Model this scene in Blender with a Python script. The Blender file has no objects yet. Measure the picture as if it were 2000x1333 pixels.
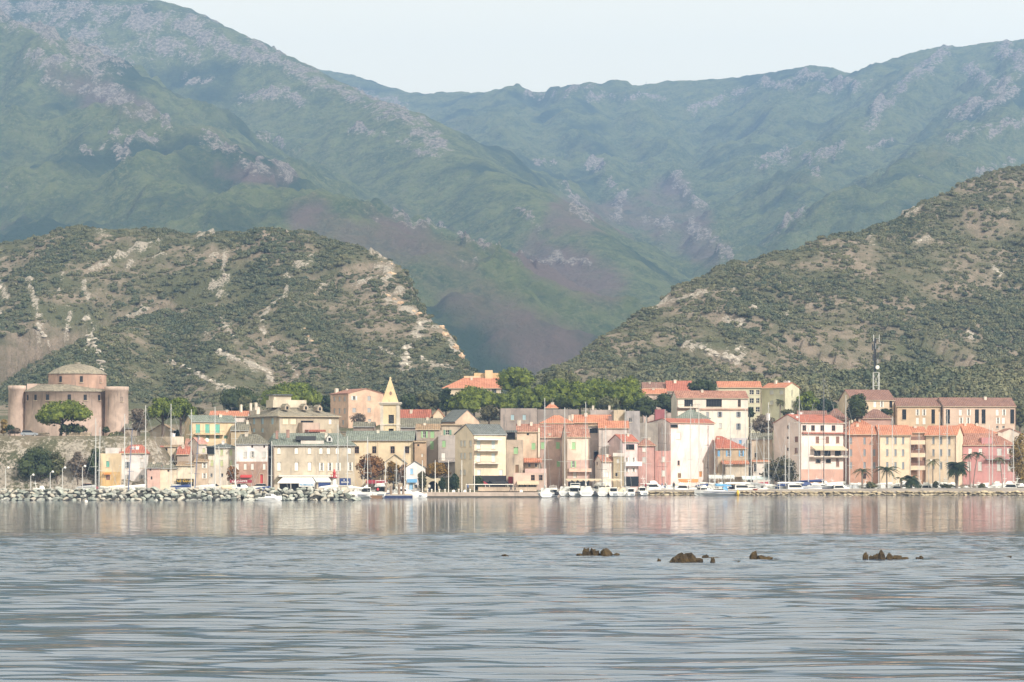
import bpy, bmesh, math, random
import numpy as np
from mathutils import Vector, Matrix

# ------------------------------------------------------------------ camera, sky, sun, exposure
SC = bpy.context.scene
COL = SC.collection
F = 5556.0            # focal length in photo pixels (2000 wide)
CX, HY, CH = 1000.0, 918.0, 6.0   # optical axis column, horizon row, eye height (m)
rad = math.radians

cam = bpy.data.cameras.new('camera')
cam.sensor_width = 36.0
cam.lens = F / 2000.0 * 36.0
cam.shift_y = (HY - 666.5) / 2000.0
cam.clip_start, cam.clip_end = 1.0, 20000.0
camo = bpy.data.objects.new('camera', cam)
camo.location = (0, 0, CH)
camo.rotation_euler = (rad(90), 0, 0)
COL.objects.link(camo)
SC.camera = camo

SUN_EL, SUN_AZ = 34.0, 138.0      # azimuth clockwise from +Y: right of and behind the camera
world = bpy.data.worlds.new('World')
SC.world = world
world.use_nodes = True
wn, wl = world.node_tree.nodes, world.node_tree.links
wn.clear()
w_out = wn.new('ShaderNodeOutputWorld')
w_bg = wn.new('ShaderNodeBackground')
w_sky = wn.new('ShaderNodeTexSky')
w_sky.sky_type = 'NISHITA'
w_sky.sun_disc = False
w_sky.sun_elevation = rad(SUN_EL)
w_sky.sun_rotation = rad(SUN_AZ)
w_sky.air_density, w_sky.dust_density, w_sky.ozone_density = 1.0, 3.0, 1.0
w_mix = wn.new('ShaderNodeMix'); w_mix.data_type = 'RGBA'     # thin high veil of cloud over the whole sky
w_mix.inputs['Factor'].default_value = 0.88
w_mix.inputs['B'].default_value = (10.3, 9.4, 7.0, 1)
wl.new(w_sky.outputs['Color'], w_mix.inputs['A'])
wl.new(w_mix.outputs['Result'], w_bg.inputs['Color'])
w_bg.inputs['Strength'].default_value = 0.10
wl.new(w_bg.outputs['Background'], w_out.inputs['Surface'])

sun = bpy.data.lights.new('sun', 'SUN')
sun.energy = 3.3
sun.angle = rad(2.5)
sun.color = (1.0, 0.915, 0.82)
suno = bpy.data.objects.new('sun', sun)
suno.rotation_euler = (rad(90 - SUN_EL), 0, rad(180 - SUN_AZ))
COL.objects.link(suno)

SC.view_settings.view_transform = 'Standard'
SC.view_settings.look = 'None'
SC.view_settings.gamma = 1.0
SC.view_settings.exposure = 0.70
SC.render.engine = 'CYCLES'
SC.cycles.use_denoising = True
SC.cycles.max_bounces = 6
SC.cycles.diffuse_bounces = 2
SC.cycles.glossy_bounces = 2
SC.cycles.transmission_bounces = 2
SC.cycles.transparent_max_bounces = 6
SC.cycles.volume_bounces = 0
SC.cycles.caustics_reflective = False
SC.cycles.caustics_refractive = False

# ------------------------------------------------------------------ helpers
def P(px, py, D):
    return Vector(((px - CX) * D / F, D, CH + (HY - py) * D / F))
def PX(px, D): return (px - CX) * D / F
def PZ(py, D): return CH + (HY - py) * D / F

def link(o, parent=None):
    COL.objects.link(o)
    if parent is not None: o.parent = parent
    return o
def tag(o, label=None, cat=None, group=None, kind=None):
    if label: o['label'] = label
    if cat: o['category'] = cat
    if group: o['group'] = group
    if kind: o['kind'] = kind
    return o
def empty(name, loc=(0, 0, 0), rz=0.0):
    o = bpy.data.objects.new(name, None)
    o.location = loc; o.rotation_euler = (0, 0, rz); o.empty_display_size = 0.3
    return link(o)
def copy_tree(o, parent=None):
    c = o.copy(); COL.objects.link(c); c.parent = parent
    for ch in list(o.children): copy_tree(ch, c)
    return c

class MB:
    """collects faces; build() links them as ONE mesh object"""
    def __init__(s): s.v, s.f, s.m = [], [], []
    def face(s, pts, m=0):
        n = len(s.v); s.v += [tuple(p) for p in pts]; s.f.append(tuple(range(n, n + len(pts)))); s.m.append(m)
    def box(s, x0, x1, y0, y1, z0, z1, m=0):
        n = len(s.v)
        s.v += [(x0,y0,z0),(x1,y0,z0),(x1,y1,z0),(x0,y1,z0),(x0,y0,z1),(x1,y0,z1),(x1,y1,z1),(x0,y1,z1)]
        for q in ((0,3,2,1),(4,5,6,7),(0,1,5,4),(1,2,6,5),(2,3,7,6),(3,0,4,7)):
            s.f.append(tuple(n + i for i in q)); s.m.append(m)
    def tube(s, a, b, r0, r1=None, n=6, m=0, cap=True):
        if r1 is None: r1 = r0
        a, b = Vector(a), Vector(b)
        d = (b - a)
        if d.length < 1e-6: return
        d.normalize()
        t = d.cross(Vector((0,0,1)))
        if t.length < 1e-3: t = Vector((1,0,0))
        t.normalize(); w = d.cross(t)
        k = len(s.v)
        for c, r in ((a, r0), (b, r1)):
            for i in range(n):
                an = 2*math.pi*i/n
                s.v.append(tuple(c + t*(math.cos(an)*r) + w*(math.sin(an)*r)))
        for i in range(n):
            j = (i+1) % n
            s.f.append((k+i, k+j, k+n+j, k+n+i)); s.m.append(m)
        if cap:
            s.f.append(tuple(k+i for i in range(n))[::-1]); s.m.append(m)
            s.f.append(tuple(k+n+i for i in range(n))); s.m.append(m)
    def lathe(s, prof, n=16, c=(0,0), m=0, a0=0.0, a1=2*math.pi):
        full = abs(a1 - a0 - 2*math.pi) < 1e-6
        k = len(s.v); nn = n if full else n + 1
        for r, z in prof:
            for i in range(nn):
                a = a0 + (a1 - a0)*i/n
                s.v.append((c[0] + math.cos(a)*r, c[1] + math.sin(a)*r, z))
        for p in range(len(prof) - 1):
            for i in range(n):
                j = (i+1) % nn
                s.f.append((k+p*nn+i, k+p*nn+j, k+(p+1)*nn+j, k+(p+1)*nn+i)); s.m.append(m)
    def loft(s, rings, m=0, cap=True):
        k = len(s.v); n = len(rings[0])
        for r in rings: s.v += [tuple(p) for p in r]
        for a in range(len(rings)-1):
            for i in range(n):
                j = (i+1) % n
                s.f.append((k+a*n+i, k+a*n+j, k+(a+1)*n+j, k+(a+1)*n+i)); s.m.append(m)
        if cap:
            s.f.append(tuple(range(k, k+n))[::-1]); s.m.append(m)
            e = k+(len(rings)-1)*n
            s.f.append(tuple(range(e, e+n))); s.m.append(m)
    def mesh(s, name, mats, smooth=False):
        me = bpy.data.meshes.new(name)
        me.from_pydata(s.v, [], s.f)
        for mt in (mats if isinstance(mats, (list, tuple)) else [mats]): me.materials.append(mt)
        if len(me.materials) > 1: me.polygons.foreach_set('material_index', s.m)
        if smooth: me.polygons.foreach_set('use_smooth', [True]*len(me.polygons))
        me.update()
        return me
    def build(s, name, mats, parent=None, smooth=False, loc=None, rz=0.0):
        o = bpy.data.objects.new(name, s.mesh(name, mats, smooth))
        if loc is not None: o.location = loc
        o.rotation_euler[2] = rz
        return link(o, parent)

def np_mesh(name, verts, faces, mats, smooth=True):
    """fast mesh from numpy arrays (uniform face size)"""
    me = bpy.data.meshes.new(name)
    nf, k = faces.shape
    me.vertices.add(len(verts)); me.vertices.foreach_set('co', np.ascontiguousarray(verts, dtype=np.float32).ravel())
    me.loops.add(nf*k); me.loops.foreach_set('vertex_index', np.ascontiguousarray(faces, dtype=np.int32).ravel())
    me.polygons.add(nf)
    me.polygons.foreach_set('loop_start', np.arange(0, nf*k, k, dtype=np.int32))
    me.polygons.foreach_set('use_smooth', np.full(nf, smooth, dtype=bool))
    me.update(calc_edges=True); me.validate()
    for mt in (mats if isinstance(mats, (list, tuple)) else [mats]): me.materials.append(mt)
    return me

# ------------------------------------------------------------------ numpy noise
def _grid_grad(seed):
    r = np.random.RandomState(seed)
    a = r.rand(256)*2*np.pi
    return r.permutation(256), np.cos(a), np.sin(a)
_GR = {}
def perlin(x, y, seed=0):
    if seed not in _GR: _GR[seed] = _grid_grad(seed)
    p, gx, gy = _GR[seed]
    xi, yi = np.floor(x).astype(int), np.floor(y).astype(int)
    xf, yf = x - xi, y - yi
    u = xf*xf*xf*(xf*(xf*6-15)+10); v = yf*yf*yf*(yf*(yf*6-15)+10)
    def g(ix, iy, fx, fy):
        h = p[(p[ix & 255] + iy) & 255]
        return gx[h]*fx + gy[h]*fy
    a = g(xi, yi, xf, yf); b = g(xi+1, yi, xf-1, yf)
    c = g(xi, yi+1, xf, yf-1); d = g(xi+1, yi+1, xf-1, yf-1)
    return (a + u*(b-a)) + v*((c + u*(d-c)) - (a + u*(b-a)))
def fbm(x, y, octv=4, seed=0, gain=0.5, ridged=False):
    t = 0; amp = 1; s = 0
    for o in range(octv):
        n = perlin(x*2**o + 17.3*o, y*2**o - 9.1*o, seed + o)
        if ridged: n = 0.5 - np.abs(n)*1.6
        t = t + n*amp; s += amp; amp *= gain
    return t/s
def sstep(a, b, x):
    t = np.clip((x - a)/(b - a), 0, 1); return t*t*(3-2*t)

# ------------------------------------------------------------------ material helpers
MATS = {}
def new_mat(name):
    m = bpy.data.materials.new(name); m.use_nodes = True
    n, l = m.node_tree.nodes, m.node_tree.links
    return m, n, l, n['Principled BSDF']
def N(n, t, **kw):
    o = n.new(t)
    for k, v in kw.items():
        if k in ('data_type','blend_type','operation','noise_dimensions','wave_type','bands_direction','feature','object','attribute_name','attribute_type','clamp','fac_mode','interpolation_type','vector_type','distance'):
            setattr(o, k, v)
        else:
            o.inputs[k.replace('_', ' ')].default_value = v
    return o
def mixc(n, l, fac, a, b, blend='MIX'):
    m = n.new('ShaderNodeMix'); m.data_type = 'RGBA'; m.blend_type = blend
    for sock, v in (('Factor', fac), ('A', a), ('B', b)):
        i = m.inputs[sock]
        if hasattr(v, 'node'): l.new(v, i)
        elif sock == 'Factor': i.default_value = v
        else: i.default_value = (*v, 1) if len(v) == 3 else v
    return m.outputs['Result']
def noise(n, l, vec, scale, detail=4, rough=0.55, dist=0.0):
    t = n.new('ShaderNodeTexNoise')
    t.inputs['Scale'].default_value = scale; t.inputs['Detail'].default_value = detail
    t.inputs['Roughness'].default_value = rough; t.inputs['Distortion'].default_value = dist
    if vec is not None: l.new(vec, t.inputs['Vector'])
    return t.outputs['Fac']
def ramp(n, l, src, a, b):
    r = n.new('ShaderNodeMapRange'); r.interpolation_type = 'SMOOTHSTEP'
    l.new(src, r.inputs['Value'])
    r.inputs['From Min'].default_value = a; r.inputs['From Max'].default_value = b
    return r.outputs['Result']
def math_(n, l, op, a, b=None, clamp=False):
    m = n.new('ShaderNodeMath'); m.operation = op; m.use_clamp = clamp
    for i, v in ((0, a), (1, b)):
        if v is None: continue
        if hasattr(v, 'node'): l.new(v, m.inputs[i])
        else: m.inputs[i].default_value = v
    return m.outputs[0]
def mapping(n, l, vec, scale=(1,1,1), loc=(0,0,0)):
    m = n.new('ShaderNodeMapping'); l.new(vec, m.inputs['Vector'])
    m.inputs['Scale'].default_value = scale; m.inputs['Location'].default_value = loc
    return m.outputs['Vector']
def bump(n, l, bsdf, height, strength, dist):
    b = n.new('ShaderNodeBump'); l.new(height, b.inputs['Height'])
    b.inputs['Strength'].default_value = strength; b.inputs['Distance'].default_value = dist
    l.new(b.outputs['Normal'], bsdf.inputs['Normal'])
    return b
def simple(name, col, rough=0.6, metal=0.0, vary=0.12, scale=1.5):
    """plain coloured surface with a little weathering"""
    if name in MATS: return MATS[name]
    m, n, l, b = new_mat(name)
    tc = n.new('ShaderNodeTexCoord')
    f = noise(n, l, tc.outputs['Object'], scale, 4)
    c = mixc(n, l, f, tuple(x*(1-vary) for x in col), tuple(min(1, x*(1+vary)) for x in col))
    l.new(c, b.inputs['Base Color'])
    b.inputs['Roughness'].default_value = rough; b.inputs['Metallic'].default_value = metal
    MATS[name] = m
    return m
# ------------------------------------------------------------------ terrain
def seg_dist(X, Y, pts):
    """distance to a polyline and the interpolated value (third coordinate) of its nearest point"""
    best = np.full(X.shape, 1e9); val = np.zeros(X.shape)
    for (ax, ay, az), (bx, by, bz) in zip(pts[:-1], pts[1:]):
        dx, dy = bx-ax, by-ay
        L2 = dx*dx + dy*dy + 1e-9
        t = np.clip(((X-ax)*dx + (Y-ay)*dy)/L2, 0, 1)
        d = np.hypot(X-(ax+t*dx), Y-(ay+t*dy))
        k = d < best
        best = np.where(k, d, best); val = np.where(k, az + t*(bz-az), val)
    return best, val
def ridge_pts(lst):
    r = []
    for px, py, D in lst:
        p = P(px, py, D); r.append((p.x, p.y, p.z))
    return r
def ridge_height(X, Y, lst, slope, rnd, steep=None):
    pts = ridge_pts(lst)
    d, z = seg_dist(X, Y, pts)
    if steep is not None:      # a cliffed flank on the +x side of the last stretch of the ridge
        i0, k, sg, wd = steep
        tail = sorted(pts[i0:], key=lambda p: p[1])
        off = sg*(X - np.interp(Y, [p[1] for p in tail], [p[0] for p in tail]))
        slope = slope*(1 + k*sstep(0, wd, off)); rnd = rnd*(1 - 0.8*sstep(-20, 5, off))
    return z - slope*(np.sqrt(d*d + rnd*rnd) - rnd)
def smax(a, b, k):
    h = np.clip(0.5 + 0.5*(a-b)/k, 0, 1)
    return b + (a-b)*h + k*h*(1-h)*0.6
def px_mask(px, py, strokes):
    """strokes measured on the slopes: ([(px,py),...], half width) -> 0..1"""
    out = np.zeros(px.shape)
    for pts, w in strokes:
        d, _ = seg_dist(px, py, [(a, b, 0) for a, b in pts])
        out = np.maximum(out, np.clip(1.45 - d/w, 0, 1))
    return out
def fan(t0, t1, nt, y0, y1, ny):
    t = np.linspace(t0, t1, nt); y = y0*(y1/y0)**np.linspace(0, 1, ny)
    T, Y = np.meshgrid(t, y)
    i = np.arange((ny-1)*(nt-1)); r, c = i//(nt-1), i % (nt-1)
    a = r*nt + c
    return T*Y, Y, np.stack([a, a+1, a+nt+1, a+nt], 1)
def add_attr(me, name, arr):
    at = me.attributes.new(name, 'FLOAT', 'POINT')
    at.data.foreach_set('value', np.ascontiguousarray(arr, dtype=np.float32).ravel())

# ---- near ground: quay strip, the town's slope, two scrub hills
def shore_y(X):
    return np.interp(X, [-200, -36, -34, -10, 7, 8, 26, 30, 125, 300], [636, 634, 628, 622, 622, 660, 663, 692, 702, 720])
CREST_L = [(-260,500,1180),(0,477,1180),(130,462,1180),(280,452,1170),(400,450,1160),(500,457,1150),(620,460,1130),(700,475,1110),(768,512,1080),(795,590,1040),(850,635,1000),(885,695,960),(925,740,930),(960,775,900)]
CREST_R = [(1040,752,930),(1090,722,950),(1150,690,980),(1200,655,1000),(1264,620,1020),(1278,598,1030),(1348,566,1060),(1372,548,1070),(1460,518,1100),(1560,490,1130),(1656,462,1160),(1760,426,1190),(1800,396,1200),(1860,374,1220),(1912,352,1240),(2000,334,1260),(2300,290,1300)]
BENCH_R = [(1380,772,850),(1500,740,860),(1620,728,870),(1750,712,870),(1880,706,870),(2050,690,880),(2300,670,900)]
SPUR_L = [((150,700,930),(250,640,1000),(330,560,1090)), ((540,790,880),(470,720,930),(440,600,1040),(420,500,1120)), ((640,740,900),(560,600,1020),(580,500,1100))]
def near_height(X, Y):
    s = shore_y(X)
    v = Y - s
    cliff = sstep(-72, -84, X)          # the old town's rock at the far end
    g = 1.3 + 12.5*cliff*sstep(5, 17, v + 3*perlin(X*0.12, Y*0.12, 5))
    rise = np.interp(v, [0, 24, 45, 75, 120, 200, 320, 700], [0, 0.2, 5.5, 11.5, 17, 22, 26, 40])
    rise_r = np.interp(v, [0, 20, 45, 75, 120, 200, 320, 700], [0, 0.3, 2.0, 7.5, 15, 21, 26, 40])
    k = sstep(15, 60, X)
    g = np.maximum(g, 1.3 + rise*(1-k) + rise_r*k)
    h = ridge_height(X, Y, CREST_L, 0.42, 30, (6, 5.0, 1, 9))
    h0 = h
    for sp, lim in zip(SPUR_L, (40, 30, 9)): h = np.maximum(h, np.minimum(ridge_height(X, Y, list(sp), 0.55, 12) - 2, h0 + lim))
    h2 = ridge_height(X, Y, CREST_R, 0.40, 25, (0, 2.2, -1, 25))
    h3 = ridge_height(X, Y, BENCH_R, 0.45, 20)
    n = fbm(X/90, Y/90, 5, 3, ridged=True)*9 + fbm(X/22, Y/22, 4, 11)*5
    hh = smax(smax(h, h2, 8), h3, 8)
    far = sstep(20, 60, hh - g)
    return smax(g, hh + (n + fbm(X/45 + 9, Y/60, 4, 13, ridged=True)*5)*sstep(-5, 25, hh-g) - 3, 6), far
ROCKS_L = [([(168,535),(217,510),(266,493),(308,475)],4),([(245,531),(262,507)],4),([(297,505),(320,500)],3),
 ([(59,549),(66,580),(75,612),(73,633),(84,654),(98,682)],6),([(122,538),(119,570)],4),([(133,601),(135,626),(126,661)],5),([(164,552),(170,587)],6),
 ([(171,626),(182,657),(189,692),(196,725)],10),([(175,660),(165,690)],7),([(441,500),(434,531),(441,552),(427,566)],5),([(422,560),(430,570)],14),
 ([(420,598),(437,633),(465,671)],4),([(560,560),(560,577),(535,591),(514,622),(511,640),(525,668),(546,706)],4),([(553,538),(577,545)],5),([(577,524),(609,512)],7),
 ([(609,577),(665,538)],4),([(591,636),(609,668)],5),([(385,465),(416,458)],4),([(245,619),(294,608)],5),([(427,689),(525,727),(530,755)],8),([(560,700),(580,740)],5),
 ([(640,462),(690,470)],4),([(0,560),(10,580)],8),([(2,610),(4,630)],5),([(330,705),(420,750),(480,770)],7),([(380,640),(420,660)],4),
 ([(726,490),(750,503),(771,510),(757,525)],7),([(745,520),(760,540),(752,550)],12),([(757,582),(817,616),(852,630),(873,658),(897,696),(922,717)],9),
 ([(778,566),(783,572)],7),([(824,620),(817,654),(796,686),(789,728)],12),([(740,680),(780,700)],5),([(820,700),(880,720)],6),([(690,560),(740,540)],4)]
ROCKS_R = [([(1276,598),(1336,582),(1376,572)],6),([(1416,630),(1456,638)],9),([(1344,672),(1384,686),(1424,698),(1452,682)],12),([(1420,690),(1440,705)],9),([(1760,424),(1792,412)],6),([(1792,478),(1808,470)],7),
 ([(1890,650),(1900,660)],6),([(1936,522),(1952,538)],7),([(1470,600),(1480,605)],6),([(1430,572),(1440,570)],4),([(1700,470),(1704,478)],6),([(1530,614),(1540,616)],6),([(1110,690),(1140,676)],3)]
X, Y, FC = fan(-0.27, 0.27, 420, 610, 1420, 380)
Y = np.maximum(Y, shore_y(X))
Z, FAR = near_height(X, Y)
PXX, PYY = CX + F*X/Y, HY - F*(Z-CH)/Y
wob = fbm(PXX/14, PYY/14, 3, 21)*16
rk = px_mask(PXX + wob, PYY + np.roll(wob, 5, 0), ROCKS_L + ROCKS_R)
nz = fbm(X/7, Y/7, 4, 31)
rk_s = np.clip(rk*(0.62 + 1.9*nz) + sstep(0.16, 0.34, fbm(X/26, Y/40, 4, 41))*0.55*FAR*np.clip(0.5+2*nz, 0, 1), 0, 1)
Z = Z + np.clip(rk_s, 0, 1)*FAR*(2.2 + 5.0*fbm(X/5, Y/5, 3, 51))
Z[0, :] = -2.0
cliff_m = sstep(-70, -80, X)*sstep(655, 645, Y)
rk_s = np.maximum(rk_s, cliff_m*np.clip(.62 + 1.4*fbm(X/6, Y/6 + Z/5, 4, 171), 0, 1))
Y = Y + cliff_m*2.2*fbm(X/5, Z/4, 4, 181)*(np.arange(Y.shape[0])[:, None] > 0)
TERR = dict(x=X, y=Y, z=Z, rk=rk_s, px=PXX, py=PYY, far=FAR)

def scrub_mat(name, soil, soil2, rock, green):
    m, n, l, b = new_mat(name)
    tc = n.new('ShaderNodeTexCoord'); v = tc.outputs['Object']
    a = n.new('ShaderNodeAttribute'); a.attribute_name = 'rock'
    f1 = noise(n, l, v, 0.035, 6, 0.6); f2 = noise(n, l, v, 0.25, 6, 0.65); f3 = noise(n, l, v, 1.1, 5, 0.7)
    base = mixc(n, l, ramp(n, l, f2, 0.38, 0.62), soil, soil2)
    base = mixc(n, l, ramp(n, l, f1, 0.40, 0.60), base, mixc(n, l, f3, tuple(x*0.6 for x in green), tuple(x*1.3 for x in green)))
    rc = mixc(n, l, ramp(n, l, f3, 0.3, 0.7), tuple(x*0.62 for x in rock), rock)
    rf = ramp(n, l, math_(n, l, 'ADD', a.outputs['Fac'], math_(n, l, 'MULTIPLY', math_(n, l, 'SUBTRACT', f3, 0.5), 2.4)), 0.34, 0.70)
    l.new(mixc(n, l, rf, base, rc), b.inputs['Base Color'])
    b.inputs['Roughness'].default_value = 0.95; b.inputs['Specular IOR Level'].default_value = 0.1
    bump(n, l, b, math_(n, l, 'ADD', f3, f2), 1.0, 1.2)
    return m
M_HILL = scrub_mat('scrub_hill', (0.31,0.255,0.20), (0.21,0.18,0.13), (0.50,0.45,0.385), (0.125,0.132,0.075))
me = np_mesh('ground', np.stack([X.ravel(), Y.ravel(), Z.ravel()], 1), FC, M_HILL)
add_attr(me, 'rock', rk_s)
tag(link(bpy.data.objects.new('ground', me)), 'scrub covered ground and hills rising behind the harbour town', kind='structure')
def ground_z(x, y):
    z, _ = near_height(np.array([float(x)]), np.array([max(float(y), float(shore_y(np.array([float(x)]))[0]))]))
    return float(z[0])

# ---- rock ribs and crags standing out of the near hills
def hit_hill(px, py):
    d = np.linspace(830, 1320, 300); xs = (px - CX)/F*d
    z, _ = near_height(xs, d); k = np.nonzero(z >= CH + (HY - py)*d/F)[0]
    return d[k[0]] if len(k) else None
def outcrop_mat(name, a, b_):
    m, n, l, b = new_mat(name); tc = n.new('ShaderNodeTexCoord'); v = tc.outputs['Object']
    f = noise(n, l, v, .5, 7, .7); f2 = noise(n, l, v, .12, 4, .6)
    c = mixc(n, l, ramp(n, l, f, .35, .65), a, b_); c = mixc(n, l, math_(n, l, 'MULTIPLY', ramp(n, l, f2, .5, .7), .5), c, (.17, .165, .12))
    l.new(c, b.inputs['Base Color']); b.inputs['Roughness'].default_value = .95; bump(n, l, b, f, 1.0, .8)
    return m
M_RIB = outcrop_mat('pale_rib_rock', (0.30,0.27,0.235), (0.60,0.545,0.47)); M_RIBO = outcrop_mat('ochre_rib_rock', (0.42,0.28,0.18), (0.68,0.50,0.34))
bm_ = bmesh.new(); bmesh.ops.create_icosphere(bm_, subdivisions=2, radius=1)
IV = np.array([q.co[:] for q in bm_.verts]); IF = np.array([[w.index for w in q.verts] for q in bm_.faces]); bm_.free()
gob = bpy.data.objects['ground']; ri = np.random.RandomState(12)
for si, (pts, wd) in enumerate(ROCKS_L + ROCKS_R):
    vv, ff, n0 = [], [], 0
    for (ax, ay), (bx, by) in zip(pts[:-1], pts[1:]):
        L_ = math.hypot(bx-ax, by-ay); cnt = max(1, int(L_/max(wd*.75, 3.0)))
        for k in range(cnt + 1):
            if ri.rand() < .28: continue
            f = k/max(cnt, 1); qx, qy = ax + (bx-ax)*f + ri.normal()*wd*.22, ay + (by-ay)*f + ri.normal()*wd*.22
            d = hit_hill(qx, qy)
            if d is None: continue
            r0 = wd*d/F*ri.uniform(.42, .85); nz_ = 1 + .35*perlin(IV[:, 0]*1.6 + si*3 + k, IV[:, 2]*1.6 + IV[:, 1], 5) + .14*ri.normal(size=len(IV))
            v = IV*nz_[:, None]*np.array([r0*1.15, r0*.9, r0*ri.uniform(.6, 1.0)]) + np.array([PX(qx, d), d + r0*.15, PZ(qy, d) + r0*.1])
            vv.append(v); ff.append(IF + n0); n0 += len(v)
    if vv:
        och = si in (15, 16, 28, 29) or (690 < pts[0][0] < 790 and pts[0][1] < 530)
        link(bpy.data.objects.new('outcrop', np_mesh('outcrop', np.concatenate(vv), np.concatenate(ff), M_RIBO if och else M_RIB, False)), gob)
# ---- far mountains
RA = [(-500,-190,4900),(-200,-120,4700),(0,-80,4500),(150,-40,4400),(290,2,4300),(345,14,4250),(410,42,4200),(470,70,4150),(512,98,4100),(560,112,4050),(600,140,4000),(660,175,3900),(730,205,3800),(800,222,3600),(825,250,3520),(862,292,3400),(950,335,3200),(1050,390,3000),(1130,450,2800),(1200,530,2600),(1262,602,2450),(1330,690,2300)]
RA2 = [(-500,-60,3800),(-200,10,3600),(0,62,3500),(110,105,3400),(220,160,3300),(340,228,3200),(450,300,3050),(550,348,2950),(650,398,2820),(740,440,2700),(830,505,2550),(930,565,2400),(1050,640,2250),(1140,700,2120)]
RB = [(450,120,6200),(560,130,6000),(610,135,6000),(680,148,5900),(770,175,5800),(850,184,5700),(900,181,5650),(950,184,5600),(1000,181,5600),(1040,187,5600),(1100,178,5600),(1140,168,5600),(1180,174,5600),(1215,173,5600),(1300,165,5600),(1340,160,5550),(1440,152,5500),(1530,143,5450),(1590,131,5400),(1640,141,5350),(1710,153,5300),(1740,149,5250),(1800,117,5200),(1835,97,5150),(1852,93,5120),(1880,98,5100),(1940,86,5050),(2000,80,5000),(2200,40,4900),(2600,60,4800)]
RB2 = [(1200,172,5500),(1262,262,4900),(1305,330,4500),(1345,385,4200),(1385,420,4000),(1385,455,3800),(1420,495,3600),(1447,526,3400),(1500,610,3000)]
RB3 = [(1140,170,5500),(1120,250,4900),(1160,320,4500),(1200,370,4200),(1215,430,3850),(1150,505,3300),(1180,540,3000),(1250,600,2700)]
RB4 = [(1000,184,5500),(960,250,4900),(985,330,4300),(1060,400,3700)]
RC = [(1850,95,5120),(1790,180,4700),(1720,250,4350),(1640,300,4050),(1585,345,3800),(1570,420,3450),(1548,480,3150)]
RC2 = [(1590,133,5400),(1560,220,4900),(1500,290,4500),(1470,360,4100)]
RD = [(2100,60,4900),(2020,160,4400),(1940,260,3900),(1860,330,3500),(1760,390,3000)]
RE = [(100,180,3300),(200,250,3000),(330,330,2750),(480,400,2550),(600,440,2400)]
def far_height(X, Y):
    wx = X + 60*fbm(X/420, Y/420, 3, 61); wy = Y + 60*fbm(X/420, Y/420, 3, 71)
    e = sstep(0, 1, 0.5*np.ones_like(X))
    h = 20 + 0.03*(Y-1700)
    for rl, s, r in ((RA,0.62,30),(RA2,0.50,40),(RB,0.50,40),(RB2,0.62,25),(RB3,0.5,30),(RB4,0.42,40),(RC,0.55,30),(RC2,0.5,40),(RD,0.5,30),(RE,0.34,60)):
        h = smax(h, ridge_height(X, Y, rl, s, r), 18)
    n = fbm(wx/260, wy/330, 6, 81, ridged=True)
    n2 = fbm(wx/60, wy/60, 5, 91)
    near_crest = np.minimum(seg_dist(X, Y, ridge_pts(RA))[0], seg_dist(X, Y, ridge_pts(RB))[0])
    k = 0.12 + 0.88*sstep(0, 260, near_crest)
    n3 = fbm(wx/110, wy/150, 5, 95, ridged=True)
    return h + k*((n - 0.1)*78 + (n3 - .1)*34) + n2*18*(0.4+0.6*k) + fbm(X/30, Y/30, 4, 97, gain=.6)*9, near_crest
FAR_ROCK = [([(0,20),(120,60),(215,120)],34),([(100,0),(260,40),(400,60)],30),([(260,90),(330,100),(430,90),(500,110)],26),([(510,100),(600,150),(660,180),(735,205)],16),([(700,190),(745,206)],14),
 ([(745,222),(790,220),(825,255),(858,290)],20),([(365,155),(410,160)],11),([(470,195),(560,180),(590,210)],12),([(512,262),(545,280),(548,294)],9),([(575,297),(585,298)],5),
 ([(60,115),(170,130),(250,200)],16),([(90,160),(220,190),(330,250)],12),([(200,290),(240,270),(300,270)],9),([(165,300),(175,300)],10),([(235,305),(250,312)],12),([(400,270),(480,320),(560,345)],14),
 ([(690,260),(760,265),(850,310)],10),([(1030,190),(1120,178),(1160,172)],7),([(1160,195),(1220,190),(1290,195)],7),([(1350,215),(1420,190),(1500,165)],9),([(1500,175),(1590,150),(1680,170)],10),
 ([(1560,180),(1700,165)],8),([(1850,100),(1800,140),(1720,210),(1700,250)],12),([(1960,100),(2000,130)],20),([(1900,140),(1980,180),(1860,230)],16),([(2000,240),(1900,260),(1850,280)],8),
 ([(1480,325),(1520,310),(1540,300),(1600,310),(1640,290)],11),([(1580,320),(1600,345)],8),([(1690,290),(1740,280)],7),([(1990,320),(1920,340),(1890,350)],5),
 ([(1310,345),(1345,385),(1370,410)],13),([(1345,440),(1390,470),(1430,520)],14),([(1150,320),(1180,330)],8),([(1190,360),(1220,380),(1200,420)],12),([(1015,410),(1040,430),(1060,450)],10),
 ([(1010,505),(1080,510),(1150,520)],7),([(1260,430),(1310,440),(1290,470)],11),([(840,440),(920,475),(960,480)],8),([(770,430),(830,450)],8),([(1540,440),(1575,410)],7),([(1050,320),(1085,320)],8),
 ([(880,500),(930,520)],7),([(1120,400),(1150,430)],8)]
FAR_BROWN = [([(760,470),(900,560),(1000,640),(1100,690)],70),([(1050,500),(1180,560)],50),([(1100,420),(1350,430),(1380,500)],40),([(600,430),(720,470)],40),([(1300,360),(1340,400)],30),([(420,330),(560,350)],18),([(100,150),(280,220)],30)]
X, Y, FC = fan(-0.26, 0.26, 520, 1500, 6600, 560)
Z, NC = far_height(X, Y)
PXX, PYY = CX + F*X/Y, HY - F*(Z-CH)/Y
wob = fbm(PXX/40, PYY/40, 4, 101)*34; wob2 = fbm(PXX/40, PYY/40, 4, 107)*34
rk = px_mask(PXX + wob, PYY + wob2, FAR_ROCK)
nz = fbm(X/35, Y/35, 5, 111, gain=0.65)
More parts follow.
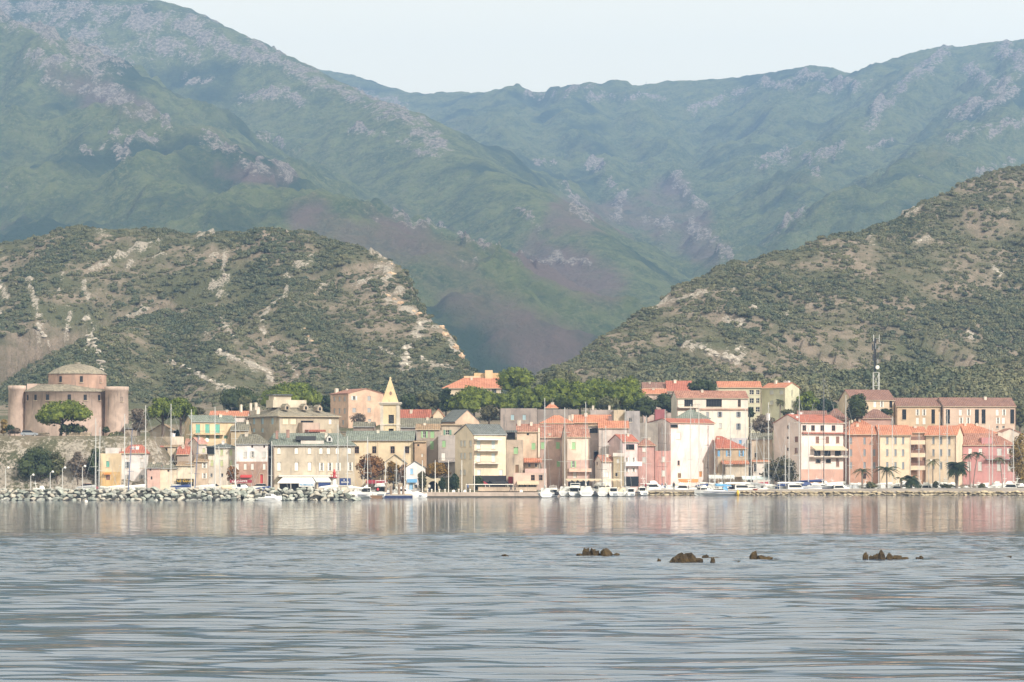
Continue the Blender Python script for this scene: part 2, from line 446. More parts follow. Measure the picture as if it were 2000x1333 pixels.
rk = np.clip(rk*(0.50 + 1.9*nz) + 0.6*sstep(0.17, 0.36, fbm(X/120, Y/200, 5, 121, gain=0.6))*np.clip(0.5 + 2*nz, 0, 1), 0, 1)
Z = Z + rk*(6 + 34*fbm(X/28, Y/28, 4, 131, gain=0.6))*sstep(-30, 60, NC)
br = np.clip(px_mask(PXX + wob, PYY + wob2, FAR_BROWN)*0.66 + fbm(X/200, Y/200, 4, 141)*0.9, 0, 1)
def mountain_mat():
    m, n, l, b = new_mat('mountain_maquis')
    tc = n.new('ShaderNodeTexCoord'); v = tc.outputs['Object']
    a = n.new('ShaderNodeAttribute'); a.attribute_name = 'rock'
    a2 = n.new('ShaderNodeAttribute'); a2.attribute_name = 'brown'
    f1 = noise(n, l, v, 0.006, 6, 0.6); f2 = noise(n, l, v, 0.03, 8, 0.7); f3 = noise(n, l, mapping(n, l, v, (1, .6, 1.3)), 0.22, 8, 0.78)
    g = mixc(n, l, ramp(n, l, f2, 0.36, 0.64), (0.088,0.135,0.050), (0.205,0.245,0.086))
    g = mixc(n, l, ramp(n, l, f3, 0.46, 0.64), g, (0.235,0.25,0.11))
    g = mixc(n, l, ramp(n, l, f1, 0.50, 0.66), g, (0.050,0.088,0.042))
    f4 = noise(n, l, v, 0.075, 5, 0.75)
    g = mixc(n, l, math_(n, l, 'MULTIPLY', ramp(n, l, f4, 0.52, 0.66), 0.5), g, (0.050,0.082,0.044))
    br_ = mixc(n, l, f3, (0.17,0.125,0.105), (0.28,0.21,0.175))
    bf = ramp(n, l, math_(n, l, 'ADD', a2.outputs['Fac'], math_(n, l, 'MULTIPLY', math_(n, l, 'SUBTRACT', f2, 0.5), 0.9)), 0.12, 0.98)
    g = mixc(n, l, bf, g, br_)
    rc = mixc(n, l, ramp(n, l, f3, 0.40, 0.62), (0.20,0.18,0.165), (0.50,0.445,0.395))
    rf = math_(n, l, 'MULTIPLY', ramp(n, l, math_(n, l, 'ADD', a.outputs['Fac'], math_(n, l, 'MULTIPLY', math_(n, l, 'SUBTRACT', f3, 0.5), 1.9)), 0.26, 0.62), 0.9)
    l.new(mixc(n, l, rf, g, rc), b.inputs['Base Color'])
    b.inputs['Roughness'].default_value = 0.95; b.inputs['Specular IOR Level'].default_value = 0.05
    bump(n, l, b, math_(n, l, 'ADD', math_(n, l, 'MULTIPLY', f3, 0.9), math_(n, l, 'ADD', f4, f2)), 1.0, 12.0)
    return m
me = np_mesh('mountains', np.stack([X.ravel(), Y.ravel(), Z.ravel()], 1), FC, mountain_mat())
add_attr(me, 'rock', rk); add_attr(me, 'brown', br)
tag(link(bpy.data.objects.new('mountains', me)), 'blue green rocky mountain range behind the town', kind='structure')

# ---- haze
hz = MB(); hz.box(-2600, 2600, -60, 6900, -6, 1050)
m, n, l, b = new_mat('haze_air'); n.remove(b)
pv = n.new('ShaderNodeVolumePrincipled')
pv.inputs['Color'].default_value = (0.33, 0.55, 1.0, 1)
pv.inputs['Density'].default_value = 0.000140
pv.inputs['Anisotropy'].default_value = 0.0
pv.inputs['Density Attribute'].default_value = ''
m.cycles.homogeneous_volume = True
l.new(pv.outputs['Volume'], n['Material Output'].inputs['Volume'])
tag(hz.build('haze', m), 'thin blue haze in the air over the bay', kind='stuff')

# ---- water: a displaced sheet (swell as geometry), short ripples as surface normals
def water_mat():
    m, n, l, b = new_mat('sea_water')
    tc = n.new('ShaderNodeTexCoord'); v = tc.outputs['Object']
    b.inputs['Base Color'].default_value = (0.040, 0.062, 0.098, 1)
    b.inputs['Roughness'].default_value = 0.05
    b.inputs['IOR'].default_value = 1.333
    at = n.new('ShaderNodeAttribute'); at.attribute_name = 'ripple'
    def slopes(scale, detail):
        t = n.new('ShaderNodeTexNoise'); t.inputs['Scale'].default_value = 1.0; t.inputs['Detail'].default_value = detail; t.inputs['Roughness'].default_value = 0.55
        l.new(mapping(n, l, v, scale), t.inputs['Vector'])
        q = n.new('ShaderNodeVectorMath'); q.operation = 'SUBTRACT'; l.new(t.outputs['Color'], q.inputs[0]); q.inputs[1].default_value = (.5, .5, .5)
        return q.outputs[0]
    a = n.new('ShaderNodeVectorMath'); a.operation = 'ADD'; l.new(slopes((0.8, 2.2, 1), 3), a.inputs[0])
    k2 = n.new('ShaderNodeVectorMath'); k2.operation = 'SCALE'; l.new(slopes((4.0, 9.0, 1), 2), k2.inputs[0]); k2.inputs['Scale'].default_value = .55; l.new(k2.outputs[0], a.inputs[1])
    sc = n.new('ShaderNodeVectorMath'); sc.operation = 'SCALE'; l.new(a.outputs[0], sc.inputs[0]); l.new(at.outputs['Fac'], sc.inputs['Scale'])
    fl = n.new('ShaderNodeVectorMath'); fl.operation = 'MULTIPLY'; l.new(sc.outputs[0], fl.inputs[0]); fl.inputs[1].default_value = (.9, 1, 0)
    geo = n.new('ShaderNodeNewGeometry'); ad = n.new('ShaderNodeVectorMath'); ad.operation = 'ADD'; l.new(geo.outputs['Normal'], ad.inputs[0]); l.new(fl.outputs[0], ad.inputs[1])
    nm = n.new('ShaderNodeVectorMath'); nm.operation = 'NORMALIZE'; l.new(ad.outputs[0], nm.inputs[0]); l.new(nm.outputs[0], b.inputs['Normal'])
    return m
yy = [-40.0, 0.0, 30.0, 50.0, 62.0]
while yy[-1] < 290: yy.append(yy[-1] + 0.14 + 0.18*(yy[-1]-62)/200)
yy += list(np.linspace(296, 735, 60))
yy = np.array(yy); tt = np.concatenate([[-4, -1.6, -.7, -.4], np.linspace(-.26, .26, 250), [.4, .7, 1.6, 4]])
T, Y = np.meshgrid(tt, yy); X = T*np.maximum(Y, 60)
gust = fbm(X/60, Y/24, 3, 201); gust2 = fbm(X/26, Y/9, 3, 205)
yw = Y + gust*46 + gust2*14
calm = sstep(222, 345, yw + 26*perlin(X/17, Y/5, 229))                       # the slick off the quays
reefz = sstep(158, 186, yw)*(1-calm)**1.5
fore = 1 - sstep(168, 200, yw)
amp = (fore*(1.0 + 1.1*np.clip(gust2*2 + .3, -.6, 1)) + reefz*1.7)*(1-calm)**1.6 + .03
near_ = sstep(45, 66, Y)
wx, wy = X + .5*perlin(X/5, Y/5, 209), Y + .7*perlin(X/9, Y/4, 211)
Z = amp*near_*(.066*perlin(wx/7.0, wy/1.45, 213) + .048*perlin(wx/4.2 + wy/23, wy/.9, 217) + .075*perlin(wx/13 - wy/31, wy/4.6, 219) + .024*perlin(wx/2.3, wy/.55, 223))
rip = .05*fore*(.6 + np.clip(gust*2.5, -.5, 1)) + reefz*.5 + calm*(.28 + .14*np.clip(gust2*3, -1, 1)) + sstep(420, 500, yw)*.16
rip = np.maximum(rip, .008)
nt = len(tt); i_ = np.arange((len(yy)-1)*(nt-1)); r_, c_ = i_//(nt-1), i_ % (nt-1); a_ = r_*nt + c_
me = np_mesh('water', np.stack([X.ravel(), Y.ravel(), Z.ravel()], 1), np.stack([a_, a_+1, a_+nt+1, a_+nt], 1), water_mat())
add_attr(me, 'ripple', rip)
tag(link(bpy.data.objects.new('water', me)), 'grey green sea with bands of bright ripples', kind='structure')
# ------------------------------------------------------------------ building materials
def plaster(col, stain=0.35, key=None):
    stain = min(.95, stain*1.35 + .08)
    lum = .3*col[0] + .55*col[1] + .15*col[2]; col = tuple(min(.88, (c + (lum - c)*.30)*k) for c, k in zip(col, (1.03, 1.0, 1.04)))
    k = ('plaster', tuple(round(c, 3) for c in col), stain)
    if k in MATS: return MATS[k]
    m, n, l, b = new_mat('plaster')
    tc = n.new('ShaderNodeTexCoord'); oi = n.new('ShaderNodeObjectInfo')
    ad = n.new('ShaderNodeVectorMath'); ad.operation = 'ADD'
    l.new(tc.outputs['Object'], ad.inputs[0])
    sc = n.new('ShaderNodeVectorMath'); sc.operation = 'SCALE'; sc.inputs[0].default_value = (53, 31, 17); l.new(oi.outputs['Random'], sc.inputs['Scale'])
    l.new(sc.outputs[0], ad.inputs[1]); v = ad.outputs[0]
    big = noise(n, l, v, 0.28, 5, 0.6, 0.5)
    streak = noise(n, l, mapping(n, l, v, (1.6, 1.6, 0.16)), 1.0, 5, 0.65)
    fine = noise(n, l, v, 3.0, 4, 0.65)
    dk = tuple(c*0.72 for c in col); gy = tuple(0.5*c*0.55 + 0.5*0.16 for c in col)
    c = mixc(n, l, ramp(n, l, big, 0.32, 0.68), dk if stain > 0.5 else tuple(x*0.84 for x in col), tuple(min(0.92, x*1.06) for x in col))
    c = mixc(n, l, math_(n, l, 'MULTIPLY', ramp(n, l, streak, 0.52, 0.75), stain), c, gy)
    c = mixc(n, l, math_(n, l, 'MULTIPLY', ramp(n, l, fine, 0.45, 0.8), 0.16), c, dk)
    l.new(c, b.inputs['Base Color'])
    b.inputs['Roughness'].default_value = 0.92; b.inputs['Specular IOR Level'].default_value = 0.2
    bump(n, l, b, fine, 0.35, 0.05)
    MATS[k] = m
    return m
ROOFC = {'orange': ((0.62,0.225,0.105), (0.46,0.15,0.075), 0.30), 'red': ((0.50,0.14,0.08), (0.36,0.10,0.06), 0.3), 'terra': ((0.47,0.21,0.135), (0.30,0.125,0.085), 0.5),
         'brown': ((0.30,0.15,0.11), (0.22,0.11,0.085), 0.3), 'olive': ((0.23,0.215,0.155), (0.13,0.125,0.095), 0.55), 'stone': ((0.36,0.31,0.22), (0.20,0.175,0.13), 0.6),
         'slate': ((0.17,0.19,0.19), (0.11,0.125,0.12), 0.4), 'green': ((0.23,0.27,0.22), (0.14,0.165,0.14), 0.5), 'tanroof': ((0.40,0.26,0.14), (0.25,0.16,0.09), 0.5), 'pinkroof': ((0.55,0.26,0.20), (0.42,0.19,0.14), 0.35)}
def roofmat(kind, axis='x'):
    k = ('roof', kind, axis)
    if k in MATS: return MATS[k]
    a, d, mix = ROOFC[kind]
    ds = lambda c: tuple(x + ((.3*c[0]+.55*c[1]+.15*c[2])*1.15 - x)*.20 for x in c)
    a, d = ds(a), ds(d); mix = min(.8, mix + .15)
    m, n, l, b = new_mat('roof_' + kind)
    tc = n.new('ShaderNodeTexCoord'); v = tc.outputs['Object']
    w = n.new('ShaderNodeTexWave'); w.wave_type = 'BANDS'; w.bands_direction = 'X' if axis == 'x' else 'Y'
    w.inputs['Scale'].default_value = 0.62; w.inputs['Distortion'].default_value = 1.2; w.inputs['Detail'].default_value = 1.0; w.inputs['Detail Scale'].default_value = 1.5
    l.new(v, w.inputs['Vector'])
    cell = n.new('ShaderNodeTexVoronoi'); cell.inputs['Scale'].default_value = 2.4; l.new(v, cell.inputs['Vector'])
    big = noise(n, l, v, 0.35, 5, 0.65)
    c = mixc(n, l, ramp(n, l, big, 0.35, 0.68), a, d)
    sep = n.new('ShaderNodeSeparateColor'); l.new(cell.outputs['Color'], sep.inputs[0])
    c = mixc(n, l, math_(n, l, 'MULTIPLY', sep.outputs[0], mix), c, tuple(x*0.55 for x in d))
    c = mixc(n, l, math_(n, l, 'MULTIPLY', sep.outputs[1], mix*0.45), c, tuple(min(1, x*1.35) for x in a))
    c = mixc(n, l, math_(n, l, 'MULTIPLY', w.outputs['Fac'], 0.22), c, tuple(x*0.5 for x in d))
    l.new(c, b.inputs['Base Color']); b.inputs['Roughness'].default_value = 0.9; b.inputs['Specular IOR Level'].default_value = 0.2
    bump(n, l, b, w.outputs['Fac'], 0.8, 0.12)
    MATS[k] = m
    return m
def m_glass():
    if 'glass' in MATS: return MATS['glass']
    m, n, l, b = new_mat('window_glass')
    b.inputs['Base Color'].default_value = (0.016, 0.018, 0.021, 1); b.inputs['Roughness'].default_value = 0.2; b.inputs['Specular IOR Level'].default_value = 0.2
    MATS['glass'] = m
    return m
PAINT = {'white': (0.78,0.76,0.72), 'cream': (0.72,0.64,0.48), 'grey': (0.36,0.37,0.38), 'lgrey': (0.56,0.56,0.54), 'teal': (0.13,0.42,0.34), 'green': (0.30,0.50,0.26), 'pgreen': (0.50,0.55,0.30),
         'dgreen': (0.16,0.30,0.22), 'blue': (0.16,0.40,0.68), 'pblue': (0.36,0.50,0.56), 'lblue': (0.55,0.64,0.66), 'bgrey': (0.26,0.29,0.33), 'brown': (0.22,0.12,0.09), 'dark': (0.03,0.032,0.036), 'red': (0.50,0.06,0.06),
         'navy': (0.02,0.045,0.16), 'orange': (0.60,0.24,0.06), 'yellow': (0.70,0.45,0.05), 'black': (0.012,0.012,0.014), 'dred': (0.28,0.03,0.05), 'beige': (0.58,0.48,0.35), 'sky': (0.30,0.52,0.75), 'wood': (0.22,0.13,0.07), 'steel': (0.42,0.43,0.44), 'pink': (0.62,0.36,0.30)}
def paint(c, rough=0.55): return simple('paint_' + c, PAINT[c], rough, vary=0.10)

# ------------------------------------------------------------------ windows (mesh data shared between alike windows)
WCACHE = {}
def wmesh(key, fn, mat, smooth=False):
    if key not in WCACHE:
        mb = MB(); fn(mb); WCACHE[key] = mb.mesh(key[0], mat, smooth)
    return WCACHE[key]
def arch_pts(w, h, n=6):
    r = w/2; s = h - r
    return [(-r, 0), (r, 0)] + [(r*math.cos(math.pi*i/n), s + r*math.sin(math.pi*i/n)) for i in range(n+1)]
def put(name, me, parent, loc, rz=0.0, **kw):
    o = bpy.data.objects.new(name, me); o.location = loc; o.rotation_euler[2] = rz
    return link(o, parent)
def make_window(parent, loc, rz, kind, w, h, colr):
    """faces -y of its own frame; origin at the middle of its lower edge, on the wall plane"""
    w, h = round(w, 1), round(h, 1)
    arched = kind[0] == 'a'
    k = kind[-1]
    rec = 0.16
    if k == 'n':      # door
        d = put('door', wmesh(('door', w, h, colr), lambda mb: mb.box(-w/2, w/2, rec, rec+0.06, 0, h), paint(colr)), parent, loc, rz)
        def fr(mb):
            mb.box(-w/2-0.1, -w/2, -0.03, rec, 0, h+0.1); mb.box(w/2, w/2+0.1, -0.03, rec, 0, h+0.1); mb.box(-w/2, w/2, -0.03, rec, h, h+0.1)
        put('door_frame', wmesh(('door_frame', w, h), fr, paint('beige')), d, (0, 0, 0))
        return
    def pane(mb):
        if arched: mb.face([(x, rec, z) for x, z in arch_pts(w, h)])
        else: mb.face([(-w/2, rec, 0), (w/2, rec, 0), (w/2, rec, h), (-w/2, rec, h)])
    win = put('window', wmesh(('window', w, h, arched), pane, m_glass()), parent, loc, rz)
    fc = 'dark' if colr == 'dark' else 'white' if k in 'od' and colr not in ('brown', 'bgrey', 'dark') else ('bgrey' if colr != 'brown' else 'brown')
    if k != 'c':
        def fr(mb):
            t = 0.07
            mb.box(-w/2, -w/2+t, rec-0.06, rec-0.005, 0, h); mb.box(w/2-t, w/2, rec-0.06, rec-0.005, 0, h)
            mb.box(-w/2+t, w/2-t, rec-0.06, rec-0.005, 0, t); mb.box(-w/2+t, w/2-t, rec-0.06, rec-0.005, h-t, h)
            q = max(1, int(round(w/0.9)))
            for i in range(1, q+1):
                if q == 1 and w < 0.5: break
                x = -w/2 + w*i/(q+1) if q > 1 else 0
                mb.box(x-0.03, x+0.03, rec-0.05, rec-0.005, t, h-t)
            if h > 1.1: mb.box(-w/2+t, w/2-t, rec-0.045, rec-0.005, h*0.5-0.025, h*0.5+0.025)
        put('window_frame', wmesh(('window_frame', w, h, fc), fr, paint(fc)), win, (0, 0, 0))
    if k in 'oc':
        lw = w/2 if k == 'c' else max(w*0.55, 0.3)
        def sh(mb):
            if arched and k == 'c':
                pts = [(x, z) for x, z in arch_pts(w, h, 6) if x <= 1e-6] + [(0, 0)] if False else None
            hh = h
            mb.box(0, lw-0.01, 0, 0.04, 0, hh)
            q = 5
            for i in range(q):
                z0 = 0.06 + (hh-0.12)*i/q
                mb.box(0.05, lw-0.06, -0.02, -0.001, z0, z0 + (hh-0.12)/q*0.62)
        def shl(mb):     # half of a round-headed shutter
            r = w/2; s = h - r; n = 5
            p = [(0, 0), (r-0.01, 0)] + [(r-0.01, s)] + [((r-0.01)*math.cos(math.pi/2*i/n), s + r*math.sin(math.pi/2*i/n)) for i in range(1, n)] + [(0, h)]
            mb.face([(x, 0, z) for x, z in p])
            for i in range(len(p)):
                (ax, az), (bx, bz) = p[i], p[(i+1) % len(p)]
                mb.face([(ax, 0, az), (ax, 0.05, az), (bx, 0.05, bz), (bx, 0, bz)])
            mb.box(0.06, r*0.8, -0.02, -0.001, 0.1, s*0.92)
        me_ = wmesh(('shutter', lw, h, colr, arched), shl if (arched and k == 'c') else sh, paint(colr))
        y = rec-0.055 if k == 'c' else -0.05
        if k == 'c':
            put('shutter', me_, win, (0.005, y, 0))
            o = put('shutter', me_, win, (-0.005, y, 0)); o.scale.x = -1
        else:
            put('shutter', me_, win, (w/2+0.02, y, 0))
            o = put('shutter', me_, win, (-w/2-0.02, y, 0)); o.scale.x = -1
    if h > 0.7:
        put('sill', wmesh(('sill', w), lambda mb: mb.box(-w/2-0.12, w/2+0.12, -0.12, rec, -0.1, -0.005), paint('beige')), win, (0, 0, 0))

def facade(mb, pt, u0, u1, z0, z1, holes, m=0, depth=0.2, inward=None):
    us = sorted({u0, u1} | {h[0] for h in holes} | {h[1] for h in holes}); zs = sorted({z0, z1} | {h[2] for h in holes} | {h[3] for h in holes})
    us = [u for u in us if u0-1e-6 <= u <= u1+1e-6]; zs = [z for z in zs if z0-1e-6 <= z <= z1+1e-6]
    for a, b in zip(us[:-1], us[1:]):
        run = None
        for c, d in zip(zs[:-1], zs[1:]):
            mu, mz = (a+b)/2, (c+d)/2
            if any(h[0] < mu < h[1] and h[2] < mz < h[3] for h in holes):
                if run: mb.face([pt(a, run[0], 0), pt(b, run[0], 0), pt(b, run[1], 0), pt(a, run[1], 0)], m)
                run = None
            else: run = (run[0], d) if run else (c, d)
        if run: mb.face([pt(a, run[0], 0), pt(b, run[0], 0), pt(b, run[1], 0), pt(a, run[1], 0)], m)
    for h0, h1, c, d in holes:
        mb.face([pt(h0, c, 0), pt(h0, c, depth), pt(h0, d, depth), pt(h0, d, 0)], m)
        mb.face([pt(h1, c, 0), pt(h1, d, 0), pt(h1, d, depth), pt(h1, c, depth)], m)
        mb.face([pt(h0, d, 0), pt(h0, d, depth), pt(h1, d, depth), pt(h1, d, 0)], m)
        mb.face([pt(h0, c, 0), pt(h1, c, 0), pt(h1, c, depth), pt(h0, c, depth)], m)

class House:
    def __init__(s, name, label, D, xl, xr, yb, ye, yr, wall, roof, rt='g', sl=0, sr=0, ang=28, dep=9.0, wins=(), swins=(), chim=(), ovh=0.3, cat='house', stain=0.35, lower=None, below=3.0, ridge=None, group=None, frac=0.5):
        sc = D/F
        th = rad(ang) if (sl or sr) else 0.0
        s.th = th if sl else -th
        ct, st = math.cos(s.th), math.sin(s.th)
        s.ct, s.st = ct, st
        kl, kr = (xl-CX)/F, (xr-CX)/F
        if sr:      # the right-hand corner is the near one
            R = Vector((kr*D, D)); W = None
            # front runs from R towards -u
            uu = (kl*R.y - R.x)/(ct - kl*st)
            s.W = -uu; O = R + Vector((ct, st))*uu
        else:
            O = Vector((kl*D, D)); s.W = (kr*O.y - O.x)/(ct - kr*st)
        s.O = O; s.D = D
        if sl:
            k = (xl - sl - CX)/F; s.L = abs((k*O.y - O.x)/(-st - k*ct))
        elif sr:
            R = O + Vector((ct, st))*s.W
            k = (xr + sr - CX)/F; s.L = abs((k*R.y - R.x)/(-st - k*ct))
        else: s.L = dep
        s.L = min(max(s.L, 2.5), 26.0)
        W, L = s.W, s.L
        s.z0 = PZ(yb, D)
        below = max(below, s.z0 - min(ground_z(O.x, O.y), ground_z(O.x + W*s.ct, O.y + W*s.st)) + 1.0)
        H = s.H = PZ(ye, D) - s.z0
        R_ = s.R = PZ(yr, D) - PZ(ye, D)
        s.root = tag(empty(name, (O.x, O.y, s.z0), s.th), label, cat, group)
        mats = [plaster(wall, stain), roofmat(roof, 'x' if rt in 'gsh' else 'y')]
        if lower: mats.append(plaster(lower[1], stain))
        mb = MB(); z0 = -below
        fh, specs = [], []
        for wd in wins:
            for x in wd[1]:
                u = s.u(x); w = wd[4]*sc/max(ct, 0.5); a, b = s.z(wd[3], x), s.z(wd[2], x)
                if u - w/2 < 0.12 or u + w/2 > W-0.12: u = min(max(u, w/2+0.13), W-w/2-0.13)
                if 'n' == wd[0][-1] and a < 0.5: a = 0.02
                fh.append((u-w/2, u+w/2, a, min(b, H-0.1 if rt != 'p' else 99))); specs.append((wd, u, a, w, min(b, H-0.1 if rt != 'p' else 99)-a))
        ftop = H
        lz = None
        if lower: lz = PZ(lower[0], D) - s.z0
        g_f = [h for h in fh if h[3] <= H-0.02] if rt == 'p' else fh
        pf = lambda u, z, d: (u, d, z)
        if lz is not None:
            facade(mb, pf, 0, W, z0, lz, [h for h in g_f if h[3] < lz], 2); facade(mb, pf, 0, W, lz, H, [h for h in g_f if h[2] >= lz], 0)
        else: facade(mb, pf, 0, W, z0, H, g_f, 0)
        shl, sspec = [], []
        for wd in swins:
            for x in wd[1]:
                v = s.v(x, right=bool(sr)); w = wd[4]*sc/max(abs(st), 0.35); y = s.O.y + v*ct
                a, b = CH + (HY-wd[3])*y/F - s.z0, CH + (HY-wd[2])*y/F - s.z0
                v = min(max(v, w/2+0.13), L-w/2-0.13)
                shl.append((v-w/2, v+w/2, a, b)); sspec.append((wd, v, a, w, b-a))
        pl = lambda u, z, d: (d, u, z)
        pr = lambda u, z, d: (W-d, u, z)
        low_s = [h for h in shl if h[3] <= H-0.02]
        facade(mb, pl, 0, L, z0, H, low_s if not sr else [], 0)
        facade(mb, pr, 0, L, z0, H, low_s if sr else [], 0)
        mb.face([(W, L, z0), (0, L, z0), (0, L, H), (W, L, H)], 0)
        if rt == 'g':
            rv = L*frac
            mb.face([(0, 0, H), (0, rv, H+R_), (0, L, H)], 0); mb.face([(W, 0, H), (W, L, H), (W, rv, H+R_)], 0)
        elif rt == 'p':
            ru = W*frac
            mb.face([(0, 0, H), (W, 0, H), (ru, 0, H+R_)], 0); mb.face([(W, L, H), (0, L, H), (ru, L, H+R_)], 0)
        elif rt == 's':
            mb.face([(0, 0, H), (0, L, H+R_), (0, L, H)], 0); mb.face([(W, 0, H), (W, L, H), (W, L, H+R_)], 0)
            mb.face([(W, L, H), (0, L, H), (0, L, H+R_), (W, L, H+R_)], 0)
        elif rt == 'f':
            t = 0.25; q = H - 0.5
            mb.face([(0,0,H),(W,0,H),(W-t,t,H),(t,t,H)]); mb.face([(W,0,H),(W,L,H),(W-t,L-t,H),(W-t,t,H)])
            mb.face([(W,L,H),(0,L,H),(t,L-t,H),(W-t,L-t,H)]); mb.face([(0,L,H),(0,0,H),(t,t,H),(t,L-t,H)])
        s.wall = mb.build('wall', mats[:1] + ([mats[1], mats[2]] if lower else []), s.root)
        # roof slab
        rb = MB(); o = ovh; t = 0.16
        def slab(p):
            p = [Vector(x) for x in p]
            nrm = (p[1]-p[0]).cross(p[-1]-p[0]).normalized()
            if nrm.z < 0: p = p[::-1]; nrm = -nrm
            top = [x + Vector((0,0,t)) for x in p]
            rb.face(top); rb.face(p[::-1])
            for i in range(len(p)):
                j = (i+1) % len(p); rb.face([p[i], p[j], top[j], top[i]])
        e = 0.01
        if rt == 'g':
            rv = L*frac; k = R_/max(rv, .1)*o; k2 = R_/max(L-rv, .1)*o
            slab([(-o*.6, -o, H-k+e), (W+o*.6, -o, H-k+e), (W+o*.6, rv, H+R_+e), (-o*.6, rv, H+R_+e)])
            slab([(-o*.6, rv+.005, H+R_+e), (W+o*.6, rv+.005, H+R_+e), (W+o*.6, L+o, H-k2+e), (-o*.6, L+o, H-k2+e)])
        elif rt == 'p':
            ru = W*frac; k = R_/max(ru, .1)*o; k2 = R_/max(W-ru, .1)*o
            slab([(-o, -o*.6, H-k+e), (ru, -o*.6, H+R_+e), (ru, L+o*.6, H+R_+e), (-o, L+o*.6, H-k+e)])
            slab([(ru+.005, -o*.6, H+R_+e), (W+o, -o*.6, H-k2+e), (W+o, L+o*.6, H-k2+e), (ru+.005, L+o*.6, H+R_+e)])
        elif rt == 's':
            k = R_/L*o
            slab([(-o*.6, -o, H-k+e), (W+o*.6, -o, H-k+e), (W+o*.6, L+o, H+R_+k+e), (-o*.6, L+o, H+R_+k+e)])
        elif rt == 'h':
            if ridge: a0, a1 = s.u(ridge[0]), s.u(ridge[1])
            else: a0, a1 = min(L*.5, W*.42), W - min(L*.5, W*.42)
            a0, a1 = max(0.1, a0), min(W-0.1, a1); m_ = L/2
            k = R_/m_*o
            A, B, C, Dd = (-o,-o,H-k+e), (W+o,-o,H-k+e), (W+o,L+o,H-k+e), (-o,L+o,H-k+e); r0, r1 = (a0, m_, H+R_+e), (a1, m_, H+R_+e)
            up = lambda p: (p[0], p[1], p[2]+t)
            for q in ((A,B,r1,r0), (B,C,r1), (C,Dd,r0,r1), (Dd,A,r0)): rb.face([up(p) for p in q])
            for p, q in ((A,B),(B,C),(C,Dd),(Dd,A)): rb.face([p, q, up(q), up(p)])
            rb.face([Dd, C, B, A])
        elif rt == 'f':
            rb.box(0.26, W-0.26, 0.26, L-0.26, H-0.75, H-0.5)
        s.roof = rb.build('roof', mats[1], s.root)
        if rt in 'gsh':      # gutter along the front eave
            g = MB(); k = (R_/max(L*frac, .1) if rt == 'g' else R_/max(L/2, .1) if rt == 'h' else R_/L)*o
            g.tube((-o*.5, -o-.07, H-k+.06), (W+o*.5, -o-.07, H-k+.06), 0.07, n=5)
            g.build('gutter', paint('steel' if roof in ('slate', 'green', 'olive') else 'beige'), s.roof)
        for wd, u, a, w, h in specs:
            make_window(s.root, (u, 0, a), 0, wd[0], w, h, wd[5])
        for wd, v, a, w, h in sspec:
            make_window(s.root, (W if sr else 0, v, a), rad(90) if sr else rad(-90), wd[0], w, h, wd[5])
        for c in chim: s.chimney(*c)
        q = random.Random(int(xl*13 + ye))
        if rt in 'gsh' and W > 4:
            dp = MB(); x_ = .14 if q.random() < .5 else W-.14; dp.tube((x_, -.1, -below), (x_, -.1, H-.25), .055, n=6)
            dp.build('drainpipe', paint('steel' if q.random() < .5 else 'brown'), s.root)
        if rt in 'gh' and q.random() < .7:
            ae = MB(); u_ = W*q.uniform(.3, .8); zt = H + R_ + q.uniform(1.0, 1.9); v_ = L*.5
            ae.tube((u_, v_, H+R_-.4), (u_, v_, zt), .025, n=4); ae.tube((u_-.5, v_, zt-.1), (u_+.5, v_, zt-.1), .018, n=4)
            for k_ in (-.4, -.15, .1, .35): ae.tube((u_+k_, v_-.25, zt-.1), (u_+k_, v_+.25, zt-.1), .014, n=3)
            ae.build('aerial', paint('steel'), s.roof)
        if rt in 'gh' and not chim and q.random() < .6: s.chimney(xl + (xr-xl)*q.uniform(.3, .75), yr - 3, q.uniform(4, 6))
    def u(s, px):
        k = (px-CX)/F
        return (k*s.O.y - s.O.x)/(s.ct - k*s.st)
    def v(s, px, right=False):
        k = (px-CX)/F; O = s.O + Vector((s.ct, s.st))*s.W if right else s.O
        return (k*O.y - O.x)/(-s.st - k*s.ct)
    def z(s, py, px=None):
        y = s.O.y if px is None else s.O.y + s.u(px)*s.st
        return CH + (HY-py)*y/F - s.z0
    def chimney(s, px, yt, wpx=6, v=None, mat='cream', hgt=None):
        u = s.u(px); w = wpx*s.D/F; zt = s.z(yt, px); v = s.L*0.4 if v is None else v
        h = hgt or 1.9
        mb = MB(); mb.box(u-w/2, u+w/2, v-.35, v+.35, zt-h, zt-.22); mb.box(u-w/2-.06, u+w/2+.06, v-.41, v+.41, zt-.22, zt-.12)
        for q in (-.25, .25): mb.tube((u+q*w, v, zt-.12), (u+q*w, v, zt), .09, n=6)
        mb.build('chimney', plaster(PAINT.get(mat, mat), .5), s.roof)
    def box(s, name, x0, x1, y0, y1, v0, v1, mat, parent=None):
        u0, u1 = s.u(x0), s.u(x1); mb = MB()
        mb.box(u0, u1, v0, v1, s.z(y1, x0), s.z(y0, x0))
        return mb.build(name, mat, parent or s.root)
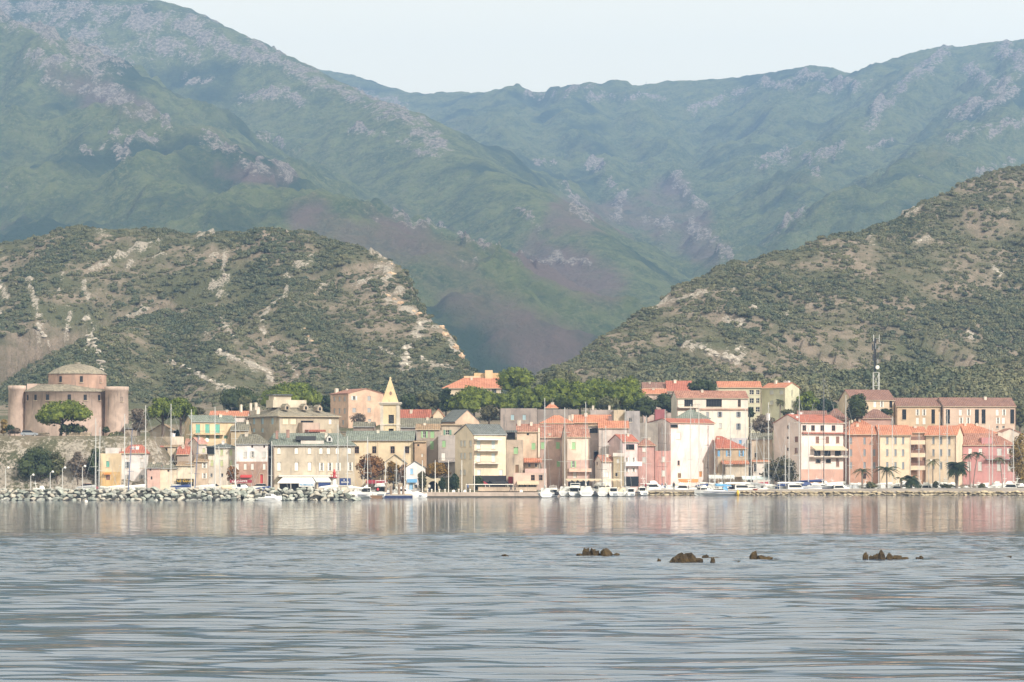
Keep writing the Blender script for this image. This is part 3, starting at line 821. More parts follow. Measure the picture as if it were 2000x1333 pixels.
    def balcony(s, x0, x1, yf, hpx, proj=1.2, col='cream', style='rail', v=0.0):
        u0, u1 = s.u(x0), s.u(x1); zf = s.z(yf, x0); h = hpx*s.D/F
        mb = MB(); mb.box(u0, u1, v-proj, v-.005, zf-.2, zf)
        b = mb.build('balcony', plaster(PAINT.get(col, col), .3), s.root)
        r = MB()
        if style == 'solid':
            r.box(u0, u1, v-proj, v-proj+.12, zf+.003, zf+h); r.box(u0, u0+.12, v-proj+.121, v-.01, zf+.003, zf+h); r.box(u1-.12, u1, v-proj+.121, v-.01, zf+.003, zf+h)
            r.build('parapet', plaster(PAINT.get(col, col), .3), b)
        else:
            r.box(u0, u1, v-proj+.03, v-proj+.08, zf+h-.05, zf+h)
            n = max(3, int((u1-u0)/.28))
            for i in range(n+1):
                x = u0 + .03 + (u1-u0-.06)*i/n; r.box(x-.012, x+.012, v-proj+.04, v-proj+.07, zf+.003, zf+h-.051)
            for uu in (u0+.02, u1-.06): r.box(uu, uu+.04, v-proj+.08, v-.01, zf+h-.05, zf+h)
            r.build('railing', paint('lgrey' if style == 'glass' else 'dark'), b)
        return b
    def awning(s, x0, x1, yt, yb2, proj, mat, v=0.0):
        u0, u1 = s.u(x0), s.u(x1); zt, zb = s.z(yt, x0), s.z(yb2, x0)
        mb = MB(); n = max(2, int((u1-u0)/.5))
        for i in range(n):
            a, b = u0 + (u1-u0)*i/n, u0 + (u1-u0)*(i+1)/n; mm = (a+b)/2
            mb.face([(a, v-.02, zt), (a, v-proj, zb), (mm, v-proj, zb-.03), (mm, v-.02, zt)]); mb.face([(mm, v-.02, zt), (mm, v-proj, zb-.03), (b, v-proj, zb), (b, v-.02, zt)])
            mb.face([(a, v-proj, zb), (a, v-proj, zb-.25), (mm, v-proj, zb-.33), (b, v-proj, zb-.25), (b, v-proj, zb), (mm, v-proj, zb-.03)])
        for uu in (u0, u1): mb.face([(uu, v-.02, zt), (uu, v-.02, zb), (uu, v-proj, zb)])
        mb.build('awning', mat, s.root)
    def dormer(s, x, yt, yb2, wpx, v0, mat, roof, glass=True):
        u = s.u(x); w = wpx*s.D/F; zt, zb = s.z(yt, x), s.z(yb2, x); e = zb + (zt-zb)*.62
        mb = MB(); mb.face([(u-w/2, v0, zb), (u+w/2, v0, zb), (u+w/2, v0, e), (u, v0, zt), (u-w/2, v0, e)])
        for q in (-1, 1): mb.face([(u+q*w/2, v0, zb), (u+q*w/2, v0+2.5, zb), (u+q*w/2, v0+2.5, e), (u+q*w/2, v0, e)])
        d = mb.build('dormer', mat, s.root)
        r = MB()
        for q in (-1, 1): r.face([(u+q*(w/2+.12), v0-.12, e-.1), (u+q*(w/2+.12), v0+3, e-.1), (u, v0+3, zt+.06), (u, v0-.12, zt+.06)])
        r.build('dormer_roof', roof, d)
        g = MB(); g.box(u-w*.22, u+w*.22, v0-.03, v0-.005, zb+.15, e-.05); g.build('dormer_window', m_glass(), d)
    def dish(s, px, py, r=.4, v=0.0):
        u, z = s.u(px), s.z(py, px); mb = MB()
        mb.lathe([(0.01, 0), (r*.6, .05), (r, .16)], 10)
        o = mb.build('satellite_dish', paint('white'), s.roof, loc=(u, v, z)); o.rotation_euler = (rad(70), 0, rad(20))
        p = MB(); p.tube((u, v+.1, z-1.2), (u, v+.1, z), .03, n=5); p.build('dish_pole', paint('steel'), s.roof)
# ------------------------------------------------------------------ the town, house by house
CREAM, YEL, PEACH, SALM, PINK, WHITE = (0.74,0.64,0.44), (0.70,0.52,0.24), (0.72,0.52,0.34), (0.60,0.40,0.31), (0.68,0.44,0.38), (0.76,0.72,0.64)
TAN, GREYT, MAUVE, ORA, REDP, STONE = (0.48,0.39,0.25), (0.34,0.31,0.26), (0.52,0.44,0.41), (0.62,0.30,0.17), (0.60,0.25,0.22), (0.36,0.31,0.24)
# -- far left of the harbour
h = House('stucco_house', 'squat yellow house with teal shutter and rooftop box beside the cliff shrubs', 641, 196, 235, 938, 886, 886, (0.74,0.56,0.27), 'slate', 'f', dep=8, lower=(922, (0.68,0.42,0.09)),
    wins=[('c', [210.5], 901, 912.5, 6.5, 'teal'), ('n', [211], 925, 937, 7.5, 'brown')])
h.box('penthouse', 204, 229, 875, 886.5, 1.5, 6, plaster(WHITE, .5)); h.awning(203, 217, 923, 925, .8, paint('orange'))
h = House('stucco_house', 'white three storey house with red hipped roof next to the yellow corner house', 643, 235, 286, 938, 885.5, 870, (0.72,0.69,0.63), 'red', 'h', dep=9, ridge=(250, 272),
    wins=[('o', [249], 902.5, 914.5, 4, 'bgrey'), ('c', [277], 902.5, 914.5, 6, 'lgrey'), ('o', [249, 277], 927.5, 936.5, 4, 'grey'), ('c', [277, 249], 887.5, 895, 4, 'lgrey')], chim=[(240, 875, 5, 1.0), (258, 872, 5, 2.0, 'white'), (266, 871, 6, 2.0, 'white')])
House('stucco_house', 'cream house with dark red roof behind the white hipped-roof house', 652, 250, 312.5, 906, 873, 858, CREAM, 'red', 'h', dep=11, ridge=(252, 285), wins=[('o', [305], 884, 894, 4, 'lgrey')], chim=[(266, 853, 6)])
House('small_house', 'tiny pink house with olive tiled roof beside the quay', 638, 287.6, 312, 943, 914.5, 905, (0.66,0.40,0.30), 'olive', 'g', dep=6, wins=[('d', [294], 915.5, 920, 3, 'brown'), ('d', [296], 931, 937, 3, 'dark')])
House('small_house', 'tiny pale yellow house with olive roof next to the tiny pink house', 638.5, 312.6, 345, 942, 915, 907, (0.76,0.63,0.40), 'olive', 'h', dep=6, wins=[('d', [329], 918, 922, 4, 'brown')])
House('block_house', 'windowless beige block house below the twin umbrella pines', 672, 335, 359, 880, 853, 853, (0.72,0.60,0.42), 'slate', 'f', sl=35, ang=50, chim=[(349, 846, 7, 2.0, 'white')])
h = House('stucco_house', 'pale yellow house with a dark slatted terrace opening under the beige block house', 658, 312, 346, 910, 873, 870, (0.73,0.61,0.38), 'tanroof', 's', dep=8, wins=[('d', [320], 876, 890, 14, 'dark'), ('n', [338], 888, 900, 4, 'brown')])
House('stucco_house', 'low house with plain red roof between the beige block house and the black-signed cafe', 654, 346, 369, 905, 888, 873.5, (0.52,0.41,0.30), 'red', 'g', dep=7)
cafe = House('cafe_house', 'pale yellow cafe with black fascia sign in yellow capitals', 639, 345, 380, 942, 910, 903, (0.76,0.66,0.44), 'tanroof', 's', dep=7, wins=[('c', [371], 912, 918, 6, 'cream'), ('c', [371], 925, 931, 5, 'cream')])
House('narrow_house', 'narrow tan house with two white-shuttered windows beside the black-signed cafe', 640, 380, 405.6, 941, 902.6, 889, (0.60,0.46,0.29), 'tanroof', 's', dep=8, wins=[('o', [399.2], 904.5, 915, 4.5, 'white'), ('o', [399.2], 925, 935, 4.5, 'white')])
House('stucco_house', 'grey house with pink roof and one pale green shutter above the narrow tan house', 660, 388, 404, 905, 867, 856, (0.70,0.62,0.50), 'pinkroof', 'g', sl=19, ang=45, wins=[('c', [398], 876, 884, 4.5, 'pgreen')])
House('stucco_house', 'low terracotta-roofed house under the teal-shuttered yellow house', 668, 361, 389, 890, 873, 858, (0.45,0.38,0.31), 'terra', 'g', dep=8)
h = House('stucco_house', 'cream house with yellow green shutters and a glazed roof veranda', 642, 405.6, 460, 940, 875, 867.5, (0.73,0.65,0.48), 'slate', 'h', dep=9,
    wins=[('c', [433, 451], 878, 890, 5.5, 'pgreen'), ('c', [414, 433, 451], 899, 910.5, 5.5, 'pgreen'), ('d', [413, 434], 925, 932, 4, 'bgrey')], chim=[(432.6, 860, 5, None, 'white')])
h.box('veranda', 404.5, 420, 874, 887, -.5, 0.6, m_glass()); h.box('veranda_roof', 403.5, 421, 871.3, 873.8, -.8, .9, roofmat('slate'))
h = House('stucco_house', 'white house with brick brown lower storey and slate roof by the red shrub', 640, 460, 522.5, 945, 867.7, 849, (0.80,0.76,0.68), 'olive', 'h', dep=10, ridge=(466, 500), lower=(902, (0.50,0.30,0.19)),
    wins=[('d', [492.5, 516], 870, 875, 3.6, 'brown'), ('c', [479, 516], 883, 894, 5.5, 'lgrey'), ('o', [493], 882, 894, 4.5, 'lgrey'), ('c', [464, 479, 493, 516], 906, 917.5, 5.5, 'white'), ('n', [511], 927, 943, 6, 'red')], chim=[(478, 844, 6, None, 'cream')])
h.awning(470, 492, 928, 931, 1.0, paint('red'))
h = House('stucco_house', 'yellow house with teal shutters and long balcony high on the slope', 682, 375.6, 460, 866, 824, 812, (0.72,0.55,0.26), 'green', 'g', sl=15, ang=24,
    wins=[('c', [386.6, 405.2, 425], 829, 846, 8.5, 'teal'), ('c', [386.6, 405.6, 425, 441], 851, 857, 7, 'dgreen')], swins=[('c', [371], 830, 841, 4, 'teal'), ('c', [371], 852, 859, 4, 'teal')])
h.balcony(378, 436, 848, 6, 1.3, (0.66,0.48,0.20)); h.dish(399, 860, .5, -2)
House('stucco_house', 'pale house with long orange tiled roof behind the teal-shuttered yellow house', 708, 409, 482.5, 830, 813.5, 803.5, (0.72,0.62,0.52), 'orange', 'g', dep=8, chim=[(441, 800, 4.5, None, 'cream')])
House('outbuilding', 'low ochre outbuilding with mossy roof beside the grey stone hotel', 684, 451, 485, 858, 841, 825.6, (0.55,0.43,0.22), 'olive', 'g', dep=8, chim=[(481, 821, 4)])
House('chapel', 'small beige gabled house behind the trunks of the twin pines', 700, 293, 339, 862, 843, 829, (0.66,0.54,0.35), 'tanroof', 'p', dep=9, wins=[('a', [323], 837, 842, 8, 'dark'), ('c', [302], 843, 855, 5, 'lblue'), ('c', [310], 853, 859, 3, 'white')])
House('stone_hut', 'small stone hut with grey roof at the foot of the round fort', 690, 243, 268, 860, 837, 829, (0.46,0.36,0.24), 'olive', 'g', dep=6)
# -- grey stone hotel and the long quay house
h = House('stone_hotel', 'large tan stone building with hipped slab roof and three dormers', 690, 545, 662, 850, 813, 792, (0.52,0.44,0.28), 'stone', 'h', sl=61, ang=27, ridge=(575, 620), ovh=.6,
    wins=[('c', [558, 573], 817, 829, 11, 'cream'), ('c', [645], 819, 829, 5.5, 'white'), ('c', [645], 838, 846, 6, 'beige'), ('d', [600], 822, 838, 24, 'dark')],
    swins=[('c', [532, 512.5, 496], 817, 829, 6, 'pblue'), ('c', [512.5, 496], 837, 845, 6, 'pblue')], chim=[(528, 793, 7), (495, 789, 4), (514, 786, 4), (524, 785, 5)])
for x, t_, b_ in ((571, 788.5, 801), (607.5, 788.5, 801), (633, 790.5, 803)): h.dormer(x, t_, b_, 10, 3.2 if x < 630 else 2.6, plaster(TAN, .4), roofmat('stone'))
h.box('penthouse', 556, 622, 780, 795, 7.5, 12, plaster((0.62,0.54,0.36), .4)); h.box('stair_tower', 560, 594, 771, 783, 8.2, 11.5, plaster((0.62,0.54,0.36), .4)); h.box('tower_roof', 557, 595, 768.5, 771, 7.6, 12.5, roofmat('slate'))
h.box('annex', 583, 617, 826, 846, -2.5, -.01, plaster((0.50,0.38,0.27), .6)); h.box('annex_roof', 588, 622, 840, 844, -4.5, -2.52, roofmat('red'))
h = House('quay_house', 'long tan quayside building with white round-headed shutters and slate roof', 640, 533.7, 692.7, 950, 870, 846.6, (0.56,0.48,0.32), 'green', 'h', sl=12, ang=9, ridge=(540, 672), ovh=.45, stain=.55,
    wins=[('ac', [545, 579, 604.6, 627, 641.6, 659, 682.5], 875, 887, 6.8, 'white'), ('ac', [545, 579, 604.6], 903, 919.5, 7.2, 'white'), ('o', [628, 644.5, 660.5, 684], 904, 920, 4.6, 'white')], chim=[(564, 839, 6, 2.5, (0.40,0.22,0.15)), (543, 841, 5, 3.5, (0.40,0.22,0.15)), (640, 846, 5, 4.0)])
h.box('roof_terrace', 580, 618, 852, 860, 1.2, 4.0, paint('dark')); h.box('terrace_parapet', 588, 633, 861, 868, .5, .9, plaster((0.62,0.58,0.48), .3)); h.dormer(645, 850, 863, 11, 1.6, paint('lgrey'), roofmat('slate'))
h.box('canopy', 543, 660, 929, 931.5, -2.2, -.01, paint('white'))
House('apartment_house', 'tall peach gabled house with grey shutters and chimneys left of the bell tower', 742, 680.5, 749, 835, 769, 759.5, (0.72,0.46,0.27), 'terra', 'p', sl=35, ang=32,
    wins=[('o', [691.7], 774, 782, 5, 'lblue'), ('c', [721], 774, 783, 6.5, 'grey'), ('c', [691.7, 721], 797, 806, 6.5, 'grey'), ('c', [722], 819, 826, 6, 'grey')],
    swins=[('c', [653, 663, 673], 775, 784, 4, 'grey'), ('c', [653, 663, 673], 798, 808, 4, 'grey'), ('c', [655, 670], 821, 830, 4, 'grey')], chim=[(688, 757, 4, 9), (694, 757, 4, 10), (706, 758, 3, 8)])
House('garden_house', 'low brown gabled shed below the tall peach house', 700, 690, 731, 842, 834, 825, (0.35,0.27,0.20), 'olive', 'g', dep=6)
# -- church
h = House('church', 'pale yellow church nave with arched brown windows and long slate roof', 656, 676, 807.6, 945, 860, 842.5, (0.74,0.59,0.32), 'green', 'g', dep=12, ovh=.4, stain=.25, wins=[('a', [697, 731, 766.7, 795], 872, 886, 8.5, 'brown')])
for x in (739, 805.5): h.box('pilaster', x-1.2, x+1.2, 860.5, 940, -.12, -.005, plaster((0.70,0.54,0.30), .3))
h.box('cornice', 676, 808, 860.5, 862.3, -.18, -.006, plaster((0.66,0.54,0.36), .4))
t = tag(empty('bell_tower', P(762.2, 900, 672)), 'slender cream bell tower with pointed ochre spire and round opening', 'bell tower')
s_ = 672/F; z_ = lambda y: (900-y)*s_
TW = plaster((0.62,0.56,0.42), .4); TY = plaster((0.70,0.55,0.26), .25)
hw = 17.8*s_
mb = MB(); facade(mb, lambda u, z, d: (u, -hw+d, z), -hw, hw, -6, z_(791), [(-2.6*s_, 8*s_, z_(828), z_(811)), (-2.2*s_, 7.4*s_, z_(847), z_(838))], depth=.35)
mb.face([(-hw,-hw,-6),(-hw,hw,-6),(-hw,hw,z_(791)),(-hw,-hw,z_(791))]); mb.face([(hw,-hw,-6),(hw,hw,-6),(hw,hw,z_(791)),(hw,-hw,z_(791))]); mb.face([(-hw,hw,-6),(hw,hw,-6),(hw,hw,z_(791)),(-hw,hw,z_(791))])
mb.build('shaft', TY, t)
for q in (-1, 1):
    for y0 in (-hw-.16, hw-.5):
        mb = MB(); mb.box(q*hw-.1 if q < 0 else hw-.62, -hw+.62 if q < 0 else hw+.1, y0, y0+.66, -6, z_(791)+.01); mb.build('pilaster', TW, t)
for y0, y1, e in ((786.5, 789, 4.5), (789, 791.5, 3), (829, 831.5, 1.8)):
    mb = MB(); mb.box(-hw-e*s_, hw+e*s_, -hw-e*s_, hw+e*s_, z_(y1), z_(y0)); mb.build('cornice', TW, t)
mb = MB(); b_ = 15.8*s_; za, zb = z_(786.4), z_(741)
pts = [(-b_,-b_,za),(b_,-b_,za),(b_,b_,za),(-b_,b_,za)]; tp = [(-.18,-.18,zb),(.18,-.18,zb),(.18,.18,zb),(-.18,.18,zb)]
mb.loft([pts, tp]); sp = mb.build('spire', plaster((0.68,0.50,0.20), .3), t)
mb = MB(); mb.lathe([(0.01, zb-.1), (.22, zb), (.3, zb+.2), (.18, zb+.42), (.03, zb+.5), (.02, zb+.75)], 8); mb.build('finial', TY, sp)
mb = MB(); ysl = lambda z: -(0.18 + (b_-.18)*(zb-z)/(zb-za)) - .03
mb.face([(1.3*s_ + 2.5*s_*math.cos(a*.393), ysl(z_(769) + 4*s_*math.sin(a*.393)), z_(769) + 4*s_*math.sin(a*.393)) for a in range(16)]); mb.build('oculus', paint('brown'), sp)
mb = MB(); w_ = 10.6*s_; mb.face([(x+2.7*s_, -hw+.3, z+z_(828)) for x, z in arch_pts(w_, 17*s_)]); mb.build('belfry_opening', paint('dark'), t)
mb = MB(); mb.lathe([(.02, 1.0), (.22, .95), (.3, .4), (.48, .05), (.5, 0)], 10); mb.build('bell', paint('dark', .4), t, loc=(2.7*s_, -hw+.6, z_(824)))
House('porch', 'small cream gabled church porch behind the rusty plane trees', 649, 750, 792, 945, 905, 889.5, (0.72,0.58,0.33), 'olive', 'p', dep=6)
h = House('small_house', 'white gabled quayside hut with blue shutters and blue sign', 636, 792.4, 829, 957, 914, 902.5, (0.80,0.78,0.74), 'slate', 'p', dep=7, ovh=.15, frac=.47, wins=[('c', [804], 915.5, 927, 6, 'sky'), ('n', [803], 944, 956, 8, 'sky'), ('d', [812], 947, 954, 6, 'bgrey')])
h.box('sign_board', 795, 814.5, 936, 943, -.5, -.3, paint('blue'))
# -- centre
h = House('stucco_house', 'yellow house with long bright red roof right of the bell tower', 725, 779, 838, 830, 820, 801, (0.70,0.52,0.24), 'red', 'g', sr=6, ang=14, chim=[(801, 800, 5)])
House('stucco_house', 'little cream gable with orange roof edge next to the long red roof', 722, 846, 866, 835, 812, 800, (0.76,0.62,0.36), 'orange', 'p', dep=9)
House('stone_house', 'old grey house with two stepped slate roofs behind the church end', 690, 782, 860, 860, 835, 817.5, (0.36,0.31,0.26), 'olive', 'g', dep=10, stain=.7)
House('stone_house', 'weathered grey house with green shutters and tan tiled roof', 662, 812.7, 859, 905, 839.5, 829, (0.42,0.36,0.27), 'tanroof', 'g', dep=8, stain=.8, wins=[('o', [829], 842.5, 856, 6, 'green'), ('c', [844.5], 842.5, 856, 7.5, 'green'), ('c', [828, 843.7], 862, 878, 7, 'green')])
House('stone_house', 'dirty concrete-fronted house with a white balcony door', 658, 856, 890, 935, 851, 850, (0.42,0.38,0.33), 'slate', 'f', dep=9, stain=.9, wins=[('c', [867], 861, 874, 7, 'green'), ('c', [866], 885, 900, 8, 'white')]).balcony(858, 889.5, 902, 7, 1.6, (0.40,0.37,0.33))
House('narrow_house', 'narrow orange tan block with tiny windows left of the weathered grey house', 655, 809.6, 832, 935, 864, 862, (0.55,0.36,0.18), 'tanroof', 's', dep=6, stain=.6, wins=[('d', [817], 868, 872, 4, 'dark'), ('c', [824.5], 887, 893, 3, 'white')])
House('stone_house', 'peach gabled house with slate roof and red verge above the green shutters', 694, 889, 936, 855, 823, 801, (0.68,0.48,0.29), 'slate', 'p', sl=28, ang=32, wins=[('d', [905], 822, 829, 3, 'dark'), ('c', [916], 816, 826, 5, 'white')], chim=[(922, 801, 5)])
House('stone_house', 'beige stone house with one dark shuttered window under the red-verged gable', 678, 860, 903, 880, 831, 829, (0.52,0.43,0.29), 'tanroof', 's', dep=7, stain=.7, wins=[('o', [874], 840.5, 850, 7, 'dgreen')])
h = House('apartment_building', 'cream apartment building with two railed balconies and blue grey slate roof', 640, 924, 988, 960, 848, 829.5, (0.78,0.64,0.40), 'slate', 'g', sl=35, ang=34, frac=.4, stain=.2,
    wins=[('c', [935.6, 978.6], 918, 928.5, 7, 'lblue'), ('c', [934.7, 963.7], 861, 878, 7, 'lblue'), ('c', [934.7, 963.7], 886, 903, 7, 'lblue')],
    swins=[('c', [919, 907.4, 901], 861, 872.5, 4.5, 'lgrey'), ('c', [919, 907.4, 901], 885, 896.7, 4.5, 'lgrey'), ('c', [907, 900], 918, 928, 5, 'lgrey')])
h.balcony(926.6, 973, 880, 11, 1.4, 'cream', 'glass'); h.balcony(926.6, 973, 905, 11, 1.4, 'cream', 'glass')
h.box('beam', 926, 973, 857.5, 860, -1.4, -.01, paint('white')); h.box('shop_front', 924.3, 987.8, 929.5, 940, -.25, -.01, paint('black')); h.box('dark_glazing', 925, 987, 941, 958, -.1, -.01, m_glass())
h.awning(926, 945, 940, 945, 1.6, paint('dred')); h.awning(955, 987, 939.5, 942, 1.2, paint('dark'))
h = House('stucco_house', 'peach house with mottled terracotta roof and one green shutter by a white flue', 652, 1009.6, 1054, 945, 844, 829, (0.72,0.53,0.32), 'terra', 'g', dep=9, wins=[('d', [1031], 846.5, 850.5, 4.5, 'dark'), ('c', [1042], 865.6, 878.5, 7.5, 'green'), ('d', [1018, 1034, 1047], 905, 913, 5, 'dgreen')], chim=[(1014, 820, 7), (1038, 824, 5)])
h.box('flue', 1051, 1054.3, 836, 894, -.35, -.02, plaster((0.76,0.66,0.46), .3)); h.awning(1022.5, 1058, 895, 901.5, 1.8, roofmat('orange')); h.balcony(1025, 1067, 923.7, 8, 2.6, (0.68,0.45,0.36), 'solid')
h = House('stucco_house', 'stained ochre house with round green shutter and shaded roof loggia', 650, 989, 1022, 945, 859.5, 858, (0.58,0.45,0.30), 'terra', 'f', dep=5, stain=.8, wins=[('ac', [1007.6], 874, 887, 8.5, 'green'), ('n', [1010], 908, 926, 7, 'wood'), ('n', [997], 931, 944, 9, 'red')])
h.box('loggia', 990, 1006, 845, 859, 3, 4.2, paint('dark')); h.box('loggia_roof', 987, 1010, 841, 844.5, 1.0, 6, roofmat('slate'))  # loggia's shade is put in as a dark painted box
h = House('restaurant', 'low pink restaurant with beige awning beside the moored motor yacht', 642, 1003, 1068, 962, 924, 923, (0.66,0.46,0.34), 'slate', 'f', dep=7, wins=[('d', [1040.7, 1056], 928, 939, 7.5, 'brown'), ('d', [1020, 1040], 946.6, 957.5, 16, 'dark')])
h.awning(1010, 1053, 940, 945, 2.2, paint('beige'))
House('stucco_house', 'salmon house with green shutters and patched tile roof left of the cream fronted house', 676, 1055, 1100, 945, 854.7, 830, (0.58,0.38,0.28), 'terra', 'g', dep=10, wins=[('c', [1060, 1089.6], 864, 877, 7.5, 'green'), ('c', [1090.6], 901, 912, 6.5, 'green')], chim=[(1074, 846, 5, .8)])
h = House('stucco_house', 'cream fronted house with pink lower floor, green shutters and ledge balcony', 670, 1108, 1151, 948, 851.7, 831, (0.74,0.57,0.40), 'terra', 'g', sl=10, ang=18, lower=(899, (0.58,0.38,0.29)), wins=[('c', [1120.6], 864, 878, 7.5, 'green'), ('o', [1120], 901, 913.4, 5, 'green'), ('n', [1123], 921.5, 934, 7, 'lgrey')])
h.box('shop_front', 1110, 1150, 936, 950, -.3, -.01, m_glass()); h.balcony(1108, 1152, 920.5, 5, 1.3, (0.70,0.46,0.30), 'solid')  # dark glass shop front also stands in for shade under the terrace
House('terrace_house', 'broad house with long orange roof above the green-shuttered salmon house', 690, 1056, 1120, 850, 827, 812, (0.58,0.42,0.30), 'orange', 'h', dep=10, chim=[(1113, 811, 4), (1119, 809, 4)])
House('terrace_house', 'orange-roofed house with tall chimney behind the cream fronted house', 692, 1121, 1194, 850, 826, 811, (0.62,0.40,0.24), 'orange', 'g', dep=9, chim=[(1145, 806, 6), (1192, 812, 7, 1, (0.34,0.2,0.16))])
House('stucco_house', 'mauve house with a band of three dark windows under an orange lintel', 684, 1150.5, 1188, 920, 833, 831, (0.58,0.47,0.39), 'tanroof', 's', dep=7, wins=[('d', [1159.5], 836.5, 846.5, 16, 'dark')])
House('stucco_house', 'white walled house with corrugated orange roof above the pink gabled house', 680, 1169.6, 1228, 900, 836.5, 823, (0.66,0.57,0.48), 'orange', 'g', dep=8)
h = House('stucco_house', 'pale pink house with triple window, white balcony and mauve gable', 674, 1216, 1246.6, 945, 863, 849.6, (0.74,0.53,0.48), 'red', 'g', sl=27, ang=36, wins=[('d', [1231], 868, 879, 17, 'dark'), ('o', [1224, 1237.5], 894, 904, 4, 'white'), ('o', [1224, 1237.5], 914.5, 922.5, 4, 'white')])
h.box('shop_front', 1217, 1246, 931, 950, -.3, -.01, m_glass()); h.balcony(1216, 1248, 909, 7, 1.2, 'white', 'solid')  # shop front box in dark glass, doubling as painted terrace shade
House('small_house', 'small white house with terracotta lean-to roof and oval shutters', 670, 1174.7, 1198, 945, 901, 890, (0.76,0.68,0.58), 'terra', 'g', sl=13, ang=32, wins=[('c', [1184], 922.5, 932.5, 9, 'lblue')], swins=[('d', [1166], 902, 909, 2.5, 'brown')])
House('tower_house', 'narrow olive stained tower house with white parapet', 671, 1198, 1219, 945, 886, 885, (0.45,0.37,0.20), 'slate', 'f', dep=6, stain=.8, wins=[('c', [1207], 897, 905, 5, 'lgrey'), ('d', [1204], 924, 931, 4, 'dark')]).box('parapet', 1197, 1220, 885, 892, -.15, -.01, plaster((0.70,0.64,0.54), .4))
House('shed_house', 'dark slate-roofed shed wedged behind the small white house', 684, 1160, 1204, 905, 882, 869, (0.40,0.32,0.24), 'slate', 's', dep=6)
House('stucco_house', 'salmon house with brown roof and white shutters beside the pale pink house', 700, 1246.6, 1280, 945, 871, 857.7, (0.62,0.32,0.26), 'terra', 'h', dep=10, wins=[('c', [1258], 873, 883, 7, 'white'), ('c', [1258], 893, 904, 7, 'lgrey')])
h = House('stucco_house', 'coral house with one white window against the tall white house', 702, 1280, 1310, 945, 881, 880, (0.66,0.30,0.23), 'terra', 'f', dep=8, wins=[('c', [1295.6], 892, 903, 7, 'white'), ('c', [1296], 919, 931, 8, 'white')])
# -- right of centre
h = House('tall_house', 'tall nearly windowless white house with thin red roof line', 712, 1308, 1395, 945, 826, 818, (0.78,0.66,0.58), 'red', 'g', sl=45, ang=40, stain=.3, frac=.3, wins=[('c', [1325], 845, 858, 8, 'white'), ('d', [1325.5], 900, 909, 4.5, 'brown'), ('n', [1327], 925, 934, 6, 'wood'), ('d', [1317], 829.5, 836, 15, 'dark'), ('n', [1368], 921, 932, 6, 'orange')])
House('ruin', 'roofless dark red ruined wall above the tall white house', 738, 1279.5, 1299, 830, 800, 800, (0.40,0.10,0.11), 'slate', 'f', dep=4)
House('stone_house', 'grey slate-roofed house between the red ruin and the white villa', 736, 1319, 1386, 835, 818, 801, (0.50,0.45,0.36), 'green', 'h', dep=9)
h = House('villa', 'white villa with wide dark upper glazing and brick string course', 756, 1322, 1461, 850, 777.7, 763.5, (0.76,0.69,0.54), 'terra', 'g', sl=11, ang=8, stain=.15, wins=[('d', [1345], 781, 794, 17, 'dark'), ('d', [1394.5], 780, 795, 31, 'dark'), ('d', [1444], 781, 795, 6, 'brown'), ('o', [1406, 1442.5], 804.7, 815, 4.5, 'bgrey'), ('c', [1382], 805, 817, 6, 'grey'), ('c', [1407], 827, 837, 6, 'lgrey'), ('o', [1442.5], 827.5, 839.5, 4.5, 'bgrey')])
h.box('string_course', 1322, 1461, 798, 801.5, -.25, -.01, plaster((0.50,0.28,0.16), .5)); h.balcony(1324, 1366, 796, 6, 1.0, 'cream')
h = House('stucco_house', 'ochre house with bright blue shutters and orange lean-to', 716, 1400, 1459, 945, 876, 853, (0.56,0.42,0.22), 'red', 'h', dep=9, ridge=(1401, 1412), wins=[('c', [1404], 880, 892, 5, 'blue'), ('o', [1423, 1448], 880, 892, 4.5, 'blue'), ('n', [1443.6], 908, 923, 6, 'wood')], chim=[(1405, 855, 5)])
h.awning(1409, 1462, 900, 905, 2.4, roofmat('orange')); h.box('lower_wall', 1416, 1461, 905, 932, -1.6, -1.2, plaster((0.60,0.52,0.36), .6))
House('small_house', 'little white rooftop house with one blue window behind the ochre house', 730, 1429, 1460, 890, 856, 855, (0.66,0.66,0.68), 'slate', 'f', dep=6, wins=[('c', [1446], 860, 867, 5, 'blue')])
House('stone_house', 'roofless tan stone house overgrown at the top beside the ochre house', 728, 1467, 1509, 945, 858, 847, (0.60,0.48,0.31), 'olive', 'g', dep=8, stain=.8, wins=[('d', [1476], 885, 894, 3, 'brown')])
House('small_house', 'low white house with orange coping and small black windows', 715, 1471, 1503, 945, 903, 900, (0.74,0.68,0.58), 'orange', 's', dep=6, wins=[('d', [1475], 906, 922, 5, 'dark'), ('d', [1484], 924, 928, 3, 'dark')])
h = House('apartment_building', 'white four storey house with brown shutters, beige awning and grey gable', 716, 1565, 1648, 945, 826, 810, (0.76,0.64,0.54), 'red', 'g', sl=54, ang=36, stain=.15, lower=(917, (0.60,0.33,0.22)),
    wins=[('d', [1571, 1588, 1606, 1628], 831, 842, 8, 'brown'), ('c', [1596.5, 1616, 1636], 853, 866, 7.5, 'brown'), ('d', [1596.5, 1616, 1637], 880, 891, 14, 'dark'), ('d', [1598, 1618], 897, 905, 11, 'dark'), ('c', [1636], 896, 912, 7, 'brown')],
    swins=[('c', [1555.5], 853, 864, 6, 'brown'), ('c', [1555.5], 875, 886, 6, 'brown'), ('d', [1539], 831, 838, 3, 'brown'), ('d', [1539], 853, 858, 4, 'brown'), ('d', [1539], 875, 881, 4, 'brown')], chim=[(1541, 806, 6, 8, 'white'), (1571, 812, 5, 3, 'white'), (1577, 806, 8, 6, 'white'), (1594, 804, 6, 6, 'white')])
h.box('eave_tiles', 1566, 1650, 844.6, 847.6, -.7, -.01, roofmat('red')); h.awning(1583, 1647, 871, 878, 1.8, paint('beige')); h.balcony(1581, 1648, 892, 5, 1.6, 'cream')
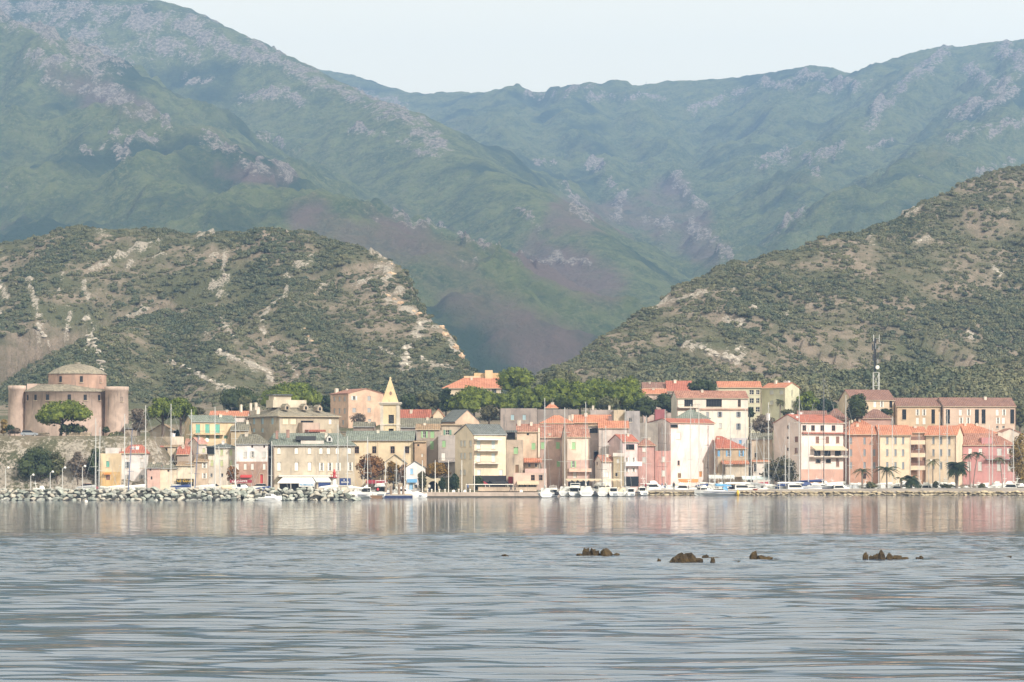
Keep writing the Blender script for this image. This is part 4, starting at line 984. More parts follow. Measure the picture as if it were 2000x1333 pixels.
h = House('apartment_building', 'orange three storey building with grey framed windows and orange hipped roof', 724, 1657, 1719, 945, 848.6, 830, ORA, 'orange', 'h', dep=13, stain=.12, ridge=(1668, 1708), ovh=.5,
    wins=[('c', [1662, 1688.6], 854.7, 868, 4.5, 'bgrey'), ('c', [1662, 1688.6, 1707.5], 878, 891, 4.5, 'bgrey'), ('c', [1662, 1688.6, 1707.5], 903, 915.5, 4.5, 'bgrey'), ('d', [1688.6], 925, 936, 6, 'brown')])
h = House('apartment_building', 'pale yellow apartment building with orange roof and stacked corner loggias', 722, 1719, 1779, 945, 849.6, 831, (0.78,0.60,0.36), 'orange', 'g', dep=13, stain=.12, ovh=.5, wins=[('c', [1733, 1749, 1764], 854, 868, 4.5, 'bgrey'), ('c', [1733, 1749, 1764], 878, 891, 4.5, 'bgrey'), ('c', [1733, 1749, 1764], 903, 916.5, 4.5, 'bgrey')])
for y0, y1 in ((853, 866), (876, 891), (900, 916)):
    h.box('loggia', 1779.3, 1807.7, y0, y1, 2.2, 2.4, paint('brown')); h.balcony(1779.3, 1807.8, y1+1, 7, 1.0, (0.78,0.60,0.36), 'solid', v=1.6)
h = House('apartment_building', 'yellow end block of the orange-roofed apartments beside the red house', 722.5, 1808, 1867.7, 945, 849.6, 832, (0.78,0.60,0.36), 'orange', 'g', sr=13, ang=20, stain=.12, ovh=.5, wins=[('c', [1823, 1838, 1854], 853.7, 868, 4.2, 'bgrey'), ('c', [1823, 1838, 1854], 878, 891, 4.2, 'bgrey'), ('c', [1823, 1838, 1854], 903, 916.5, 4.2, 'bgrey')])
House('link_block', 'recessed orange link block behind the corner loggias', 726, 1778, 1809, 945, 846, 834, (0.60,0.33,0.17), 'orange', 'g', dep=10)
h = House('town_house', 'raspberry red house with white shutters and brown tiled roof', 730, 1881, 1984, 945, 870, 847, REDP, 'terra', 'h', dep=12, stain=.12, ridge=(1890, 1950), wins=[('c', [1895, 1915], 876, 887, 7, 'white'), ('c', [1952], 876, 890, 9, 'lgrey'), ('o', [1972], 876, 887, 4.5, 'white'), ('c', [1893, 1914, 1951, 1972], 902, 920, 7.5, 'lgrey')])
h.balcony(1925, 1984, 897, 6, 1.2, 'grey'); h.box('red_turret', 1918, 1939, 855, 871, .5, 4, plaster((0.58,0.22,0.21), .2))
# -- upper town, right
h = House('apartment_building', 'tan apartment block with plum brown roof below the radio mast', 792, 1663, 1747, 830, 781, 761.5, (0.66,0.50,0.29), 'brown', 'g', sl=24, ang=20, stain=.12, wins=[('c', [1709], 784, 796, 6, 'white'), ('o', [1722], 784, 796, 3.6, 'white'), ('c', [1722], 799, 808, 6, 'white'), ('ad', [1740], 784, 797, 6, 'dark'), ('d', [1740], 799, 812, 6, 'brown')])
h = House('apartment_building', 'middle tan apartment block with plum roof and arched stair openings', 794, 1751, 1837, 840, 794, 777.5, (0.66,0.46,0.24), 'brown', 'g', dep=11, stain=.12, wins=[('o', [1792, 1805], 800, 812, 3.6, 'white'), ('c', [1792, 1805], 816, 829, 6, 'white'), ('ad', [1766], 800, 820, 8, 'dark'), ('ad', [1822.6], 800, 828, 7, 'dark')])
h = House('apartment_building', 'long pinkish tan apartment block with four arched openings and plum roof', 793, 1843, 1984, 840, 794, 777, (0.64,0.46,0.31), 'brown', 'g', sl=18, ang=9, stain=.12, wins=[('ad', [1851.5, 1908, 1921, 1977], 800, 828, 8, 'dark'), ('c', [1876], 800, 812, 6, 'white'), ('o', [1892, 1961], 800, 812, 3.6, 'white'), ('c', [1948], 800, 812, 6, 'white'), ('o', [1877, 1891], 816, 828, 3.6, 'white'), ('o', [1949], 816, 828, 3.6, 'white'), ('c', [1960], 816, 828, 6, 'white'), ('d', [1948, 1960], 832, 838, 5, 'lgrey')])
h = House('apartment_building', 'pale green apartment block with grey loggias and long red roof', 800, 1403, 1487, 830, 757.5, 745, (0.58,0.57,0.34), 'orange', 'g', dep=10, stain=.12, wins=[('d', [1468], 762, 771, 9, 'lgrey'), ('d', [1480], 762, 771, 7, 'lgrey'), ('d', [1468], 778, 788, 9, 'lgrey'), ('d', [1480], 778, 788, 7, 'lgrey'), ('d', [1468, 1480], 795, 805, 8, 'lgrey')])
h = House('apartment_building', 'pale green corner block with bright cream end wall and red roof', 798, 1488, 1533, 830, 757.5, 748, (0.58,0.58,0.34), 'orange', 'g', sr=28, ang=42, stain=.12, wins=[('c', [1507, 1526], 763, 771, 7, 'lgrey'), ('c', [1507, 1526], 783, 791, 7, 'lgrey')], swins=[('d', [1547], 763, 776, 2, 'lgrey'), ('d', [1547], 783, 797, 2, 'lgrey')], chim=[(1504, 742, 4), (1520, 743, 12, 4, 'white')])
h = House('hilltop_house', 'yellow hilltop house with broad pale orange roof and square chimney tower', 850, 866, 978, 790, 758, 738, (0.68,0.55,0.34), 'orange', 'h', dep=14, ridge=(905, 978), wins=[('d', [965], 760, 768, 9, 'bgrey')], ovh=.5)
h.box('upper_storey', 925, 981, 727, 741, 9, 13, plaster((0.72,0.48,0.17), .2)); h.box('chimney_tower', 947, 962, 722, 741, 6.5, 8.9, plaster((0.74,0.54,0.24), .2)); h.box('upper_roof', 905, 945, 733, 741, 8.0, 8.9, plaster((0.74,0.52,0.24), .2))
House('stucco_house', 'low house with plum red roof behind the big pines, far end of the row', 815, 1256, 1311, 780, 759, 747, (0.55,0.45,0.36), 'brown', 'g', dep=9, chim=[(1270, 745, 4), (1312, 743, 4)])
House('stucco_house', 'house with bright red roof beside the dark round tree above the villa', 812, 1303, 1352, 790, 764, 744, (0.55,0.45,0.36), 'red', 'g', dep=10, chim=[(1320, 741, 5)])
House('stucco_house', 'low house with pale orange skylit roof in front of the plum red roof', 806, 1256, 1302, 790, 770, 760, (0.58,0.42,0.32), 'orange', 'g', dep=8)
House('stucco_house', 'low brown-roofed house tucked behind the grey gabled four storey house', 745, 1561, 1617, 860, 820, 803, (0.58,0.38,0.28), 'brown', 'g', dep=9)
House('stucco_house', 'salmon house with brown hipped roof and skylight left of the tall tree', 748, 1615, 1658, 870, 820, 799, (0.60,0.36,0.26), 'brown', 'h', dep=10)
House('stucco_house', 'salmon house with brown hipped roof right of the tall tree', 750, 1686, 1742, 870, 818, 800, (0.62,0.36,0.26), 'brown', 'h', dep=10, chim=[(1690, 803, 4)])
House('stucco_house', 'house with flat orange roof peeping over the orange hipped building', 738, 1654, 1712, 870, 838, 821, (0.62,0.36,0.24), 'orange', 'h', dep=9)
House('stucco_house', 'house with wide orange tiled roof behind the yellow end block', 740, 1840, 1950, 870, 847, 828, (0.52,0.36,0.24), 'orange', 'h', dep=12, chim=[(1891, 826, 4), (1914, 826, 4)])
House('stucco_house', 'cream gabled house with pinkish roof at the edge behind the red house', 752, 1940, 2006, 880, 852, 838, (0.70,0.60,0.46), 'terra', 'p', dep=9)
# -- old walls above the centre
House('old_house', 'old grey roofless house with two pale blue shutters under the pines', 708, 977.5, 1049, 850, 798, 797, (0.36,0.30,0.25), 'slate', 'f', dep=8, stain=.8, wins=[('c', [1001, 1024], 810.5, 821, 6.5, 'pblue')])
House('old_house', 'grey old wall house with small orange peaked roof behind', 712, 1050, 1130, 840, 800, 799, (0.34,0.29,0.24), 'slate', 'f', dep=7, stain=.8)
House('small_house', 'tiny grey house with orange pyramid roof over the old walls', 716, 1067, 1088.6, 815, 797, 788.5, (0.36,0.32,0.28), 'orange', 'h', dep=4)
House('old_house', 'long low mauve grey wall house with a chimney at its end', 710, 1153, 1198, 840, 801, 800, (0.42,0.36,0.31), 'slate', 'f', dep=7, stain=.5, chim=[(1159, 792, 4), (1191, 792, 4)])
House('ruin', 'broken yellow stone ruin wall beside the grey ruined tower', 706, 1199, 1222, 840, 801, 800, (0.58,0.47,0.27), 'slate', 'f', dep=5, stain=.7)
House('ruin', 'grey ruined tower house with one black hole', 704, 1223, 1250, 840, 803, 802, (0.40,0.38,0.36), 'slate', 'f', dep=5, stain=.5, wins=[('d', [1231], 816, 825, 6, 'black')])
House('terrace_wall', 'dry stone terrace walls stepping down beside the grey ruined tower', 712, 1226, 1285, 880, 826, 825, (0.36,0.33,0.26), 'olive', 'f', dep=3, stain=.8, cat='wall')

# ------------------------------------------------------------------ citadel
D = 690; s_ = D/F
ct = P(131, 838, D + 10.5); ct.z = PZ(838, D)
cit = tag(empty('round_fort', ct), 'pink round fort with corner towers, drum storey and conical slab roof', 'fort')
zc = lambda y: (838 - y)*s_
FP, FO, FS = plaster((0.56,0.41,0.30), .7), plaster((0.54,0.32,0.20), .6), roofmat('stone', 'y')
R1 = 83*s_
mb = MB(); mb.lathe([(R1+.5, -4), (R1+.25, zc(815)), (R1, zc(766)), (R1+.12, zc(765.9)), (R1+.12, zc(764))], 48); mb.build('main_wall', FP, cit, True)
mb = MB(); mb.lathe([(R1+.35, zc(764.8)), (R1+.35, zc(763.6)), (57.5*s_, zc(750)), (57.5*s_, zc(752))], 48); rf = mb.build('ring_roof', FS, cit)
mb = MB(); mb.lathe([(57*s_, zc(758)), (57*s_, zc(729))], 40, c=((151.5-131)*s_, 0)); mb.build('drum_wall', FO, cit, True)
mb = MB(); mb.lathe([(58.8*s_, zc(729.6)), (58.8*s_, zc(728.3)), (46*s_, zc(719.5)), (30*s_, zc(712.5)), (14*s_, zc(709)), (6*s_, zc(708.3)), (6*s_, zc(705)), (.05, zc(705))], 40, c=((151.5-131)*s_, 0)); mb.build('cone_roof', FS, cit)
mb = MB(); mb.box((50-131)*s_, (94-131)*s_, 1, 5, zc(765), zc(747)); mb.build('parapet', FP, cit)
for xm, r_, yt in ((36, 16.5, 752), (235, 22.5, 754.5)):
    c_ = ((xm-131)*s_, -R1*.48 if xm > 100 else -R1*.3)
    mb = MB(); mb.lathe([(r_*s_+.35, -4), (r_*s_+.1, zc(815)), (r_*s_, zc(yt+9)), (r_*s_+.16, zc(yt+8)), (r_*s_+.16, zc(yt)), (r_*s_-.3, zc(yt)), (r_*s_-.3, zc(yt+4)), (.02, zc(yt+4))], 24, c=c_)
    mb.build('corner_tower', FP, cit, True)
def fort_window(px, y0, y1, wpx, R, cx, cy):
    dx = (px-131)*s_ - cx; a = math.asin(max(-.97, min(.97, dx/R)))
    make_window(cit, (cx + R*math.sin(a)*1.004, cy - R*math.cos(a)*1.004 - .17, zc(y1)), a, 'd', wpx*s_, (y1-y0)*s_, 'dark')
for x in (60, 79, 105, 148.5, 178, 202): fort_window(x, 771, 782, 6.5, R1+.1, 0, 0)
for x in (126, 168, 202): fort_window(x, 734, 746, 5.5, 57*s_, (151.5-131)*s_, 0)
fort_window(248, 775, 784, 5, 22.5*s_, (235-131)*s_, -R1*.48)
# stone walls on the rock below the fort
def stone_wall(label, x0, x1, y0, y1, D, n, col):
    r = tag(empty('stone_wall', P((x0+x1)/2, y1, D)), label, 'wall'); s_ = D/F
    w, h = (x1-x0)*s_, (y1-y0)*s_; rnd = random.Random(int(x0))
    mb = MB(); mb.box(-w/2, w/2, .12, .7, -2, h-.05); mb.build('core', plaster(tuple(c*.6 for c in col), .6), r)
    ms = [plaster(col, .6), plaster(tuple(c*.8 for c in col), .6), plaster(tuple(min(1, c*1.15) for c in col), .5)]
    rows = max(2, int(h/.45)); cnt = max(3, int(w/.95)); base = []
    for k in range(6):
        mb = MB(); a, b = rnd.uniform(.44, .5), rnd.uniform(.17, .215)
        mb.loft([[(-a, 0, -b), (a, 0, -b*.9), (a*.95, 0, b), (-a*.9, 0, b*.95)][::1], [(-a*.85, -.14, -b*.8), (a*.88, -.16, -b*.75), (a*.8, -.15, b*.8), (-a*.8, -.13, b*.85)]])
        base.append(mb.mesh('stone', ms[k % 3]))
    for j in range(rows):
        for i in range(cnt):
            o = bpy.data.objects.new('stone', rnd.choice(base)); o.location = (-w/2 + w*(i+.5+.25*(j % 2)*(1 if i < cnt-1 else -1))/cnt, .12, h*(j+.5)/rows)
            o.scale = (w/cnt*1.02, 1, h/rows/.45*1.02); link(o, r)
stone_wall('tan rubble stone wall under the round fort beside the lone pine', 128, 178, 844, 858, 671, 3, (0.50,0.40,0.24))
stone_wall('low pale rubble wall left of the lone pine trunk', 62, 96, 845, 851, 670, 2, (0.52,0.43,0.28))
# ------------------------------------------------------------------ vegetation
def leaf_mat(name, dark, light, rough=0.75, inst=False):
    if name in MATS: return MATS[name]
    m, n, l, b = new_mat(name)
    tc = n.new('ShaderNodeTexCoord'); geo = n.new('ShaderNodeNewGeometry')
    f = noise(n, l, tc.outputs['Object'], 0.55, 3, 0.6)
    r = geo.outputs['Random Per Island']
    t = math_(n, l, 'ADD', math_(n, l, 'MULTIPLY', ramp(n, l, f, 0.35, 0.65), 0.55), math_(n, l, 'MULTIPLY', r, 0.45))
    c = mixc(n, l, t, dark, light)
    l.new(c, b.inputs['Base Color']); b.inputs['Roughness'].default_value = rough; b.inputs['Specular IOR Level'].default_value = 0.15
    MATS[name] = m
    return m
def ico(sub=1):
    bm = bmesh.new(); bmesh.ops.create_icosphere(bm, subdivisions=sub, radius=1)
    v = np.array([x.co[:] for x in bm.verts]); f = np.array([[q.index for q in x.verts] for x in bm.faces]); bm.free()
    return v, f
ICO1, ICO2 = ico(1), ico(2)
def crown_mesh(name, lobes, nleaf, leaf, mat, seed, core=0.82, drop=0.15, up=0.35):
    """lobes: (x,y,z,rx,ry,rz). leaf-sized faces spread over and just inside every lobe, round an added solid core that stops light passing through"""
    r = np.random.RandomState(seed)
    L = np.array(lobes, float)
    wgt = L[:, 3]*L[:, 4] + L[:, 3]*L[:, 5]; wgt /= wgt.sum()
    k = r.choice(len(L), nleaf, p=wgt)
    d = r.normal(size=(nleaf, 3)); d[:, 2] += up; d /= np.linalg.norm(d, axis=1)[:, None]
    rr = 1.0 - np.abs(r.normal(size=nleaf))*drop + r.rand(nleaf)*0.10
    c = L[k, :3] + d*L[k, 3:]*rr[:, None]
    nrm = d + r.normal(size=(nleaf, 3))*0.55; nrm /= np.linalg.norm(nrm, axis=1)[:, None]
    t = np.cross(nrm, r.normal(size=(nleaf, 3))); t /= np.linalg.norm(t, axis=1)[:, None]
    w = np.cross(nrm, t); s = leaf*(0.55 + 0.9*r.rand(nleaf))[:, None]
    q = np.stack([c - t*s*0.5 - w*s*0.35, c + t*s*0.5 - w*s*0.25, c + t*s*0.35 + w*s*0.5, c - t*s*0.45 + w*s*0.4], 1).reshape(-1, 3)
    fq = np.arange(nleaf*4).reshape(-1, 4)
    v1, f1 = ICO1
    vv = [q]; ff = [np.stack([fq[:, 0], fq[:, 1], fq[:, 2]], 1), np.stack([fq[:, 0], fq[:, 2], fq[:, 3]], 1)]; n0 = len(q)
    if core > 0:  # solid core added to block light through the crown
        for row in L:
            jit = 1 + 0.12*r.normal(size=(len(v1), 1))
            vv.append(row[:3] + v1*row[3:]*core*jit); ff.append(f1 + n0); n0 += len(v1)
    return np_mesh(name, np.concatenate(vv), np.concatenate(ff), mat, smooth=False)
M_BARK = simple('bark', (0.13, 0.095, 0.07), 0.9, vary=0.3, scale=3)
M_BARKG = simple('bark_grey', (0.20, 0.17, 0.145), 0.9, vary=0.3, scale=3)
LEAF = {'pine': leaf_mat('pine_needles', (0.022,0.044,0.010), (0.18,0.215,0.034)), 'oak': leaf_mat('oak_leaves', (0.022,0.036,0.018), (0.075,0.095,0.035)), 'olive': leaf_mat('olive_leaves', (0.05,0.06,0.03), (0.16,0.16,0.075)),
        'rust': leaf_mat('rust_leaves', (0.10,0.05,0.022), (0.30,0.155,0.06)), 'ochre': leaf_mat('ochre_leaves', (0.10,0.06,0.015), (0.27,0.165,0.04)), 'twig': leaf_mat('bare_twigs', (0.09,0.075,0.06), (0.22,0.175,0.13)),
        'dark': leaf_mat('dark_leaves', (0.014,0.028,0.014), (0.05,0.07,0.028)), 'willow': leaf_mat('willow_leaves', (0.12,0.085,0.025), (0.30,0.21,0.07)), 'shrub': leaf_mat('shrub_leaves', (0.05,0.05,0.028), (0.125,0.115,0.055))}
def tree(name, label, px, yb, yt, wpx, yc, D, kind='round', leafm='pine', n=1800, leaf=0.42, group=None, core=0.8, lean=0.0, seed=None, cat='tree', trunk=0.22, bark=None):
    """crown spans rows yt..yc and wpx columns; trunk stands at row yb"""
    s_ = D/F; rnd = random.Random(seed if seed is not None else int(px*7 + yt))
    root = tag(empty(name, P(px, yb, D)), label, cat, group)
    H0, H1 = (yb-yc)*s_, (yb-yt)*s_; W = wpx*s_*(1.12 if n > 1000 else 1.0); n = int(n*1.5); hc = H1 - H0; lo = []
    lx = lean*s_
    if kind == 'umbrella':
        for i in range(38):
            a, q = rnd.uniform(0, 6.283), math.sqrt(rnd.random())
            r_ = W*rnd.uniform(.12, .2)
            x, y = math.cos(a)*q*(W/2-r_*.8), math.sin(a)*q*(W/2-r_*.8)
            z = H0 + hc*(.22 + .68*(1-q*q)*rnd.uniform(.72, 1.0)) - r_*.1
            lo.append((x+lx, y, min(z, H1-r_*.7), r_, r_, min(r_*.75, hc*.42)))
    elif kind == 'column':
        for i in range(16):
            f = (i+.5)/16; r_ = W*.5*(.55 + .45*math.sin(math.pi*min(1, f*.9+.15)))*rnd.uniform(.55, .8)
            lo.append((rnd.uniform(-.3, .3)*W*.6+lx, rnd.uniform(-.3, .3)*W*.6, H0 + r_*.6 + (hc-r_*1.4)*f, r_, r_, r_*.95))
    else:
        for i in range(30):
            a, q, f = rnd.uniform(0, 6.283), rnd.random()**.5, rnd.random()
            prof = math.sqrt(max(.12, 1 - (2*f-.85)**2*.8)); r_ = min(W*rnd.uniform(.15, .24), hc*.34)
            x, y = math.cos(a)*q*(W/2-r_*.7)*prof, math.sin(a)*q*(W/2-r_*.7)*prof
            lo.append((x+lx, y, H0 + r_*.6 + (hc-r_*1.5)*f, r_, r_, r_*.85))
    tb = MB(); tw = trunk
    top = (lx*.8, 0, H0 + hc*.35); mid = (lx*.3 + rnd.uniform(-.2, .2), 0, max(H0*.55, .3))
    q0 = P(px, yb, D); gd = min(-.6, ground_z(q0.x, q0.y) - q0.z - .4)
    tb.tube((0, 0, gd), mid, tw*1.25, tw*.95, 7); tb.tube(mid, top, tw*.95, tw*.5, 7)
    for i in range(9 if kind == 'umbrella' else 7):
        e = lo[rnd.randrange(len(lo))]; f = rnd.uniform(.1, .8)
        st_ = [mid[k] + (top[k]-mid[k])*f for k in range(3)]
        m_ = [(st_[k]+e[k])/2 for k in range(3)]; m_[2] -= .06*hc
        tb.tube(st_, m_, tw*.42, tw*.28, 5); tb.tube(m_, e[:3], tw*.28, tw*.10, 5)
    tb.build('trunk', bark or M_BARK, root)
    link(bpy.data.objects.new('crown', crown_mesh('crown', lo, n, leaf, LEAF[leafm], int(px) + int(yt), core=core)), root)
    return root
def ray_D(px, py, d0=600.0):
    # distance at which the sight line through a photo pixel meets the near ground
    for k in range(400):
        d = d0 + k*.5
        if PX(px, d) is not None and d >= float(shore_y(np.array([PX(px, d)]))[0]) and ground_z(PX(px, d), d) >= PZ(py, d): return d
    return d0 + 60
# umbrella pines and the trees of the upper town
tree('umbrella_pine', 'lone umbrella pine with leaning crown in front of the round fort', 117, 856, 783, 106, 824, 672, 'umbrella', n=2600, lean=10, trunk=.34)
tree('umbrella_pine', 'dark left-hand umbrella pine of the pair above the beige block house', 318, 852, 777, 66, 822, 690, 'umbrella', n=2000, trunk=.34)
tree('umbrella_pine', 'brighter umbrella pine of the pair, next to the teal-shuttered house', 352, 850, 778, 62, 820, 694, 'umbrella', n=2000, trunk=.3)
tree('oak_tree', 'rounded dark oak rising left of the stone hotel roof', 466, 815, 754, 70, 803, 762, 'round', 'oak', n=2200)
tree('oak_tree', 'small olive green tree in front of the dark oak', 478, 815, 773, 34, 803, 752, 'round', 'olive', n=900, leaf=.38)
tree('umbrella_pine', 'wide flat pine spreading behind the stone hotel', 570, 815, 748, 118, 792, 775, 'umbrella', n=3000, trunk=.35)
tree('pine_tree', 'dense dark tree right of the wide flat pine by the peach house', 638, 815, 770, 26, 805, 780, 'round', 'dark', n=700)
tree('umbrella_pine', 'low round pine below the orange-roofed hilltop house', 926, 815, 755, 104, 803, 760, 'umbrella', n=3000, trunk=.3)
tree('pine_tree', 'tall open pine right of the hilltop house', 1008, 790, 716, 74, 766, 800, 'round', 'pine', n=2300, trunk=.3)
tree('pine_tree', 'long low pine at the front edge of the pine grove', 1022, 815, 757, 92, 801, 762, 'umbrella', n=2600, trunk=.3)
tree('pine_tree', 'pale green tree at the back of the pine grove', 1095, 790, 720, 72, 760, 825, 'round', 'olive', n=1800)
tree('umbrella_pine', 'broad bright pine in the middle of the grove', 1092, 815, 741, 98, 801, 768, 'umbrella', n=3000, trunk=.3)
tree('umbrella_pine', 'billowing pine right of the broad bright pine', 1168, 815, 737, 86, 801, 772, 'round', 'pine', n=2800, trunk=.3)
tree('umbrella_pine', 'tallest pine at the far end of the grove near the red roofs', 1222, 815, 734, 82, 803, 770, 'round', 'pine', n=2800, trunk=.3)
tree('oak_tree', 'olive brown tree in shade below the tallest grove pine', 1190, 818, 771, 46, 808, 742, 'round', 'olive', n=1200)
tree('oak_tree', 'dull brown green tree below the end of the pine grove', 1262, 822, 772, 48, 813, 745, 'round', 'oak', n=1200)
tree('oak_tree', 'dark green tree between the grove and the white villa', 1300, 822, 764, 44, 808, 770, 'round', 'oak', n=1100)
for px, yt, w, lb, lm in ((800, 768, 46, 'grey green tree directly right of the spire', 'oak'), (838, 760, 52, 'olive tree behind the long red roof', 'olive'), (872, 757, 34, 'dark narrow tree between olive tree and low round pine', 'dark')):
    tree('oak_tree', lb, px, 822, yt, w, 806, 765, 'round', lm, n=1100)
tree('oak_tree', 'dark round tree above the white villa roof', 1373, 775, 741, 58, 768, 790, 'round', 'oak', n=1500)
tree('oak_tree', 'small dark tree right of the white villa', 1464, 822, 795, 20, 815, 770, 'round', 'dark', n=500)
tree('pine_tree', 'bright green tree right of the cream end wall', 1578, 815, 764, 42, 805, 800, 'round', 'pine', n=1300)
tree('oak_tree', 'dark tree mass behind the black mast', 1612, 815, 778, 44, 806, 810, 'round', 'dark', n=1000)
tree('poplar_tree', 'tall dark green tree standing between the two brown hipped roofs', 1674, 826, 769, 40, 820, 742, 'column', 'oak', n=1500)
tree('pine_tree', 'bright green pine top behind the long plum-roofed block', 1958, 812, 770, 70, 795, 840, 'umbrella', 'pine', n=1800)
tree('oak_tree', 'pale green tree at the end of the plum-roofed block', 1992, 845, 786, 30, 835, 800, 'round', 'olive', n=900)
tree('bare_tree', 'leafless brown scrub tree between villa and grey gable', 1487, 865, 808, 50, 855, 745, 'round', 'twig', n=1700, leaf=.3, core=.55, bark=M_BARKG)
tree('bare_tree', 'bare grey brown tree beside the pines of the old grey house', 955, 830, 790, 40, 822, 715, 'round', 'shrub', n=900, leaf=.34, core=.6)
tree('bare_tree', 'leafless russet tree right of the round fort', 270, 855, 795, 34, 842, 684, 'round', 'twig', n=1300, leaf=.3, core=.45, bark=M_BARKG)
tree('bare_tree', 'bare creeper tree below the tall peach house', 700, 832, 806, 34, 828, 728, 'round', 'twig', n=500, leaf=.3, core=.4)
for px, yt, w, lb in ((1052, 752, 70, 'rounded pine between the tall open pine and the broad bright pine'), (1132, 744, 70, 'rounded pine filling the gap behind the billowing pine'), (1200, 748, 66, 'rounded pine in front of the tallest grove pine'), (978, 768, 60, 'low pine between the hilltop house and the old grey house')):
    tree('umbrella_pine', lb, px, 815, yt, w, 802, 757, 'umbrella', n=1900, trunk=.28)
# quay trees
tree('plane_tree', 'rusty brown plane tree in front of the church nave', 724, 955, 884, 50, 936, 646, 'round', 'rust', n=1700, leaf=.36, core=.5)
tree('plane_tree', 'ochre brown plane tree beside the gabled porch', 768, 955, 900, 36, 944, 643, 'round', 'ochre', n=1300, leaf=.34, core=.5)
tree('plane_tree', 'thin pinkish plane tree touching the white hut', 787, 955, 905, 18, 944, 641, 'column', 'rust', n=600, leaf=.3, core=.4)
tree('plane_tree', 'flat-topped golden plane tree right of the white hut', 853, 955, 905, 50, 930, 646, 'umbrella', 'ochre', n=1500, leaf=.34, core=.6)
tree('garden_shrub', 'red leaved shrub in front of the brown-based white house', 454, 945, 908, 26, 940, 636, 'round', 'rust', n=600, leaf=.3, core=.3, cat='shrub')
tree('bay_tree', 'grey green clipped tree beside the white hut', 824, 960, 920, 19, 955, 631, 'column', 'shrub', n=700, leaf=.3)
tree('bay_tree', 'short dark clipped tree beside the tunnel arch', 863, 960, 933, 14, 956, 630, 'column', 'dark', n=450, leaf=.3)
tree('bay_tree', 'tallest dark green clipped tree left of the apartment building', 887, 960, 925, 24, 957, 631, 'column', 'dark', n=900, leaf=.3)
tree('bay_tree', 'dark green clipped tree in front of the black shop front', 936, 960, 929, 22, 958, 630, 'column', 'oak', n=800, leaf=.3)
tree('willow_tree', 'loose grey green willow beside the grey gable', 1530, 950, 888, 56, 942, 698, 'round', 'shrub', n=1800, leaf=.36, core=.5)
tree('willow_tree', 'golden brown weeping tree at the edge beside the red house', 1990, 948, 846, 40, 940, 715, 'column', 'willow', n=1800, leaf=.36, core=.6)
# shrubs on the rock
for px, yb, yt, w, lb, lm, n_ in ((72, 934, 872, 78, 'large dark shrub on the cliff under the lone pine', 'oak', 1800), (112, 930, 880, 34, 'yellow green shrub beside the large cliff shrub', 'olive', 700), (152, 934, 880, 40, 'purple brown bare bush on the cliff', 'twig', 900), (190, 935, 872, 42, 'dark olive bush against the yellow corner house', 'oak', 1000), (228, 876, 842, 42, 'green bush below the right fort tower', 'olive', 900), (30, 848, 836, 30, 'grey shrub at the foot of the left fort tower', 'twig', 400), (8, 848, 818, 20, 'clump of golden reeds left of the round fort', 'willow', 500), (140, 848, 826, 60, 'low dark scrub along the fort wall behind the pine', 'oak', 700), (208, 846, 834, 16, 'small green bush at the tower joint of the fort', 'oak', 250), (20, 800+48, 830, 24, 'dark scrub beside the golden reeds', 'dark', 300)):
    tree('wild_shrub', lb, px, yb, yt, w, yb-1, (ray_D(px, yb - 6) - 1.5) if yb > 900 else 672, 'round', lm, n=n_, leaf=.34, core=.6, cat='shrub', trunk=.1)
for px, yb, yt, w, lb, lm in ((1505, 840, 815, 30, 'scrubby hedge above the roofless stone house', 'shrub'), (1540, 812, 800, 40, 'yellow green hedge below the green corner block', 'olive'), (385, 812, 795, 40, 'brown green scrub behind the orange tiled roof', 'shrub'), (900, 800, 772, 30, 'dark bush under the hilltop house', 'oak'), (1030, 800, 782, 30, 'shaded bush behind the old grey house', 'oak'), (1500, 935, 905, 26, 'dry bush behind the low white house', 'shrub'), (345, 860, 840, 20, 'green bush under the brighter twin pine', 'dark'), (1640, 822, 806, 30, 'dark hedge behind the brown hipped roof', 'dark'), (1730, 812, 798, 30, 'green hedge beneath the mast', 'oak')):
    tree('wild_shrub', lb, px, yb, yt, w, yb-1, 700 if yb > 850 else 757, 'round', lm, n=500, leaf=.34, core=.6, cat='shrub', trunk=.08)
